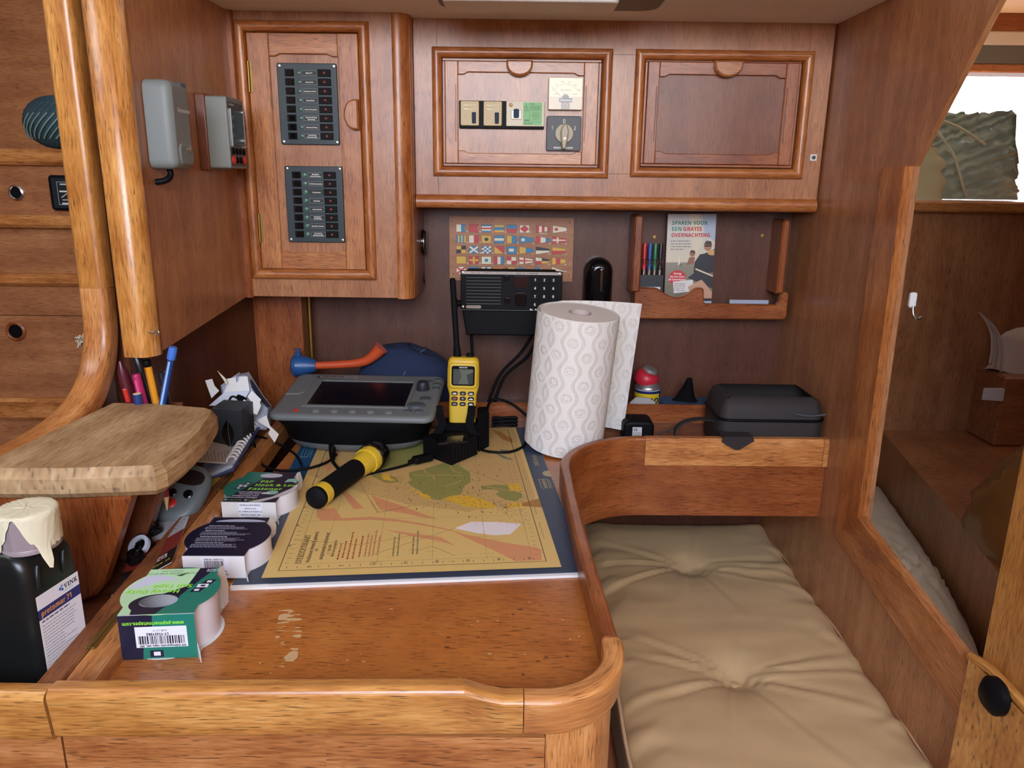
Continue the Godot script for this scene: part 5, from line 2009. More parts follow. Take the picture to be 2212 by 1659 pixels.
	fin("insert_card", mat(Color.WHITE, 0.35, 0, cv.tex()), pk)
	for k in 4:
		var pc: Color = [Color8(200, 44, 52), Color8(52, 84, 150), Color8(40, 120, 76), Color8(38, 40, 46)][k]
		var cx := -0.016 + 0.0107 * k
		beg(0, Transform3D(Basis(), Vector3(cx, 0.083, 0)))
		lathe([[0.0, 0.0], [0.0038, 0.0], [0.0038, 0.012], [0.002, 0.014], [0.002, 0.02], [0.0042, 0.021], [0.0042, 0.05], [0.0036, 0.053], [0.0, 0.0535]], 12)
		var pn := fin("fineliner", mat(pc, 0.35), pk)
		beg(0, Transform3D(Basis(), Vector3(cx, 0.071, 0)))
		lathe([[0.0, 0.0], [0.0039, 0.0], [0.0039, 0.0125], [0.0, 0.0126]], 12)
		fin("barrel", M.chrome, pn)
	beg()
	bx(0.440, 0.519, 0.962, 0.990, -1.552, -1.549)
	var pp := fin("folded_paper", mat(Color8(176, 180, 196), 0.7))
	tag(pp, "thin folded pale blue paper lying low in the wall rack", "paper")


func build_shelf() -> void:
	var s := thing("back_shelf", "wooden shelf along the back with a lip and a long fiddle over the berth", "shelf")
	beg(0)
	bx(-0.51, 0.56, 0.735, 0.765, -1.58, -1.42)
	var sp := PackedVector2Array([Vector2(0.1045, -1.424), Vector2(0.1045, -1.215)])
	for i in range(5, 13):
		var a := PI / 2 * i / 14.0
		sp.append(Vector2(0.235 - 0.156 * cos(a), -1.134 - 0.158 * sin(a)))
	sp.append(Vector2(0.235, -1.291))
	sp.append(Vector2(0.559, -1.295))
	sp.append(Vector2(0.559, -1.424))
	vext(sp, 0.71, 0.75)
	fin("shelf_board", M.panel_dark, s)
	beg(0)
	sweep([Vector3(-0.50, 0.75, -1.431), Vector3(0.558, 0.75, -1.436)], PackedVector2Array([Vector2(-0.007, 0), Vector2(0.007, 0), Vector2(0.007, 0.046), Vector2(0.003, 0.050), Vector2(-0.003, 0.050), Vector2(-0.007, 0.046)]), Vector3.UP, false, INF_SM)
	fin("lip", M.rail_dark, s)
	var prof := PackedVector2Array([Vector2(-0.010, 0), Vector2(0.010, 0), Vector2(0.010, 0.044), Vector2(0.006, 0.050), Vector2(-0.006, 0.050), Vector2(-0.010, 0.045)])
	beg(0)
	sweep([Vector3(0.2358, 0.735, -1.283), Vector3(0.5505, 0.735, -1.287)], prof, Vector3.UP, false, INF_SM)
	fin("fiddle", M.rail, s)
	beg(0)
	sweep([Vector3(0.5515, 0.735, -1.287), Vector3(0.5605, 0.735, -1.287)], prof, Vector3.UP, false, INF_SM)
	fin("fiddle_end", M.rail, s)
	# oil spray can
	var cv := Cv.new(self, 512, 256, Color8(24, 40, 104))
	cv.rect(120, 40, 240, 130, Color8(232, 200, 40))
	cv.rect(0, 0, 512, 16, Color8(190, 190, 190))
	cv.text("WD-40", 240, 106, 76, Color8(20, 26, 70), "sans_bold", 0.5)
	cv.rect(380, 60, 40, 120, Color8(200, 200, 205))
	cv.poly(PackedVector2Array([Vector2(110, 256), Vector2(110, 200), Vector2(150, 180), Vector2(230, 186), Vector2(300, 256)]), Color8(170, 170, 170))
	var c := thing("spray_can", "blue and yellow oil spray can with a red cap behind the shelf lip", "can", Vector3(0.2735, 0.765, -1.492))
	c.rotation.y = -0.55
	beg()
	for i in 24:
		var a0 := TAU * i / 24
		var a1 := TAU * (i + 1) / 24
		var p0 := Vector3(sin(a0), 0, cos(a0)) * 0.0262
		var p1 := Vector3(sin(a1), 0, cos(a1)) * 0.0262
		var h := Vector3(0, 0.055, 0)
		var u0 := fposmod(i / 24.0 + 0.47, 1.0)
		tri(p0, p1, p1 + h, 1, Vector2(u0, 1), Vector2(u0 + 1 / 24.0, 1), Vector2(u0 + 1 / 24.0, 0))
		tri(p0, p1 + h, p0 + h, 1, Vector2(u0, 1), Vector2(u0 + 1 / 24.0, 0), Vector2(u0, 0))
	fin("body", mat(Color.WHITE, 0.3, 0.2, cv.tex()), c)
	beg()
	lathe([[0.0, 0.0], [0.0262, 0.0], [0.0262, 0.001], [0.0, 0.001]], 24)
	lathe([[0.0266, 0.054], [0.0268, 0.056], [0.024, 0.060], [0.020, 0.066], [0.0, 0.067]], 24)
	fin("shoulder", mat(Color8(170, 172, 172), 0.3, 0.8), c)
	beg(0, Transform3D(Basis(Vector3(0, 0, 1), -0.42), Vector3(-0.004, 0.072, 0)))
	loftcap()
	fin("cap", mat(Color8(196, 40, 56), 0.4), c)
	beg(0, Transform3D(Basis(Vector3(0, 0, 1), -0.42), Vector3(0.004, 0.0905, 0.0)))
	lathe([[0.0, -0.002], [0.016, -0.002], [0.013, 0.004], [0.0, 0.005]], 16)
	fin("actuator", mat(Color8(120, 116, 112), 0.45), c)
	# clutter behind the lip
	beg()
	bx(0.300, 0.410, 0.766, 0.794, -1.515, -1.455, 0.002)
	tag(fin("blue_box", mat(Color8(48, 78, 112), 0.6)), "blue flat box behind the shelf lip right of the spray can", "box")
	beg()
	ext(PackedVector2Array([Vector2(0.398, 0.766), Vector2(0.409, 0.766), Vector2(0.413, 0.803), Vector2(0.404, 0.803)]), -1.452, -1.447)
	tag(fin("white_card", M.white), "white card edge standing at the end of the blue box", "card")
	beg()
	ext(PackedVector2Array([Vector2(0.215, 0.766), Vector2(0.285, 0.766), Vector2(0.283, 0.800), Vector2(0.270, 0.808), Vector2(0.245, 0.809), Vector2(0.235, 0.800)]), -1.455, -1.452)
	tag(fin("grey_card", mat(Color8(168, 164, 160), 0.7)), "grey card with a rounded top before the spray can", "card")
	var bp := thing("black_pouch", "small black pointed pouch on the blue box behind the shelf lip", "pouch", Vector3(0.352, 0.794, -1.49))
	beg()
	grid(20, 10, func(u: float, v: float) -> Vector3:
		var th := TAU * u
		var r := lerpf(1.0, 0.18, pow(v, 0.6)) * (1.0 + 0.12 * sin(th * 3 + v * 3))
		return Vector3(sin(th) * 0.026 * r + 0.004 * v, 0.046 * v, cos(th) * 0.018 * r))
	fin("fabric", M.black_matte, bp)
	# power adapter lying on the counter
	var ad := thing("power_adapter", "black mains adapter with a white rating label behind the curved rail", "adapter", Vector3(0.2325, 0.751, -1.352))
	beg()
	X = Transform3D(Basis(), Vector3(0, 0.024, -0.02))
	slab(0.056, 0.048, 0.045, 0.012, 0.006)
	fin("case", M.black, ad)
	cv = Cv.new(self, 96, 128, Color8(200, 196, 196))
	cv.text("CE", 30, 26, 34, Color8(50, 50, 54), "sans_bold", 0.5)
	for k in 7:
		cv.fuzz(10, 52 + 10 * k, 76, 4, Color8(80, 80, 84), rng)
	beg()
	pq(Vector3(-0.0035, 0.0245, 0.0253), Vector3(0.0085, 0, 0), Vector3(0, 0.0125, 0))
	fin("rating_label", mat(Color.WHITE, 0.6, 0, cv.tex()), ad)
	beg()
	tube(curve([Vector3(0.028, 0.014, 0.0), Vector3(0.036, 0.012, 0.006), Vector3(0.05, 0.016, -0.01), Vector3(0.09, 0.018, -0.04)], 5), 0.0016, 6)
	fin("cable", M.grey_dark, ad)
	# bag with carrying strap
	var bg := thing("black_bag", "dark camera style bag with a carrying strap on the shelf above the berth", "bag")
	beg()
	var n := FastNoiseLite.new()
	n.seed = 5
	n.frequency = 6.0
	X = Transform3D(Basis(Vector3(1, 0, 0), Vector3(0, 0, -1), Vector3(0, 1, 0)), Vector3(0.463, 0.7515, -1.358))
	var q := rrect(0.186, 0.125, 0.02, 5)
	loft([inset(q, 0.004), q, q, inset(q, 0.003), inset(q, 0.010), inset(q, 0.020)], [0.0, 0.008, 0.055, 0.080, 0.096, 0.101])
	fin("body", mat(Color8(46, 40, 38), 0.7), bg)
	beg()
	X = Transform3D(Basis(Vector3(1, 0, 0), Vector3(0, 0, -1), Vector3(0, 1, 0)), Vector3(0.463, 0.751, -1.358))
	loft([q, inset(q, -0.003), inset(q, -0.003), q], [0.060, 0.0605, 0.064, 0.0645])
	fin("zip", M.black, bg)
	beg()
	tube(curve([Vector3(0.50, 0.826, -1.2965), Vector3(0.53, 0.823, -1.2955), Vector3(0.555, 0.826, -1.2965)], 4), 0.002, 6, 1.0)
	fin("piping", M.grey_dark, bg)
	beg()
	var lp := curve([Vector3(0.385, 0.795, -1.345), Vector3(0.350, 0.803, -1.335), Vector3(0.318, 0.800, -1.33), Vector3(0.300, 0.785, -1.33), Vector3(0.303, 0.762, -1.325), Vector3(0.335, 0.756, -1.32), Vector3(0.375, 0.760, -1.315), Vector3(0.400, 0.785, -1.305), Vector3(0.412, 0.815, -1.305)], 6)
	strap(lp, 0.016)
	fin("strap", mat(Color8(40, 36, 36), 0.75), bg)
	beg()
	X = Transform3D(Basis(Vector3.UP, 0.05), Vector3(0.396, 0.788, -1.2695))
	ext(PackedVector2Array([Vector2(-0.026, 0.004), Vector2(0.026, 0.004), Vector2(0.028, -0.004), Vector2(0.004, -0.020), Vector2(-0.004, -0.020), Vector2(-0.028, -0.006)]), 0.0, 0.003, 0.001)
	bx(-0.026, 0.026, 0.001, 0.004, -0.05, 0.0)
	fin("flap", mat(Color8(44, 36, 36), 0.75), bg)
	# navy cap and horn at the back of the plotter
	var cap := thing("navy_cap", "navy blue fabric cap with pale stitching behind the plotter", "cap", Vector3(-0.205, 0.766, -1.505))
	beg()
	grid(40, 22, func(u: float, v: float) -> Vector3:
		var th := TAU * u
		var r := pow(cos(v * PI / 2), 0.45)
		var x := sin(th) * 0.098 * r - 0.012 * (1 - v) * maxf(0, -sin(th)) * 2.0
		return Vector3(x, sin(v * PI / 2) * (0.132 - 0.018 * maxf(0, sin(th)) + 0.006 * n.get_noise_2d(x * 3, v)), cos(th) * 0.055 * r + 0.004 * n.get_noise_2d(th, v * 0.3)))
	fin("crown", mat(Color8(30, 44, 74), 0.9), cap)
	beg()
	tube(curve([Vector3(0.030, 0.125, 0.012), Vector3(0.012, 0.113, 0.032), Vector3(-0.006, 0.085, 0.049), Vector3(-0.016, 0.060, 0.0545)], 5), 0.0008, 5)
	fin("stitching", mat(Color8(120, 130, 140), 0.9), cap)
	var hn := thing("fog_horn", "orange and blue plastic fog horn lying behind the plotter", "horn", Vector3(-0.385, 0.8625, -1.462))
	var blue := mat(Color8(38, 84, 140), 0.4)
	beg(0, Transform3D(Basis(Vector3(0, 0, 1), -PI / 2 + 0.02), Vector3.ZERO))
	lathe([[0.0, -0.046], [0.018, -0.046], [0.0225, -0.042], [0.0225, -0.040], [0.0205, -0.038], [0.0205, -0.026], [0.011, 0.0], [0.0, 0.0]], 24)
	fin("blue_head", blue, hn)
	beg(0, Transform3D(Basis(), Vector3(-0.034, 0.02, 0)))
	lathe([[0.004, -0.004], [0.004, 0.003], [0.0066, 0.004], [0.0066, 0.0065], [0.003, 0.0075], [0.003, 0.010], [0.006, 0.0108], [0.006, 0.013], [0.0, 0.0135]], 14)
	fin("blue_button", blue, hn)
	beg(0, Transform3D(Basis(Vector3(0, 0, 1), -PI / 2 + 0.03), Vector3.ZERO))
	fin2_horn()
	fin("orange_trumpet", mat(Color8(206, 84, 44), 0.35), hn)
	cv = Cv.new(self, 96, 32, Color(0.15, 0.33, 0.55, 0))
	cv.text("USER", 48, 16, 26, Color8(190, 205, 225), "sans_bold", 0.5)
	var um := mat(Color.WHITE, 0.5, 0, cv.tex())
	um.transparency = BaseMaterial3D.TRANSPARENCY_ALPHA_SCISSOR
	beg()
	pq(Vector3(-0.032, 0.004, 0.0207), Vector3(0.0075, 0, 0), Vector3(0, 0.0025, 0))
	fin("lettering", um, hn)
	beg(0, Transform3D(Basis(), Vector3(-0.4145, 0.766, -1.545)))
	lathe([[0.0, 0.0], [0.0048, 0.0], [0.0044, 0.10], [0.0037, 0.17], [0.0034, 0.235], [0.0, 0.236]], 12)
	tag(fin("brass_rod", M.brass), "thin dull brass rod standing in the corner under the switch cabinet", "rod")


func strap(pts: Array, w: float) -> void:
	# a flat webbing band with its width along z
	var n := pts.size()
	for i in n - 1:
		var d0: Vector3 = ((pts[mini(i + 1, n - 1)] - pts[maxi(i - 1, 0)]) as Vector3).normalized()
		var d1: Vector3 = ((pts[mini(i + 2, n - 1)] - pts[i]) as Vector3).normalized()
		var o0 := Vector3(-d0.y, d0.x, 0).normalized() * 0.0012
		var o1 := Vector3(-d1.y, d1.x, 0).normalized() * 0.0012
		var h := Vector3(0, 0, w / 2)
		var a: Vector3 = pts[i]
		var b: Vector3 = pts[i + 1]
		var o := (a + b) * 0.5
		oquad(a + o0 - h, b + o1 - h, b + o1 + h, a + o0 + h, o, 1)
		oquad(a - o0 - h, b - o1 - h, b - o1 + h, a - o0 + h, o, 2)
		oquad(a - o0 + h, b - o1 + h, b + o1 + h, a + o0 + h, o, 3)
		oquad(a - o0 - h, b - o1 - h, b + o1 - h, a + o0 - h, o, 4)


func loftcap() -> void:
	lathe([[0.0, -0.010], [0.022, -0.010], [0.0245, -0.004], [0.0245, 0.004], [0.022, 0.012], [0.016, 0.0165], [0.0, 0.017]], 24)


func fin2_horn() -> void:
	# slim tube that flares and turns up at its end
	var pts := [Vector3(0, -0.002, 0), Vector3(-0.001, 0.04, 0), Vector3(-0.003, 0.075, 0), Vector3(-0.008, 0.098, 0), Vector3(-0.020, 0.116, 0), Vector3(-0.034, 0.130, 0)]
	tube(curve(pts, 4), [0.0075, 0.0075, 0.0076, 0.0077, 0.0078, 0.0079, 0.0080, 0.0081, 0.0083, 0.0085, 0.0087, 0.0090, 0.0093, 0.0097, 0.0102, 0.0107, 0.0112, 0.0118, 0.0125, 0.0135, 0.015], 14)


# ---------------------------------------------------------------- things on the table
func sup(a: float, b: float, p: float, n := 40, c := Vector2.ZERO) -> PackedVector2Array:
	var o := PackedVector2Array()
	for i in n:
		var t := TAU * i / n
		o.append(c + Vector2(signf(cos(t)) * pow(absf(cos(t)), 2 / p) * a, signf(sin(t)) * pow(absf(sin(t)), 2 / p) * b))
	return o


func scaled(s: String, k: Vector2) -> Array:
	var out := []
	for p in lines_of(s):
		var q := PackedVector2Array()
		for v in p:
			q.append(v * k)
		out.append(q)
	return out


func build_chart() -> void:
	var W := 1024
	var H := 1564
	var k := Vector2(W / 1000.0, H / 1000.0)
	var base := Color8(222, 186, 112)
	var cv := Cv.new(self, W, H, base)
	var ink := Color8(96, 76, 44)
	var faint := Color8(176, 142, 84)
	# shoals are paler and browner than the deep water
	cv.poly(scaled("0,0 985,0 985,640 700,690 480,640 300,560 0,400", k)[0], Color8(206, 168, 104))
	for p in scaled("748,347 923,344 946,375 931,504 883,515 728,404", k):
		cv.poly(p, Color8(206, 164, 106))
	for p in scaled("454,402 522,376 608,331 672,344 727,413 727,486 695,519 677,577 622,591 593,613 555,603 515,553 464,501 452,474 472,462 456,439|765,522 827,512 882,519 888,553 933,580 934,604 900,634 858,621 824,583 842,560 813,546 773,548|284,413 324,405 399,436 417,473 362,479 319,450|344,216 506,144 576,112 598,258 478,345 282,394 197,242", k):
		cv.poly(p, Color8(148, 144, 76))
	# creeks through the flats
	for q in ["470,420 540,432 600,425 660,432 700,440", "520,380 530,410 560,430 570,470", "640,350 655,400 690,420", "600,520 650,500 690,470", "790,525 840,545 890,560"]:
		cv.path(scaled(q, k)[0], 7, Color8(196, 158, 100))
	for p in scaled("598,605 642,583 710,586 767,613 807,646 818,669 761,674 696,660 641,627|459,509 505,553 550,579 555,611 526,594 486,548|883,510 935,508 941,564 891,562|869,645 923,639 932,674 856,671|330,415 366,407 374,444 401,459 376,466 344,452", k):
		cv.poly(p, Color8(226, 178, 58))
	for p in scaled("301,560 353,594 428,636 514,692 587,734 524,720 459,693 351,662|121,702 229,707 319,704 411,722 511,751 609,786 677,821 762,851 844,879 934,902 949,914 938,965 848,966 773,906 701,854 634,803 547,773 434,741 321,722 223,724 129,716|380,782 482,806 590,833 644,882 590,855 478,822|181,544 197,529 288,652 248,654|100,644 173,647 216,720 112,699|59,308 57,249 110,365 89,382", k):
		cv.poly(p, Color8(216, 148, 100))
	for p in scaled("922,647 1000,619 1007,678 924,666|871,31 913,39 937,90 963,115 959,163 914,126", k):
		cv.poly(p, Color8(176, 122, 58))
	for p in scaled("858,248 889,271 929,309 943,325 891,302|884,222 929,229 910,245", k):
		cv.poly(p, Color8(120, 126, 100))
	for p in scaled("644,787 708,753 808,758 901,773 849,830 790,832 722,817", k):
		cv.poly(p, Color8(238, 226, 222))
	# graticule, border and soundings
	for x in [180, 370, 560, 750]:
		cv.line(Vector2(x * k.x + 14, 60), Vector2(x * k.x, 1490), 1.6, faint)
	for y in [250, 480, 720]:
		cv.line(Vector2(60, y * k.y), Vector2(960, y * k.y), 1.6, faint)
	cv.frame(46, 40, W - 92, H - 84, 3, ink)
	cv.frame(92, 84, W - 184, H - 172, 2, faint)
	for i in 40:
		cv.rect(60, 60 + 36 * i, 14, 2, ink)
		cv.rect(W - 80, 60 + 36 * i, 14, 2, ink)
		if i < 25:
			cv.rect(70 + 36 * i, H - 74, 2, 14, ink)
	for i in 8:
		cv.text(str((10 + i * 5) % 60), 52, 150 + 170 * i, 16, ink, "serif", 0, 1)
		cv.text(str(i * 5), 150 + 110 * i, H - 62, 16, ink, "serif", 0, 1)
	for i in 1500:
		var p := Vector2(rng.randf_range(0.25, 0.92), rng.randf_range(0.36, 0.78))
		if p.y > 0.42 + 0.36 * p.x + rng.randf_range(-0.06, 0.10) or p.y < 0.30 + 0.3 * p.x:
			continue
		cv.rect(p.x * W, p.y * H, rng.randf_range(2, 7), rng.randf_range(2, 5), Color8(130, 100, 66))
	for i in 60:
		var p := Vector2(rng.randf_range(0.45, 0.95), rng.randf_range(0.2, 0.72))
		cv.rect(p.x * W, p.y * H, 3, rng.randf_range(8, 24), ink)
	for q in ["244,466 344,683 496,641", "344,914 644,787", "718,394 888,515", "306,600 348,677 452,652", "60,820 300,860 480,820", "500,900 560,880 640,930"]:
		cv.path(scaled(q, k)[0], 2.2, Color8(140, 108, 62))
	for i in 14:
		cv.fuzz(rng.randf_range(300, 800), rng.randf_range(1240, 1500), rng.randf_range(20, 60), 3, faint, rng)
	for i in 9:
		var a := TAU * i / 9
		cv.line(Vector2(0.852, 0.67) * Vector2(W, H), Vector2(0.852, 0.67) * Vector2(W, H) + Vector2.from_angle(a) * 40, 2, ink)
	# title block, read from the left side
	var tx := Color8(70, 52, 34)
	cv.text("OVERZICHTSKAART", 106, 1472, 27, tx, "serif", 0, 1, 0.86)
	cv.text("Waddenzee (Westelijk gedeelte)", 136, 1466, 19, tx, "serif", 0, 1, 0.84)
	cv.text("en", 154, 1372, 16, tx, "serif", 0.5, 1)
	cv.text("aangrenzende Noordzeekust", 178, 1448, 19, tx, "serif", 0, 1, 0.82)
	cv.text("1 : 150 000", 200, 1410, 15, ink, "serif", 0, 1)
	cv.text("Mercatorprojectie", 216, 1430, 15, ink, "serif", 0, 1)
	var red := Color8(170, 76, 50)
	for col in [[236, 1452, 120, red], [252, 1440, 130, red], [270, 1452, 220, red], [288, 1450, 150, red], [310, 1440, 160, red], [330, 1436, 180, Color8(184, 120, 80)], [344, 1436, 170, Color8(184, 120, 80)], [358, 1430, 190, Color8(184, 120, 80)], [374, 1430, 150, Color8(184, 120, 80)], [430, 1440, 150, Color8(120, 116, 70)], [446, 1440, 180, Color8(120, 116, 70)], [500, 1430, 150, Color8(110, 110, 76)], [516, 1430, 180, Color8(110, 110, 76)]]:
		var y: float = col[1]
		while y > col[1] - col[2]:
			var h := rng.randf_range(5, 18)
			cv.rect(col[0], y - h, 6, h, col[3])
			y -= h + 4
	for y in [300, 620, 980, 1200]:
		for i in 16:
			cv.rect(W - 34, y + 9 * i, 6, rng.randf_range(3, 8), faint)
	var fx := face(Vector3(-0.2975, 0.75, -0.8265), Vector3(0.9949, 0, -0.1011), Vector3(-0.1011, 0, -0.9949))
	var b := thing("chart_folder", "dark navy chart folder with white edge under the nautical chart", "folder")
	beg(0, fx)
	bx(-0.032, 0.396, -0.0185, 0.585, 0.0, 0.0032)
	fin("white_sheets", M.white, b)
	beg(0, fx)
	bx(-0.0315, 0.3955, -0.0125, 0.585, 0.0032, 0.0042, 0.0003)
	fin("navy_cover", mat(Color8(44, 58, 78), 0.42), b)
	beg(0, fx)
	bx(-0.0325, 0.012, -0.0170, -0.008, 0.0030, 0.0037)
	fin("loose_sheet_corner", M.white, b)
	# print on the folder's margin
	var c2 := Cv.new(self, 96, 1024, Color(0.17, 0.22, 0.3, 0))
	var gold := Color8(176, 158, 110)
	c2.text("1800 Serie", 46, 360, 34, gold, "serif", 0, 1)
	c2.ell(92, 470, 34, 42, gold)
	c2.frame(26, 540, 46, 120, 4, gold)
	c2.text("combord", 48, 655, 30, gold, "sans_bold", 0, 1, 0.9)
	c2.rect(78, 548, 3, 110, gold)
	var gm := mat(Color.WHITE, 0.4, 0, c2.tex())
	gm.transparency = BaseMaterial3D.TRANSPARENCY_ALPHA_SCISSOR
	beg(0, fx)
	pq(Vector3(0.380, 0.300, 0.0044), Vector3(0.0153, 0, 0), Vector3(0, 0.1635, 0))
	fin("gold_print", gm, b)
	c2 = Cv.new(self, 96, 256, Color8(26, 74, 112))
	c2.frame(26, 110, 40, 60, 3, Color8(140, 160, 160))
	c2.rect(44, 118, 3, 44, Color8(140, 160, 160))
	c2.rect(74, 112, 8, 58, Color8(90, 120, 120))
	beg(0, fx)
	pq(Vector3(-0.0165, 0.455, 0.0044), Vector3(0.0148, 0, 0), Vector3(0, 0.118, 0))
	fin("blue_tab", mat(Color.WHITE, 0.45, 0, c2.tex()), b)
	c2 = Cv.new(self, 256, 16, Color(0.17, 0.22, 0.3, 0))
	c2.fuzz(4, 5, 240, 6, Color8(120, 130, 140), rng)
	gm = mat(Color.WHITE, 0.5, 0, c2.tex())
	gm.transparency = BaseMaterial3D.TRANSPARENCY_ALPHA_SCISSOR
	beg(0, fx)
	pq(Vector3(0.095, -0.0065, 0.0044), Vector3(0.016, 0, 0), Vector3(0, 0.001, 0))
	fin("small_print", gm, b)
	beg(0, fx)
	grid(12, 16, func(u: float, v: float) -> Vector3:
		return Vector3(u * 0.364, v * 0.5575, 0.0048 + 0.0004 * sin(u * 3.0) * sin(v * 7.0)))
	var ch := fin("nautical_chart", mat(Color.WHITE, 0.55, 0, cv.tex()))
	tag(ch, "ochre nautical chart titled OVERZICHTSKAART with red shipping lanes", "chart")


func build_plotter() -> void:
	var p := thing("chart_plotter", "grey chart plotter with dark screen lying face up on the chart", "chart plotter", Vector3(-0.2745, 0.829, -1.24))
	# round back and mounting base, upright rings
	var up := Transform3D(Basis(Vector3(1, 0, 0), Vector3(0, 0, -1), Vector3(0, 1, 0)), Vector3.ZERO)
	beg(0, up)
	var o := []
	var zs := []
	for q in [[-0.062, 0.118, 0.060, 2.3, 0.072], [-0.054, 0.1255, 0.066, 2.4, 0.074], [-0.040, 0.130, 0.074, 2.6, 0.080], [-0.026, 0.1355, 0.081, 3.4, 0.085], [-0.012, 0.1385, 0.0885, 7.0, 0.092], [-0.0085, 0.1385, 0.0885, 7.0, 0.092]]:
		o.append(sup(q[1], q[2], q[3], 48, Vector2(0, q[4])))
		zs.append(q[0])
	loft(o, zs)
	fin("back_case", M.black, p)
	beg(0, up)
	loft([sup(0.098, 0.052, 2.2, 48, Vector2(0, 0.082)), sup(0.116, 0.061, 2.3, 48, Vector2(0, 0.0735)), sup(0.124, 0.0675, 2.35, 48, Vector2(0, 0.073))], [-0.0742, -0.066, -0.0545])
	fin("mounting_base", mat(Color8(112, 118, 120), 0.5), p)
	# front bezel, tilted slightly towards the viewer
	var fb := Basis(Vector3.UP, -0.0285) * Basis(Vector3.RIGHT, -PI / 2 + 0.1365)
	var fx := Transform3D(fb, Vector3.ZERO)
	var bez := mat(Color8(112, 116, 114), 0.48)
	beg(0, fx * Transform3D(Basis(), Vector3(0, 0.095, -0.012)))
	var q := rrect(0.283, 0.192, 0.018, 7)
	loft([inset(q, 0.003), q, q, inset(q, 0.0015), inset(q, 0.005), inset(q, 0.009)], [0.0, 0.002, 0.006, 0.0096, 0.0116, 0.012])
	fin("bezel", bez, p)
	beg(0, fx)
	for r in [[-0.0855, 0.0865, 0.035, 0.042], [-0.0855, 0.0865, 0.150, 0.157], [-0.0925, -0.0855, 0.035, 0.157], [0.0865, 0.0935, 0.035, 0.157]]:
		bx(r[0], r[1], r[2], r[3], -0.001, 0.0022, 0.001)
	fin("screen_frame", bez, p)
	beg(0, fx)
	bx(-0.0855, 0.0865, 0.042, 0.150, -0.001, 0.0004)
	fin("screen", mat(Color8(10, 14, 24), 0.2), p)
	beg(0, fx * Transform3D(Basis(), Vector3(-0.118, 0.125, 0.0)))
	ext(PackedVector2Array([Vector2(-0.018, -0.040), Vector2(0.006, -0.038), Vector2(0.013, -0.030), Vector2(0.018, 0.030), Vector2(0.014, 0.040), Vector2(-0.018, 0.040)]), -0.001, 0.0022, 0.0012)
	var dr := fin("card_door", bez, p)
	beg(0, fx * Transform3D(Basis(), Vector3(-0.1085, 0.132, 0.002)))
	box(Vector3.ZERO, Vector3(0.003, 0.02, 0.003), 0.001)
	fin("latch", M.grey, dr)
	var cv := Cv.new(self, 384, 48, Color8(30, 32, 34))
	cv.rect(250, 0, 134, 48, Color8(142, 144, 140))
	cv.text("Raymarine", 130, 24, 40, Color8(200, 200, 196), "serif_bold", 0.5)
	cv.text("C80", 316, 24, 36, Color8(70, 72, 72), "sans_bold", 0.5)
	beg(0, fx)
	pq(Vector3(-0.062, 0.1695, 0.0009), Vector3(0.038, 0, 0), Vector3(0, 0.0048, 0))
	fin("name_badge", mat(Color.WHITE, 0.4, 0, cv.tex()), p)
	for i in 6:
		beg(0, fx * Transform3D(Basis(Vector3.RIGHT, PI / 2), Vector3(-0.094 + 0.0315 * i + (0.0 if i else -0.004), 0.0185, 0)))
		if i == 0:
			lathe([[0.0048, -0.001], [0.0048, 0.0012], [0.003, 0.002], [0.0, 0.0022]], 16)
			fin("power_button", M.red, p, "red power button")
		else:
			lathe([[0.0078, -0.001], [0.0078, 0.0003], [0.0068, 0.0005], [0.0066, 0.0026], [0.004, 0.0036], [0.0, 0.0038]], 18)
			fin("soft_key", mat(Color8(118, 122, 122), 0.4), p)
	beg(0, fx * Transform3D(Basis(Vector3.RIGHT, PI / 2), Vector3(0.1075, 0.1225, 0)))
	lathe([[0.0125, -0.001], [0.0122, 0.002], [0.0105, 0.003], [0.0102, 0.013], [0.0085, 0.0155], [0.0, 0.0158]], 28)
	fin("rotary_knob", mat(Color8(40, 43, 50), 0.5), p)
	beg(0, fx * Transform3D(Basis(), Vector3(0.1055, 0.049, -0.001)))
	loft([ell(0.0162, 0.0125, 24), ell(0.0162, 0.0125, 24), ell(0.012, 0.009, 24)], [0.0, 0.003, 0.005])
	var pad := fin("cursor_pad", M.grey_dark, p)
	for s in [[-0.011, 0.0], [0.011, 0.0], [0.0, 0.008], [0.0, -0.008]]:
		beg(0, fx * Transform3D(Basis(), Vector3(0.1055 + s[0], 0.049 + s[1], 0.0034)))
		box(Vector3.ZERO, Vector3(0.0014, 0.0014, 0.001))
		fin("arrow", M.grey, pad)
	for s in [[0.118, 0.079, 0.021, 0.016], [0.0955, 0.0255, 0.014, 0.0085], [0.114, 0.0255, 0.015, 0.0085], [0.1145, 0.158, 0.0145, 0.009], [0.131, 0.168, 0.0145, 0.009], [0.1305, 0.146, 0.0145, 0.009], [0.1305, 0.127, 0.0145, 0.009]]:
		beg(0, fx * Transform3D(Basis(), Vector3(s[0], s[1], -0.001)))
		slab(s[2], s[3], 0.0032, minf(s[2], s[3]) * 0.45, 0.0012)
		fin("button", M.grey_dark, p)


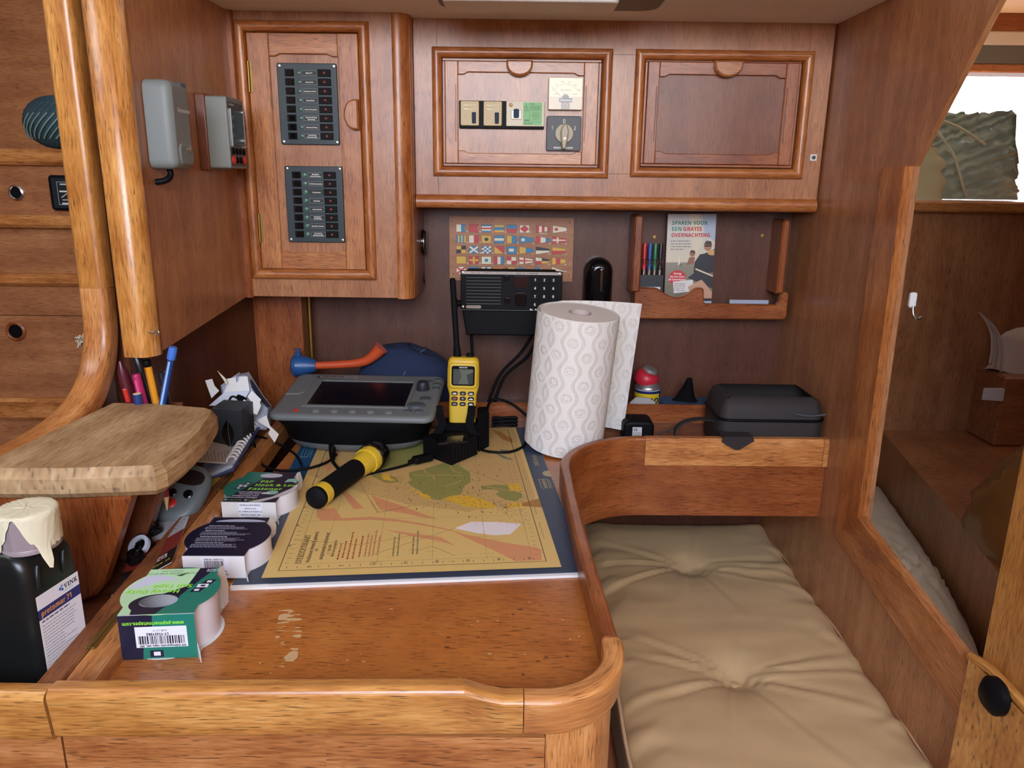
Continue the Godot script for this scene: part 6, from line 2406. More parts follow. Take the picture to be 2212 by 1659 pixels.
func build_handheld() -> void:
	var h := thing("handheld_radio", "yellow handheld marine radio with tall black antenna standing in its charger", "radio", Vector3(-0.0885, 0.788, -1.318))
	h.rotation = Vector3(-0.10, 0.03, -0.02)
	var yel := mat(Color8(216, 178, 44), 0.42)
	beg(0, Transform3D(Basis(Vector3(1, 0, 0), Vector3(0, 0, -1), Vector3(0, 1, 0)), Vector3.ZERO))
	var o := []
	var zs := []
	for q in [[0.0, 0.0235, 0.0165], [0.035, 0.0245, 0.017], [0.060, 0.0245, 0.017], [0.075, 0.0285, 0.018], [0.104, 0.0285, 0.018], [0.119, 0.0275, 0.0175], [0.125, 0.025, 0.016], [0.127, 0.021, 0.013]]:
		o.append(sup(q[1], q[2], 5.0, 36))
		zs.append(q[0])
	loft(o, zs)
	fin("body", yel, h)
	beg(0, Transform3D(Basis(), Vector3(0.0, 0.095, 0.0155)))
	var q := rrect(0.050, 0.047, 0.008, 5)
	loft([q, q, inset(q, 0.0015), inset(q, 0.004)], [0.0, 0.002, 0.0042, 0.0046])
	fin("screen_surround", yel, h)
	beg(0, Transform3D(Basis(), Vector3(0.0, 0.0955, 0.0195)))
	slab(0.041, 0.0355, 0.0014, 0.004, 0.0006, 4)
	var bz := fin("screen_bezel", M.black_gloss, h)
	var cv := Cv.new(self, 192, 160, Color8(96, 104, 92))
	cv.poly(PackedVector2Array([Vector2(0, 0), Vector2(60, 0), Vector2(80, 80), Vector2(50, 160), Vector2(0, 160)]), Color8(70, 78, 74))
	cv.poly(PackedVector2Array([Vector2(192, 30), Vector2(130, 60), Vector2(150, 160), Vector2(192, 160)]), Color8(56, 62, 62))
	beg()
	pq(Vector3(0.0, 0.094, 0.0211), Vector3(0.0175, 0, 0), Vector3(0, 0.0135, 0))
	fin("screen", mat(Color.WHITE, 0.2, 0, cv.tex()), bz)
	cv = Cv.new(self, 256, 40, Color(0.05, 0.05, 0.05, 0))
	cv.text("NAVICOM", 128, 20, 36, Color8(210, 210, 200), "sans_bold", 0.5)
	var nm := mat(Color.WHITE, 0.4, 0, cv.tex())
	nm.transparency = BaseMaterial3D.TRANSPARENCY_ALPHA_SCISSOR
	beg()
	pq(Vector3(0.0, 0.1103, 0.0211), Vector3(0.011, 0, 0), Vector3(0, 0.0017, 0))
	fin("lettering", nm, bz)
	cv = Cv.new(self, 384, 256, Color8(26, 24, 22))
	for i in 9:
		var cx := 64.0 + 128 * (i % 3)
		var cy := 42.0 + 84 * (i / 3)
		if i == 1 or i == 4:
			var d := 1 if i == 1 else -1
			cv.poly(PackedVector2Array([Vector2(cx, cy - 18 * d), Vector2(cx + 20, cy + 16 * d), Vector2(cx - 20, cy + 16 * d)]), Color8(240, 238, 230))
		elif i == 3:
			cv.rect(cx - 50, cy - 36, 100, 72, Color8(120, 30, 34))
			cv.rect(cx - 8, cy - 2, 16, 8, Color8(240, 220, 220))
		else:
			if i in [0, 2, 5, 8]:
				cv.rect(cx - 46, cy + 2, 92, 24, Color8(236, 234, 226))
			cv.text(["DCM", "", "WX", "", "", "16", "SCAN", "MEM", "H/L"][i], cx, cy - (8 if i in [0, 2, 5, 8] else 0), 28, Color8(240, 238, 230), "sans_bold", 0.5)
	var bm := mat(Color.WHITE, 0.5, 0, cv.tex())
	for i in 9:
		beg(0, Transform3D(Basis(), Vector3(-0.0145 + 0.0145 * (i % 3), 0.0635 - 0.0096 * (i / 3), 0.0155)))
		slab(0.0112, 0.0072, 0.0032, 0.0032, 0.001, 4)
		var k := fin("button", M.black, h)
		beg(0, Transform3D(Basis(), Vector3(-0.0145 + 0.0145 * (i % 3), 0.0635 - 0.0096 * (i / 3), 0.0188)))
		print_poly(rrect(0.0092, 0.0056, 0.0024, 3), 0.0, Rect2(-0.0046 - 0.0092 * (i % 3), -0.0028 - 0.0056 * (2 - i / 3), 0.0276, 0.0168))
		fin("button_print", bm, k)
	beg(0, Transform3D(Basis(Vector3.RIGHT, PI / 2), Vector3(0.0165, 0.0335, 0.0165)))
	lathe([[0.0036, 0.0], [0.0036, 0.001], [0.0026, 0.0014], [0.0, 0.0014]], 14)
	fin("power_button", M.red, h, "round red power button")
	beg(0, Transform3D(Basis(Vector3(0, 0, 1), 0.075) * Basis(Vector3.RIGHT, 0.10), Vector3(-0.0115, 0.124, -0.004)))
	lathe([[0.0, 0.0], [0.0072, 0.0], [0.0068, 0.010], [0.0058, 0.022], [0.0052, 0.024], [0.0052, 0.136], [0.0044, 0.142], [0.0, 0.143]], 16)
	fin("antenna", M.rubber, h)
	beg(0, Transform3D(Basis(), Vector3(0.011, 0.124, -0.004)))
	lathe([[0.0, 0.0], [0.007, 0.0], [0.007, 0.007], [0.006, 0.009], [0.0, 0.009]], 16)
	fin("knob", M.rubber, h)
	# charger it stands in
	var c := thing("charging_cradle", "black charging cradle with ribbed side under the yellow radio", "charger")
	beg(1)
	vext(PackedVector2Array([Vector2(-0.100, -1.2075), Vector2(-0.059, -1.262), Vector2(-0.108, -1.318), Vector2(-0.153, -1.258)]), 0.7552, 0.7895, 0.0025)
	fin("base_block", M.black, c)
	for i in 8:
		var a := Vector3(-0.0975, 0.7710, -1.2105).lerp(Vector3(-0.0605, 0.7710, -1.2598), i / 7.0)
		beg(1, Transform3D(Basis(Vector3.UP, 0.92), a))
		box(Vector3.ZERO, Vector3(0.0030, 0.030, 0.0022), 0.0006)
		fin("rib", M.black, c)
	beg(1)
	vext(rrect2(-0.0885, -1.312, 0.066, 0.045, 0.006), 0.7552, 0.80, 0.002)
	fin("cup", M.black_matte, c)
	beg(1)
	vext(PackedVector2Array([Vector2(-0.058, -1.275), Vector2(-0.040, -1.305), Vector2(-0.044, -1.335), Vector2(-0.062, -1.33)]), 0.7552, 0.822, 0.003)
	fin("side_block", M.black_matte, c)
	for s in [[-0.1225, 0.020, 0.012], [-0.0740, 0.022, -0.010]]:
		beg(0, Transform3D(Basis(Vector3.UP, 0.1), Vector3(s[0], 0.787, -1.286)))
		var pts := curve([Vector3(0.010 * signf(s[2]) * -1, 0.0, 0.012), Vector3(0, 0.016, 0.008), Vector3(-s[2] * 0.3, 0.034, 0.0), Vector3(s[2] * -0.5, 0.046, -0.008)], 4)
		for i in pts.size() - 1:
			var w := 0.012
			var a: Vector3 = pts[i]
			var b: Vector3 = pts[i + 1]
			var ox := Vector3(w / 2 + 0.001, 0, 0)
			var oz := Vector3(0, 0, 0.0035)
			var m := (a + b) / 2
			oquad(a - ox + oz, a + ox + oz, b + ox + oz, b - ox + oz, m)
			oquad(a - ox - oz, a + ox - oz, b + ox - oz, b - ox - oz, m)
			oquad(a - ox - oz, a - ox + oz, b - ox + oz, b - ox - oz, m)
			oquad(a + ox - oz, a + ox + oz, b + ox + oz, b + ox - oz, m)
			if i == pts.size() - 2:
				oquad(b - ox - oz, b + ox - oz, b + ox + oz, b - ox + oz, m)
		fin("prong", M.black_matte, c)
	beg(0, Transform3D(Basis(Vector3.UP, 0.30), Vector3(-0.1065, 0.7905, -1.248)))
	slab(0.05, 0.004, 0.03, 0.001, 0.0005, 2)
	fin("contact_bar", M.black_gloss, c)
	beg(0, Transform3D(Basis(Vector3.UP, 0.65), Vector3(-0.150, 0.7612, -1.222)))
	box(Vector3(0, 0, 0), Vector3(0.036, 0.012, 0.018), 0.003)
	box(Vector3(-0.021, -0.001, 0), Vector3(0.012, 0.007, 0.009), 0.002)
	tag(fin("cable_plug", M.black), "black angled plug at the end of the thin lead before the charger", "plug")


func rrect2(cx: float, cz: float, w: float, d: float, r: float) -> PackedVector2Array:
	var o := PackedVector2Array()
	for v in rrect(w, d, r, 3):
		o.append(Vector2(cx + v.x, cz + v.y))
	return o


func build_roll() -> void:
	# embossed pattern: rings of dots and wavy double lines
	var S := 256
	var hm := PackedByteArray()
	hm.resize(S * S)
	for y in S:
		for x in S:
			var h := 0.0
			for c in [[64, 64], [192, 192], [64 + 256, 64], [192, 192 - 256], [192 - 256, 192], [64, 64 + 256]]:
				var dx: float = x - c[0]
				var dy: float = y - c[1]
				var r := sqrt(dx * dx + dy * dy)
				if r < 52:
					h = maxf(h, exp(-pow((r - 26) / 5.0, 2)))
					h = maxf(h, exp(-pow((r - 42) / 4.0, 2)) * (0.5 + 0.5 * cos(atan2(dy, dx) * 16)))
					h = maxf(h, exp(-pow(r / 6.0, 2)))
			for k in 3:
				for j in 2:
					var cx := 128.0 * j - 24 * sin(TAU * y / 256.0 + PI * j)
					for w in [-256, 0, 256]:
						var d: float = x - (cx + w + (k - 1) * 11)
						h = maxf(h, 0.9 * exp(-pow(d / 3.2, 2)) * (0.65 + 0.35 * cos(y * TAU / 8.0)))
			hm[y * S + x] = int(clampf(0.85 - 0.8 * h, 0, 1) * 255)
	var im := Image.create_from_data(S, S, false, Image.FORMAT_L8, hm)
	im.convert(Image.FORMAT_RGBA8)
	im.bump_map_to_normal_map(6.0)
	var paper := mat(Color8(240, 234, 224), 0.9)
	paper.normal_enabled = true
	paper.normal_texture = ImageTexture.create_from_image(im)
	paper.normal_scale = 1.0
	paper.uv1_scale = Vector3(8, 5, 1)
	var plain := mat(Color8(232, 226, 214), 0.92)
	var r := thing("kitchen_roll", "white embossed kitchen paper roll with a loose sheet, standing on the table", "paper roll", Vector3(0.097, 0.7575, -1.322))
	r.rotation = Vector3(0.08, 0, -0.075)
	var R := 0.0685
	var Hh := 0.245
	beg()
	for i in 48:
		var a0 := TAU * i / 48
		var a1 := TAU * (i + 1) / 48
		for j in 6:
			var y0 := Hh * j / 6
			var y1 := Hh * (j + 1) / 6
			var p := [Vector3(sin(a0) * R, y0, cos(a0) * R), Vector3(sin(a1) * R, y0, cos(a1) * R), Vector3(sin(a1) * R, y1, cos(a1) * R), Vector3(sin(a0) * R, y1, cos(a0) * R)]
			var uv := [Vector2(i / 48.0, 1 - y0 / Hh), Vector2((i + 1) / 48.0, 1 - y0 / Hh), Vector2((i + 1) / 48.0, 1 - y1 / Hh), Vector2(i / 48.0, 1 - y1 / Hh)]
			tri(p[0], p[1], p[2], 1, uv[0], uv[1], uv[2])
			tri(p[0], p[2], p[3], 1, uv[0], uv[2], uv[3])
	fin("wound_paper", paper, r)
	beg()
	lathe([[0.0, 0.0], [R, 0.0]], 48)
	var prof := [[R, Hh], [R - 0.0012, Hh + 0.0012]]
	for k in 16:
		prof.append([lerpf(R - 0.002, 0.0195, k / 15.0), Hh + (0.0 if k % 2 else 0.0007)])
	lathe(prof, 48)
	fin("layer_edges", plain, r)
	beg()
	lathe([[0.0195, Hh + 0.001], [0.0182, Hh + 0.001], [0.0182, Hh - 0.06], [0.0, Hh - 0.06]], 28)
	fin("cardboard_core", mat(Color8(206, 186, 180), 0.85), r)
	# the loose end leaves the roll at its left, passes behind and hangs out to the right
	beg()
	grid(46, 12, func(u: float, v: float) -> Vector3:
		var y := 0.004 + 0.242 * v
		var s := u * 0.30
		var p := Vector3.ZERO
		if s < 0.135:
			var a := -0.25 * PI - s / 0.0715
			var rr := R + 0.0012 + 0.004 * smoothstep(0.0, 0.05, s)
			p = Vector3(sin(a) * rr, y, cos(a) * rr)
		else:
			var t := (s - 0.135) / 0.165
			p = Vector3(lerpf(-0.028, 0.110, t), y + 0.008 * t + 0.008 * t * t, -0.0755 - 0.008 * sin(t * 2.6) + 0.045 * t * t)
		return p)
	var sheet := paper.duplicate()
	sheet.uv1_scale = Vector3(6, 5, 1)
	sheet.backlight_enabled = true
	sheet.backlight = Color(0.25, 0.24, 0.22)
	fin("loose_sheet", sheet, r)


func tape_box(called: String, label: String, at: Vector3, yaw: float, w: float, d: float, h: float, top: Cv, front: Cv, r: float, hole: bool, sidec: Color) -> void:
	var t := thing(called, label, "tape", at, "boxed tape rolls on the table")
	t.rotation.y = yaw
	var up := Transform3D(Basis(Vector3(1, 0, 0), Vector3(0, 0, -1), Vector3(0, 1, 0)), Vector3.ZERO)
	var base := PackedVector2Array([Vector2(-w / 2, 0), Vector2(w / 2, 0), Vector2(w / 2, d), Vector2(-w / 2, d)])
	var outl: PackedVector2Array = Geometry2D.merge_polygons(base, ell(r, r, 48, Vector2(0, d / 2)))[0]
	beg(0, up)
	ext(outl, 0.0, 0.0007)
	bx(-w / 2, w / 2, 0, 0.0008, 0.0, h)
	bx(-w / 2, w / 2, d - 0.0008, d, 0.0, h)
	fin("card_sleeve", mat(sidec, 0.7), t)
	var rect := Rect2(-0.055, 0, 0.11, d)
	beg(0, up)
	if hole:
		var e := ell(0.019, 0.0125, 24, Vector2(-0.006, d * 0.27))
		var pieces: Array = Geometry2D.clip_polygons(outl, PackedVector2Array([Vector2(-0.006, -0.1), Vector2(0.2, -0.1), Vector2(0.2, 0.3), Vector2(-0.006, 0.3)]))
		pieces.append_array(Geometry2D.intersect_polygons(outl, PackedVector2Array([Vector2(-0.006, -0.1), Vector2(0.2, -0.1), Vector2(0.2, 0.3), Vector2(-0.006, 0.3)])))
		for pc in pieces:
			for q in Geometry2D.clip_polygons(pc, e):
				print_poly(q, h + 0.0006, rect)
	else:
		print_poly(outl, h + 0.0006, rect)
	fin("top_card", mat(Color.WHITE, 0.32, 0, top.tex()), t)
	beg()
	pq(Vector3(0, h / 2, 0.0006), Vector3(w / 2, 0, 0), Vector3(0, h / 2, 0))
	fin("front_print", mat(Color.WHITE, 0.4, 0, front.tex()), t)
	beg(0, Transform3D(Basis(), Vector3(0, 0.001, -d / 2)))
	var rt := minf(r - 0.001, d / 2 - 0.0015)
	var ri := 0.034 if hole else 0.022
	lathe([[ri, 0.0], [rt, 0.0], [rt, h - 0.002], [rt - 0.003, h - 0.0012], [ri, h - 0.0012], [ri, 0.0]], 44)
	fin("tape_roll", mat(Color8(236, 234, 240), 0.5), t)
	# torn flap of card standing at the right rear
	beg(0, Transform3D(Basis(Vector3.UP, PI / 2 - 0.25), Vector3(w / 2, 0, -d + 0.001)))
	ext(PackedVector2Array([Vector2(-0.001, 0.0), Vector2(0.010, 0.002), Vector2(0.013, h * 0.45), Vector2(0.007, h), Vector2(-0.001, h + 0.001)]), 0.0, 0.0007)
	fin("card_flap", M.card, t)
	beg(0, Transform3D(Basis(Vector3.UP, -PI / 2 + 0.5), Vector3(w / 2, 0, -0.001)))
	ext(PackedVector2Array([Vector2(-0.001, 0.0), Vector2(0.012, 0.0), Vector2(0.010, h * 0.18), Vector2(-0.001, h * 0.32)]), 0.0, 0.0007)
	fin("card_flap", M.card, t)


func build_tapes() -> void:
	var navy := Color8(26, 28, 52)
	var teal := Color8(32, 124, 104)
	var lime := Color8(150, 230, 60)
	var pale := Color8(196, 236, 184)
	var wht := Color8(236, 236, 240)
	var k := 512.0 / 0.11
	# the hand-cut logo squares
	var logo := func(cv: Cv, x: float, y: float, s: float) -> void:
		cv.poly(PackedVector2Array([Vector2(x - 46 * s, y + 62 * s), Vector2(x + 6 * s, y + 62 * s), Vector2(x + 62 * s, y - 62 * s), Vector2(x + 8 * s, y - 62 * s)]), navy)
		cv.rect(x - 26 * s, y + 32 * s, 24 * s, 20 * s, wht)
		cv.rect(x - 24 * s, y - 18 * s, 56 * s, 36 * s, wht)
		cv.rect(x - 6 * s, y - 8 * s, 22 * s, 16 * s, navy)
		cv.rect(x + 14 * s, y - 52 * s, 24 * s, 20 * s, wht)
	# nearest: heavy duty sail tape, its print upside down to us
	var d := 0.092
	var H := roundi(d * k)
	var t := Cv.new(self, 512, H, pale)
	t.poly(PackedVector2Array([Vector2(330, 0), Vector2(512, 0), Vector2(512, H), Vector2(140, H), Vector2(120, 330), Vector2(210, 260), Vector2(320, 180)]), navy)
	t.poly(PackedVector2Array([Vector2(410, 0), Vector2(512, 0), Vector2(512, H), Vector2(250, H), Vector2(290, 350), Vector2(330, 220)]), teal)
	t.ell(222, H - 96, 120, 84, navy)
	t.poly(PackedVector2Array([Vector2(250, H), Vector2(512, H), Vector2(512, 240), Vector2(330, 250)]), teal)
	t.poly(PackedVector2Array([Vector2(90, 70), Vector2(150, 60), Vector2(230, 90), Vector2(260, 120), Vector2(190, 116), Vector2(80, 190), Vector2(40, 180)]), Color8(214, 216, 230))
	t.poly(PackedVector2Array([Vector2(230, 70), Vector2(290, 40), Vector2(260, 80)]), Color8(60, 90, 60))
	t.text("Conformable and strong", 330, 48, 26, Color8(110, 150, 110), "sans", 0, 2, 0.9)
	t.text("50mm x 2m", 255, 22, 20, Color8(110, 150, 110), "sans", 0, 2)
	t.text("PSP", 268, 270, 46, lime, "sans_bold", 0, 2)
	t.text("Heavy Duty", 300, 222, 44, lime, "sans_bold", 0, 2, 1.05)
	t.text("Sail Tape", 345, 174, 44, lime, "sans_bold", 0, 2)
	logo.call(t, 390, 180, 0.95)
	for i in 2:
		t.fuzz(370, 14 + 16 * i, 80, 7, wht, rng)
	var f := Cv.new(self, 512, 352, navy)
	f.poly(PackedVector2Array([Vector2(230, 0), Vector2(512, 0), Vector2(512, 352), Vector2(140, 352), Vector2(150, 260), Vector2(225, 90)]), teal)
	f.text("www.pspmarinetapes.com", 440, 66, 38, lime, "sans_bold", 0, 2, 0.85)
	f.rect(104, 92, 348, 166, wht)
	f.bars(122, 166, 312, 66, rng)
	f.text("LT-11321982", 330, 150, 26, Color8(40, 40, 44), "sans_bold", 0, 2)
	f.text("A 08 12 17", 320, 122, 20, Color8(120, 120, 124), "sans", 0, 2)
	f.text("HD Zeilreparatie tape wit, 50/", 440, 244, 22, Color8(60, 60, 64), "sans_bold", 0, 2)
	f.rect(190, 282, 90, 56, navy)
	f.rect(214, 294, 46, 32, wht)
	tape_box("sail_tape_box", "boxed sail repair tape nearest the front, pale green and teal top", Vector3(-0.3495, 0.7503, -0.6725), 0.09, 0.0735, d, 0.0495, t, f, 0.0485, true, Color8(222, 222, 218))
	# middle: dark back of a box with small print
	d = 0.107
	H = roundi(d * k)
	t = Cv.new(self, 512, H, navy)
	t.ell(268, 62, 150, 36, Color8(196, 200, 220))
	t.rect(100, 64, 340, 40, navy)
	var y := 118.0
	for blk in [["Instructions for use", 3], ["Mode d'emploi", 4], ["Gebrauchsanleitung", 4], ["Instrucciones de uso", 4]]:
		t.text(blk[0], 96, y, 16, wht, "sans_bold")
		y += 17
		for i in blk[1]:
			t.fuzz(84, y, rng.randf_range(200, 300), 5, Color8(196, 198, 214), rng)
			y += 12
		y += 13
	f = Cv.new(self, 512, 190, Color8(230, 226, 222))
	f.rect(150, 8, 230, 182, wht)
	f.bars(178, 40, 160, 70, rng)
	f.text("7 012469 781863", 345, 24, 22, Color8(60, 60, 64), "sans", 0, 2)
	f.text("Batch No. 618/03 - 2042", 360, 128, 20, Color8(60, 60, 64), "sans", 0, 2)
	f.text("50 - 25mm LOOP-WHITE", 370, 154, 20, Color8(60, 60, 64), "sans", 0, 2)
	tape_box("fastener_tape_box", "middle tape box showing its dark navy back with white small print", Vector3(-0.3525, 0.7545, -0.8262), 0.02, 0.0735, d, 0.0285, t, f, 0.0515, false, Color8(228, 224, 220))
	# rear: hook and loop fastener
	d = 0.111
	H = roundi(d * k)
	t = Cv.new(self, 512, H, navy)
	t.poly(PackedVector2Array([Vector2(0, 0), Vector2(250, 0), Vector2(230, 110), Vector2(120, 380), Vector2(90, H), Vector2(0, H)]), teal)
	t.ell(266, 62, 78, 40, Color8(206, 210, 220))
	logo.call(t, 126, 250, 0.95)
	t.text("PSP", 222, 172, 54, lime, "sans_bold")
	t.text("Hook & Loop", 206, 234, 54, lime, "sans_bold", 0, 0, 0.95)
	t.text("Fastener", 180, 300, 54, lime, "sans_bold")
	for i in 4:
		t.text(["self-adhesive", "fastener for", "temporary and", "permanent fixings"][i], 290, 356 + 30 * i, 24, Color8(220, 222, 230), "sans_bold", 1.0)
	t.rect(90, 480, 16, 14, wht)
	t.rect(220, 480, 16, 14, wht)
	t.fuzz(112, 484, 90, 6, lime, rng)
	t.fuzz(242, 484, 90, 6, lime, rng)
	t.poly(PackedVector2Array([Vector2(250, H), Vector2(380, 430), Vector2(470, 280), Vector2(490, 200), Vector2(512, 220), Vector2(512, 300), Vector2(440, 420), Vector2(330, H)]), Color8(214, 208, 204))
	t.poly(PackedVector2Array([Vector2(400, 120), Vector2(460, 110), Vector2(480, 200), Vector2(440, 170), Vector2(390, 180)]), Color8(150, 200, 180))
	t.ell(362, 360, 40, 34, Color8(150, 200, 180))
	t.ell(322, 372, 30, 14, wht)
	f = Cv.new(self, 512, 190, Color8(226, 222, 214))
	f.rect(160, 6, 220, 184, wht)
	f.text("HOOK & LOOP WHITE", 270, 28, 20, Color8(60, 60, 64), "sans", 0.5)
	f.text("25mm x 2m", 270, 62, 20, Color8(60, 60, 64), "sans", 0.5)
	f.text("50 - 25MM-LOOP-PA6/PA122", 270, 92, 17, Color8(60, 60, 64), "sans", 0.5)
	f.text("Batch No. 618/04 - 042", 270, 124, 18, Color8(60, 60, 64), "sans", 0.5)
	f.bars(208, 146, 142, 44, rng)
	tape_box("fastener_tape_box", "rear tape box with green Hook & Loop Fastener lettering beside the torch", Vector3(-0.3635, 0.7545, -0.9835), 0.0, 0.0755, d, 0.0285, t, f, 0.052, false, Color8(224, 220, 212))


func build_torch() -> void:
	var t := thing("torch", "black and yellow torch lying across the chart", "torch", Vector3(-0.2815, 0.7728, -1.0215))
	var dir := Vector3(0.058, 0.003, -0.183).normalized()
	var yb := Basis(dir.cross(Vector3.UP).normalized(), dir, dir.cross(Vector3.UP).normalized().cross(dir))
	t.basis = yb
	var yel := mat(Color8(222, 186, 40), 0.3)
	yel.clearcoat_enabled = true
	beg()
	lathe([[0.0, -0.002], [0.011, -0.002], [0.0165, 0.002], [0.0165, 0.010], [0.0, 0.010]], 28)
	fin("tail_cap", M.rubber, t)
	beg()
	lathe([[0.0, 0.009], [0.0170, 0.009], [0.0172, 0.0105], [0.0165, 0.026], [0.0, 0.026]], 28)
	fin("tail_ring", yel, t, "yellow ring")
	beg()
	lathe([[0.0, 0.025], [0.0162, 0.025], [0.0168, 0.028], [0.0168, 0.116], [0.0164, 0.120], [0.0, 0.120]], 28)
	fin("grip", M.rubber, t)
	beg()
	lathe([[0.0, 0.119], [0.0150, 0.119], [0.0162, 0.124], [0.0182, 0.140], [0.0196, 0.150], [0.0200, 0.158], [0.0, 0.158]], 28)
	fin("neck", yel, t, "yellow neck")
	beg()
	lathe([[0.0, 0.152], [0.0212, 0.152], [0.0222, 0.155], [0.0222, 0.172], [0.0, 0.172]], 14)
	fin("collar", yel, t)
	beg()
	lathe([[0.0, 0.168], [0.0240, 0.168], [0.0248, 0.172], [0.0248, 0.190], [0.0232, 0.194], [0.020, 0.194], [0.018, 0.190], [0.0, 0.190]], 14)
	fin("head_ring", M.black_gloss, t)


func build_cables() -> void:
	var sets := [
		["black lead looping from the black box across the folder to the plotter", [Vector3(-0.462, 0.835, -1.245), Vector3(-0.458, 0.80, -1.235), Vector3(-0.452, 0.790, -1.262), Vector3(-0.420, 0.760, -1.202), Vector3(-0.380, 0.757, -1.170), Vector3(-0.337, 0.758, -1.176), Vector3(-0.309, 0.759, -1.203), Vector3(-0.300, 0.760, -1.240)], 0.0022],
		["black lead curling in a loop left of the plotter base", [Vector3(-0.446, 0.793, -1.235), Vector3(-0.436, 0.778, -1.272), Vector3(-0.412, 0.760, -1.287), Vector3(-0.376, 0.756, -1.252), Vector3(-0.352, 0.756, -1.205), Vector3(-0.344, 0.760, -1.178)], 0.0020],
		["shiny black lead bent over the foot of the plotter behind the torch", [Vector3(-0.300, 0.760, -1.215), Vector3(-0.303, 0.770, -1.238), Vector3(-0.309, 0.779, -1.236), Vector3(-0.300, 0.762, -1.208), Vector3(-0.279, 0.758, -1.172), Vector3(-0.262, 0.757, -1.150)], 0.0028],
		["thin black lead from under the torch to the plug", [Vector3(-0.262, 0.757, -1.143), Vector3(-0.235, 0.757, -1.157), Vector3(-0.201, 0.757, -1.180), Vector3(-0.176, 0.758, -1.198), Vector3(-0.166, 0.760, -1.207)], 0.0022],
		["black lead from the charger across the chart to the kitchen roll", [Vector3(-0.060, 0.758, -1.285), Vector3(-0.036, 0.7575, -1.270), Vector3(-0.003, 0.757, -1.272), Vector3(0.018, 0.757, -1.295), Vector3(0.026, 0.757, -1.32)], 0.0025],
		["black lead arching over the shelf lip behind the charger", [Vector3(-0.044, 0.766, -1.35), Vector3(-0.046, 0.800, -1.39), Vector3(-0.034, 0.812, -1.415), Vector3(0.0, 0.806, -1.405), Vector3(0.030, 0.785, -1.395), Vector3(0.045, 0.775, -1.40)], 0.0025],
	]
	for s in sets:
		beg()
		tube(curve(s[1], 7), s[2], 8)
		tag(fin("cable", M.black), s[0], "cable")
	var w := thing("folded_lead", "bundled black lead lying against the shelf lip left of the roll", "cable")
	beg()
	for i in 3:
		var y := 0.762 + 0.007 * i
		tube(curve([Vector3(-0.038, y, -1.405), Vector3(0.0, y + 0.002, -1.408), Vector3(0.010, y, -1.410), Vector3(0.0, y - 0.002, -1.413), Vector3(-0.036, y, -1.414)], 5), 0.0028, 6)
	fin("coil", M.rubber, w)


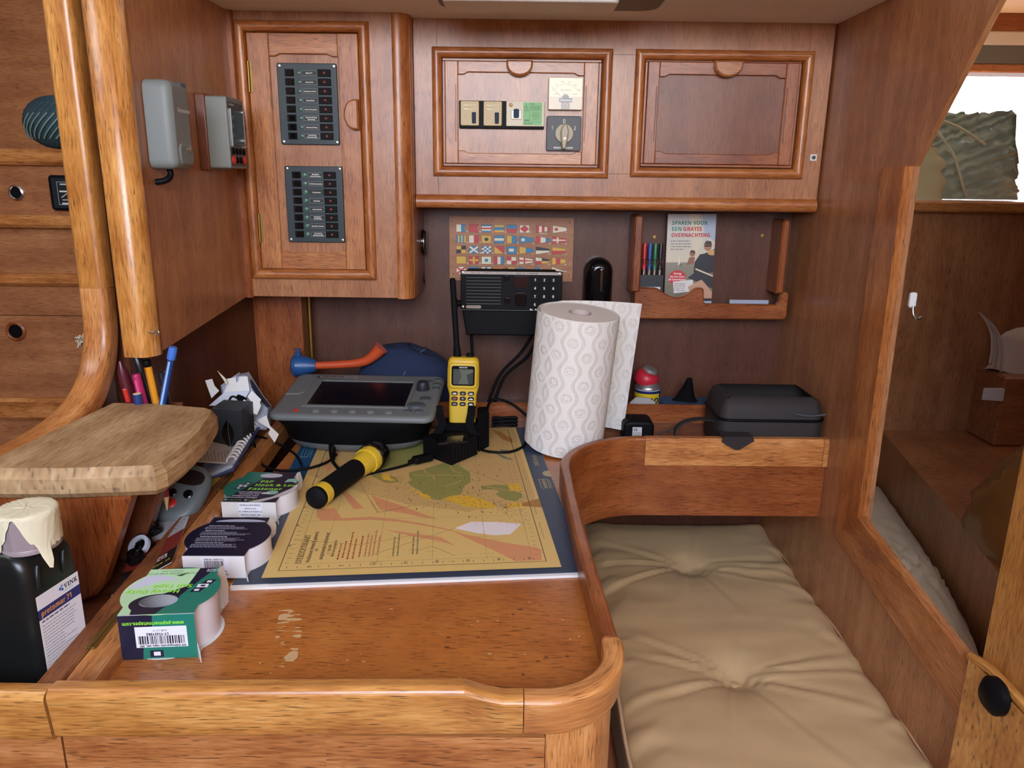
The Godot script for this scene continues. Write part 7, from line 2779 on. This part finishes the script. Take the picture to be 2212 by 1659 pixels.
func build_left_clutter() -> void:
	# black box with a glossy leaf emblem
	var b := thing("black_box", "matt black carton with a glossy leaf emblem under the torn white carton", "box", Vector3(-0.467, 0.776, -1.197))
	b.rotation = Vector3(0.02, -0.06, -0.03)
	beg()
	bx(-0.027, 0.024, 0.0, 0.076, -0.05, 0.0, 0.001)
	fin("carton", mat(Color8(40, 43, 46), 0.55), b)
	beg()
	var leaf := PackedVector2Array()
	for i in 12:
		leaf.append(Vector2(-0.001 + 0.0105 * sin(PI * i / 11.0), 0.058 - 0.048 * i / 11.0))
	for i in range(1, 11):
		leaf.append(Vector2(-0.001 - 0.0095 * sin(PI * i / 11.0), 0.010 + 0.048 * i / 11.0))
	ext(leaf, 0.0, 0.0006)
	fin("emblem", M.black_gloss, b)
	beg()
	tube([Vector3(0.0005, 0.056, 0.0008), Vector3(0.0008, 0.036, 0.001), Vector3(0.0028, 0.014, 0.0008)], 0.0007, 5)
	fin("emblem_vein", M.chrome, b)
	# torn white packaging carton
	var c := thing("torn_carton", "torn open white cardboard packaging with folded flaps left of the plotter", "packaging")
	var white := mat(Color8(238, 236, 230), 0.75)
	var cool := mat(Color8(214, 220, 230), 0.7)
	for q in [["top_flap", "-489,884 -473,887 -473,879 -470,879 -467,888 -453,889 -451,862 -496,860 -489,874", -1.27, white], ["inside_panel", "-490,864 -446,867 -452,858 -467,841 -518,840 -493,861", -1.256, cool], ["notched_flap", "-439,871 -424,855 -427,850 -425,844 -433,828 -442,832 -461,845 -453,855 -445,849 -442,853 -447,860", -1.245, white], ["side_flap", "-518,886 -506,889 -503,877 -496,868 -510,855", -1.25, white], ["torn_tongue", "-500,901 -486,886 -485,877 -487,878", -1.26, mat(Color8(232, 226, 196), 0.75)], ["hanging_strip", "-429,822 -414,831 -409,812 -395,797 -403,782 -413,798 -409,806 -428,819", -1.235, M.card]]:
		beg(0, Transform3D(Basis(), Vector3(0, 0, q[2])))
		ext(scaled(q[1], Vector2(0.001, 0.001))[0], 0.0, 0.0009)
		fin(q[0], q[3], c)
	beg()
	tube(curve([Vector3(-0.484, 0.846, -1.252), Vector3(-0.476, 0.858, -1.25), Vector3(-0.468, 0.856, -1.25), Vector3(-0.460, 0.846, -1.25)], 5), 0.0016, 6)
	fin("rubber_loop", M.black, c)
	beg(0, Transform3D(Basis(), Vector3(0, 0, -1.2555)))
	ext(scaled("-470,857 -466,861 -456,857 -452,852 -460,849 -469,854", Vector2(0.001, 0.001))[0], 0.0, 0.002)
	fin("cut_out", M.black_matte, c)
	beg(0, Transform3D(Basis(), Vector3(0, 0, -1.30)))
	ext(scaled("-504,870 -478,888 -476,886 -461,889 -450,868 -438,846 -425,828 -430,790 -500,790", Vector2(0.001, 0.001))[0], 0.0, 0.026, 0.004)
	fin("clear_shell", mat(Color8(176, 184, 200), 0.25), c)
	beg(0, Transform3D(Basis(), Vector3(0, 0, -1.272)))
	ext(scaled("-448,884 -442,874 -430,853 -417,835 -423,835 -432,846 -441,860 -447,870", Vector2(0.001, 0.001))[0], 0.0, 0.006, 0.001)
	fin("printed_edge", mat(Color8(26, 30, 48), 0.35), c)
	# pens in a pot on the bulkhead, seen above the step
	var pot := thing("pen_holder", "small wooden pen holder on the bulkhead behind the step", "pen holder", Vector3(-0.530, 0.86, -1.072))
	beg(1)
	bx(-0.042, 0.042, -0.002, 0.0, -0.018, 0.018)
	bx(-0.042, 0.042, 0.0, 0.035, 0.015, 0.018)
	bx(-0.042, 0.042, 0.0, 0.035, -0.018, -0.015)
	fin("holder", M.panel_dark, pot)
	var pens := [
		["lighter", "translucent dark red lighter or marker at the left of the pens", "marker", Vector3(-0.5475, 0.86, -1.070), Vector3(-0.5575, 0.9645, -1.058), Color8(84, 24, 36), [[0, 0], [0.0085, 0], [0.0095, 0.03], [0.0095, 0.06], [0.007, 0.09], [0.002, 0.105], [0, 0.106]], Color8(206, 54, 40), 0.055],
		["highlighter", "pink capped marker between the dark marker and the yellow pencil", "marker", Vector3(-0.5265, 0.86, -1.062), Vector3(-0.5355, 0.948, -1.055), Color8(176, 40, 96), [[0, 0], [0.0062, 0], [0.0062, 0.084], [0.0055, 0.0865], [0, 0.087]], Color8(240, 84, 140), 0.058],
		["black_pen", "black capped pen behind the pink marker", "pen", Vector3(-0.521, 0.86, -1.080), Vector3(-0.5400, 0.969, -1.072), Color8(34, 33, 34), [[0, 0], [0.0055, 0], [0.0055, 0.086], [0.0066, 0.087], [0.0062, 0.110], [0.005, 0.112], [0, 0.112]], Color8(34, 33, 34), 0.0],
		["yellow_pencil", "yellow hexagonal pencil with a black end", "pencil", Vector3(-0.5075, 0.86, -1.058), Vector3(-0.5165, 0.9675, -1.052), Color8(232, 156, 40), [[0, 0], [0.0053, 0], [0.0053, 0.099], [0, 0.099]], Color8(30, 30, 30), 0.0],
		["clip_pen", "pen with a chrome clip and gold band behind the yellow pencil", "pen", Vector3(-0.500, 0.86, -1.078), Vector3(-0.508, 0.944, -1.073), Color8(36, 36, 44), [[0, 0], [0.0042, 0], [0.0042, 0.05], [0.0045, 0.06], [0.004, 0.085], [0, 0.086]], Color8(160, 130, 60), 0.052],
		["blue_ballpoint", "blue plastic stick pen leaning to the right", "pen", Vector3(-0.5115, 0.86, -1.048), Vector3(-0.4735, 0.988, -1.045), Color8(46, 76, 148), [[0, 0], [0.0048, 0], [0.0048, 0.115], [0.0056, 0.116], [0.0058, 0.130], [0.005, 0.1335], [0, 0.134]], Color8(70, 122, 214), 0.116],
		["blue_pencil_stub", "short blue pencil end in front of the pink marker", "pencil", Vector3(-0.529, 0.86, -1.046), Vector3(-0.5315, 0.924, -1.044), Color8(38, 62, 120), [[0, 0], [0.0058, 0], [0.0058, 0.060], [0, 0.060]], Color8(222, 206, 160), 0.0585],
	]
	for q in pens:
		var t := thing(q[0], q[1], q[2], q[3])
		var dir: Vector3 = ((q[4] - q[3]) as Vector3).normalized()
		var side := dir.cross(Vector3(0, 0, 1)).normalized()
		t.basis = Basis(side, dir, side.cross(dir))
		beg()
		lathe(q[6], 6 if q[0] == "yellow_pencil" else 16)
		var m := mat(q[5], 0.25)
		fin("barrel", m, t)
		beg()
		match q[0]:
			"lighter":
				bx(-0.003, 0.0035, 0.045, 0.066, 0.006, 0.0102, 0.001)
				fin("wick", mat(q[7], 0.3), t, "orange red core")
			"highlighter":
				tube([Vector3(-0.001, 0.02, 0.0055), Vector3(0.0, 0.079, 0.0055)], 0.0018, 6)
				fin("core", mat(q[7], 0.3), t)
			"black_pen":
				bx(0.0045, 0.0075, 0.05, 0.105, -0.0015, 0.0015, 0.0006)
				fin("clip", M.black_gloss, t)
			"yellow_pencil":
				lathe([[0.0053, 0.0985], [0.0057, 0.099], [0.0057, 0.1065], [0.005, 0.108], [0, 0.108]], 14)
				fin("end_cap", M.black, t)
			"clip_pen":
				lathe([[0.0046, 0.050], [0.0050, 0.051], [0.0050, 0.064], [0.0046, 0.065]], 14)
				fin("gold_band", M.brass, t)
				beg()
				tube(curve([Vector3(0.003, 0.084, 0.0), Vector3(0.007, 0.086, 0.001), Vector3(0.0075, 0.078, 0.002), Vector3(0.0055, 0.054, 0.004)], 4), 0.0009, 6)
				fin("clip", M.chrome, t)
			"blue_ballpoint":
				lathe([[0.0049, 0.1152], [0.0059, 0.116], [0.0060, 0.130], [0.0052, 0.1338], [0, 0.1342]], 16)
				fin("end_plug", mat(q[7], 0.35), t)
				beg()
				bx(-0.0012, 0.0016, 0.0, 0.113, 0.0042, 0.0052)  # glint along the barrel, modelled as a pale strip
				fin("highlight_stripe", mat(Color8(150, 200, 240), 0.25), t, "pale blue strip modelled as the highlight on the clear barrel")
			"blue_pencil_stub":
				lathe([[0, 0.0595], [0.0055, 0.0595], [0.0055, 0.0605], [0.002, 0.0608], [0, 0.0606]], 12)
				fin("cut_end", mat(q[7], 0.7), t)
	# hand control leaning in the tray
	var r := thing("remote_control", "grey rounded hand control with two red buttons in the pen tray", "remote control", Vector3(-0.4555, 0.7925, -0.985))
	var nrm := Vector3(0.10, 0.72, 0.69).normalized()
	var rt := Vector3(0.93, -0.16, 0.05)
	rt = (rt - nrm * rt.dot(nrm)).normalized()
	r.basis = Basis(rt, nrm.cross(rt), nrm)
	beg()
	var o := []
	var zs := []
	for q in [[-0.012, 0.80], [-0.009, 0.92], [-0.002, 1.0], [0.005, 0.985], [0.010, 0.90], [0.0125, 0.78], [0.0132, 0.60]]:
		var p := PackedVector2Array()
		for v in sup(0.0335 * q[1], 0.045 * q[1], 2.8, 40):
			p.append(Vector2(v.x * (1.0 + v.y * 2.2), v.y))
		o.append(p)
		zs.append(q[0])
	loft(o, zs)
	fin("body", mat(Color8(98, 108, 112), 0.45), r)
	beg()
	X = Transform3D(Basis(), Vector3(0, 0.022, 0.0118))
	var w := sup(0.026, 0.0115, 3.0, 30)
	ext(w, 0.0, 0.002, 0.0006)
	fin("window", mat(Color8(40, 34, 32), 0.12), r)
	for q in [[0.013, -0.002, 0.0068, 1], [-0.008, -0.004, 0.0060, 1], [-0.019, 0.001, 0.004, 1], [-0.004, -0.019, 0.0072, 0], [-0.022, -0.019, 0.0055, 0]]:
		beg(0, Transform3D(Basis(Vector3.RIGHT, PI / 2), Vector3(q[0], q[1], 0.0125)))
		lathe([[q[2], -0.003], [q[2], 0.0006], [q[2] * 0.7, 0.002], [0.0, 0.0024]], 18)
		fin("button", M.black_gloss if q[3] == 1 else M.red, r, "" if q[3] == 1 else "red button")
	for q in [["red_pencil", "red pencil standing point down in front of the hand control", Vector3(-0.4505, 0.806, -0.928), Vector3(-0.4535, 0.848, -0.936), Color8(150, 30, 42)], ["blue_pencil", "blue pencil standing point down left of the hand control", Vector3(-0.4655, 0.799, -0.930), Vector3(-0.470, 0.835, -0.940), Color8(34, 66, 160)]]:
		var t := thing(q[0], q[1], "pencil", q[2])
		var dir: Vector3 = ((q[3] - q[2]) as Vector3).normalized()
		var side := dir.cross(Vector3(0, 0, 1)).normalized()
		t.basis = Basis(side, dir, side.cross(dir))
		beg()
		lathe([[0.0, -0.012], [0.0012, -0.009], [0.0042, 0.008], [0.0, 0.008]], 6)
		fin("sharpened_end", mat(Color8(214, 184, 130), 0.7), t)
		beg()
		lathe([[0.0, 0.0075], [0.0043, 0.0075], [0.0043, 0.07], [0.0, 0.07]], 6)
		fin("shaft", mat(q[4], 0.4), t)
	beg()
	bx(-0.505, -0.440, 0.757, 0.764, -1.03, -0.935, 0.002)
	bx(-0.490, -0.478, 0.764, 0.772, -0.97, -0.945, 0.001)
	tag(fin("plastic_tray", mat(Color8(52, 46, 46), 0.25)), "dark plastic insert under the hand control", "tray insert")
	beg(0, Transform3D(Basis(Vector3(0, 0, 1), 0.25), Vector3(-0.4405, 0.7815, -1.015)))
	bx(-0.018, 0.006, 0.0, 0.002, -0.055, 0.045)
	tag(fin("sticky_note", mat(Color8(150, 148, 66), 0.8)), "olive yellow slip of paper between hand control and hinge strip", "paper")
	# printed card and a spiral notebook
	var cv := Cv.new(self, 384, 256, Color8(176, 170, 158))
	for i in 9:
		cv.fuzz(20, 20 + 22 * i, rng.randf_range(60, 150), 7, Color8(120, 114, 104), rng)
	cv.ell(210, 60, 16, 16, Color8(40, 38, 36))
	cv.poly(PackedVector2Array([Vector2(230, 150), Vector2(300, 110), Vector2(330, 120), Vector2(290, 170), Vector2(240, 190)]), Color8(70, 62, 54))
	cv.text("ZITTE", 190, 226, 40, Color8(50, 46, 42), "sans_bold")
	var card := thing("printed_card", "grey printed card lying over the spiral notebook", "card", Vector3(-0.478, 0.7915, -1.170))
	card.rotation = Vector3(0.04, 0.42, -0.20)
	beg()
	bx(-0.030, 0.030, 0.0, 0.0012, -0.085, 0.06)
	fin("card", M.card, card)
	beg()
	pq(Vector3(0, 0.0014, -0.0125), Vector3(0.0, 0, -0.0725), Vector3(-0.030, 0, 0))
	fin("print", mat(Color.WHITE, 0.7, 0, cv.tex()), card)
	var nb := thing("spiral_notebook", "blue spiral bound notebook with white coil in the pen tray", "notebook", Vector3(-0.452, 0.7845, -1.19))
	nb.rotation = Vector3(0.05, 0.10, 0.42)
	beg()
	bx(-0.05, 0.018, 0.0, 0.006, -0.125, 0.09, 0.001)
	fin("pages", mat(Color8(190, 200, 216), 0.5), nb)
	beg()
	bx(-0.05, 0.022, -0.0022, 0.0, -0.14, 0.10)
	fin("cover", mat(Color8(44, 58, 108), 0.3), nb)
	for i in 15:
		beg(0, Transform3D(Basis(), Vector3(0.012, 0.004, -0.11 + 0.0125 * i)))
		var ring := []
		for k in 13:
			var a := TAU * k / 16 - 0.4
			ring.append(Vector3(cos(a) * 0.007, sin(a) * 0.0065 + 0.0015, k * 0.0003))
		tube(ring, 0.0019, 6)
		fin("coil_ring", M.white, nb)
	# blister pack
	cv = Cv.new(self, 256, 448, Color8(30, 26, 26))
	cv.rect(0, 0, 256, 170, Color8(196, 198, 204))
	cv.poly(PackedVector2Array([Vector2(0, 160), Vector2(256, 130), Vector2(256, 300), Vector2(0, 330)]), Color8(136, 50, 42))
	cv.poly(PackedVector2Array([Vector2(60, 330), Vector2(210, 320), Vector2(216, 360), Vector2(56, 372)]), Color8(206, 196, 186))
	cv.text("CAMCO", 136, 346, 40, Color8(120, 40, 40), "sans_bold", 0.5)
	for i in 6:
		cv.fuzz(150, 20 + 20 * i, 90, 6, Color8(130, 132, 138), rng)
	cv.text("EAN 31", 200, 400, 24, Color8(190, 170, 60), "sans_bold", 0.5)
	var bp := thing("blister_pack", "red and grey blister pack card holding small black fittings", "blister pack")
	var tl := Vector3(-0.4998, 0.758, -0.9687)
	var tr := Vector3(-0.4309, 0.778, -0.9469)
	var brn := Vector3(-0.3997, 0.778, -0.8201)
	var bln := Vector3(-0.442, 0.768, -0.7599)
	var dn := Vector3(0, -0.0008, 0)
	beg()
	var mid := (tl + brn) / 2 + dn / 2
	oquad(tl + dn, tr + dn, brn + dn, bln + dn, mid)
	oquad(tl, tr, brn, bln, mid)
	oquad(tl, tr, tr + dn, tl + dn, mid)
	oquad(tr, brn, brn + dn, tr + dn, mid)
	oquad(brn, bln, bln + dn, brn + dn, mid)
	oquad(bln, tl, tl + dn, bln + dn, mid)
	fin("backing_card", M.card, bp)
	beg()
	var lift := Vector3(0, 0.0004, 0)
	tri(bln + lift, brn + lift, tr + lift, INF_SM, Vector2(0, 1), Vector2(1, 1), Vector2(1, 0))
	tri(bln + lift, tr + lift, tl + lift, INF_SM, Vector2(0, 1), Vector2(1, 0), Vector2(0, 0))
	fin("print", mat(Color.WHITE, 0.35, 0, cv.tex()), bp)
	for q in [[-0.4636, -0.9168, 0.011], [-0.4565, -0.875, 0.013], [-0.4475, -0.838, 0.011]]:
		beg(0, Transform3D(Basis(Vector3(0, 0, 1), 0.3) * Basis(Vector3.RIGHT, 0.4), Vector3(q[0], 0.768, q[1])))
		lathe([[0.0, 0.0], [q[2], 0.0], [q[2], 0.010], [q[2] * 0.6, 0.012], [q[2] * 0.6, 0.018], [0.0, 0.019]], 18)
		fin("fitting", M.black_gloss, bp)
	beg(0, Transform3D(Basis(Vector3(0, 0, 1), 0.3) * Basis(Vector3.RIGHT, 0.7), Vector3(-0.4545, 0.778, -0.858)))
	lathe([[0.009, 0.0], [0.0135, 0.0], [0.0135, 0.005], [0.009, 0.005], [0.009, 0.0]], 22)
	fin("clear_ring", mat(Color8(190, 196, 210), 0.25), bp)
	# jerrycan with taped cap
	var j := thing("jerrycan", "black plastic bottle with a white label and masking tape over its cap", "bottle", Vector3(-0.4815, 0.733, -0.672))
	j.rotation.y = -0.20
	beg(0, Transform3D(Basis(Vector3(1, 0, 0), Vector3(0, 0, -1), Vector3(0, 1, 0)), Vector3.ZERO))
	o = []
	zs = []
	for q in [[0.0, 0.90, 1.0], [0.004, 0.97, 1.0], [0.010, 1.0, 1.0], [0.10, 1.0, 1.0], [0.118, 0.985, 1.0], [0.130, 0.95, 0.99], [0.138, 0.88, 0.97], [0.143, 0.78, 0.92], [0.146, 0.64, 0.80], [0.147, 0.56, 0.70]]:
		var p := PackedVector2Array()
		for v in rrect(0.090 * q[1], 0.064 * q[2], 0.011, 6):
			p.append(v)
		o.append(p)
		zs.append(q[0])
	loft(o, zs)
	fin("body", mat(Color8(22, 25, 24), 0.32), j)
	cv = Cv.new(self, 320, 512, Color8(240, 240, 244))
	cv.poly(PackedVector2Array([Vector2(0, 0), Vector2(320, 0), Vector2(320, 40), Vector2(0, 40)]), Color8(240, 240, 244))
	cv.rect(0, 84, 320, 62, Color8(46, 44, 112))
	cv.rect(0, 470, 320, 26, Color8(46, 44, 112))
	cv.ell(176, 40, 10, 10, Color8(60, 120, 190))
	cv.ell(190, 28, 8, 8, Color8(90, 150, 200))
	cv.ell(192, 50, 8, 8, Color8(40, 80, 150))
	cv.text("VINK", 204, 40, 40, Color8(60, 62, 90), "serif_bold")
	cv.fuzz(204, 64, 70, 4, Color8(120, 170, 200), rng)
	cv.text("protomar 71", 18, 116, 44, Color8(226, 160, 70), "sans_bold", 0, 0, 0.9)
	cv.fuzz(18, 158, 210, 9, Color8(90, 90, 120), rng)
	for i in 14:
		cv.fuzz(16, 186 + 19 * i, rng.randf_range(140, 280), 5, Color8(140, 140, 150) if i < 11 else Color8(214, 180, 150), rng)
	beg()
	pq(Vector3(0.0453, 0.0605, -0.001), Vector3(0, 0, -0.0265), Vector3(0, 0.0435, 0))
	fin("label", mat(Color.WHITE, 0.45, 0, cv.tex()), j)
	beg()
	bx(-0.012, -0.007, 0.005, 0.118, 0.0315, 0.0324)
	fin("level_stripe", mat(Color8(70, 82, 96), 0.4), j)
	for s in [-1, 1]:
		beg()
		tube(curve([Vector3(0.045, 0.112, 0.010 - 0.016 * s - 0.006), Vector3(0.0452, 0.122, 0.004 - 0.016 * s), Vector3(0.043, 0.132, 0.006 - 0.016 * s - 0.006)], 4), 0.0022, 6)
		fin("grip_rib", mat(Color8(26, 30, 29), 0.4), j)
	beg(0, Transform3D(Basis(), Vector3(0.024, 0.144, 0.0)))
	var ribs := []
	lathe([[0.0, 0.0], [0.0262, 0.0], [0.0262, 0.004], [0.0255, 0.005]], 36)
	for i in 36:
		var a0 := TAU * i / 36
		var a1 := TAU * (i + 1) / 36
		var r0 := 0.0252 + (0.0006 if i % 2 else 0.0)
		var r1 := 0.0252 + (0.0 if i % 2 else 0.0006)
		quad(Vector3(sin(a0) * r0, 0.005, cos(a0) * r0), Vector3(sin(a1) * r1, 0.005, cos(a1) * r1), Vector3(sin(a1) * r1, 0.033, cos(a1) * r1), Vector3(sin(a0) * r0, 0.033, cos(a0) * r0), INF_SM)
	lathe([[0.0252, 0.033], [0.023, 0.036], [0.0, 0.0365]], 36)
	fin("cap", mat(Color8(150, 134, 134), 0.4), j)
	beg(0, Transform3D(Basis(), Vector3(0.024, 0.144, 0.0)))
	var nz := FastNoiseLite.new()
	nz.seed = 77
	nz.frequency = 1.1
	grid(72, 14, func(u: float, v: float) -> Vector3:
		var a := TAU * u
		var low := 0.008 + 0.010 * nz.get_noise_2d(cos(a) * 2, sin(a) * 2)
		# bare window in front, longer tails on either side
		var af := wrapf(a - 0.35, -PI, PI)
		low += 0.026 * exp(-pow(af / 0.36, 2)) - 0.020 * exp(-pow((af - 0.85) / 0.22, 2)) - 0.012 * exp(-pow((af + 0.95) / 0.4, 2))
		var rr := 0.0272 + 0.0010 * nz.get_noise_2d(a * 5, v * 6)
		if v > 0.6:
			var t := (v - 0.6) / 0.4
			return Vector3(sin(a) * rr * (1 - t), 0.0385 + 0.0010 * nz.get_noise_2d(sin(a) * 4 * (1 - t), cos(a) * 4), cos(a) * rr * (1 - t))
		var y := lerpf(low, 0.0385, v / 0.6)
		var out := 0.008 * smoothstep(0.004, -0.014, y)
		return Vector3(sin(a) * (rr + out), y, cos(a) * (rr + out)))
	fin("masking_tape", mat(Color8(224, 214, 180), 0.8), j)
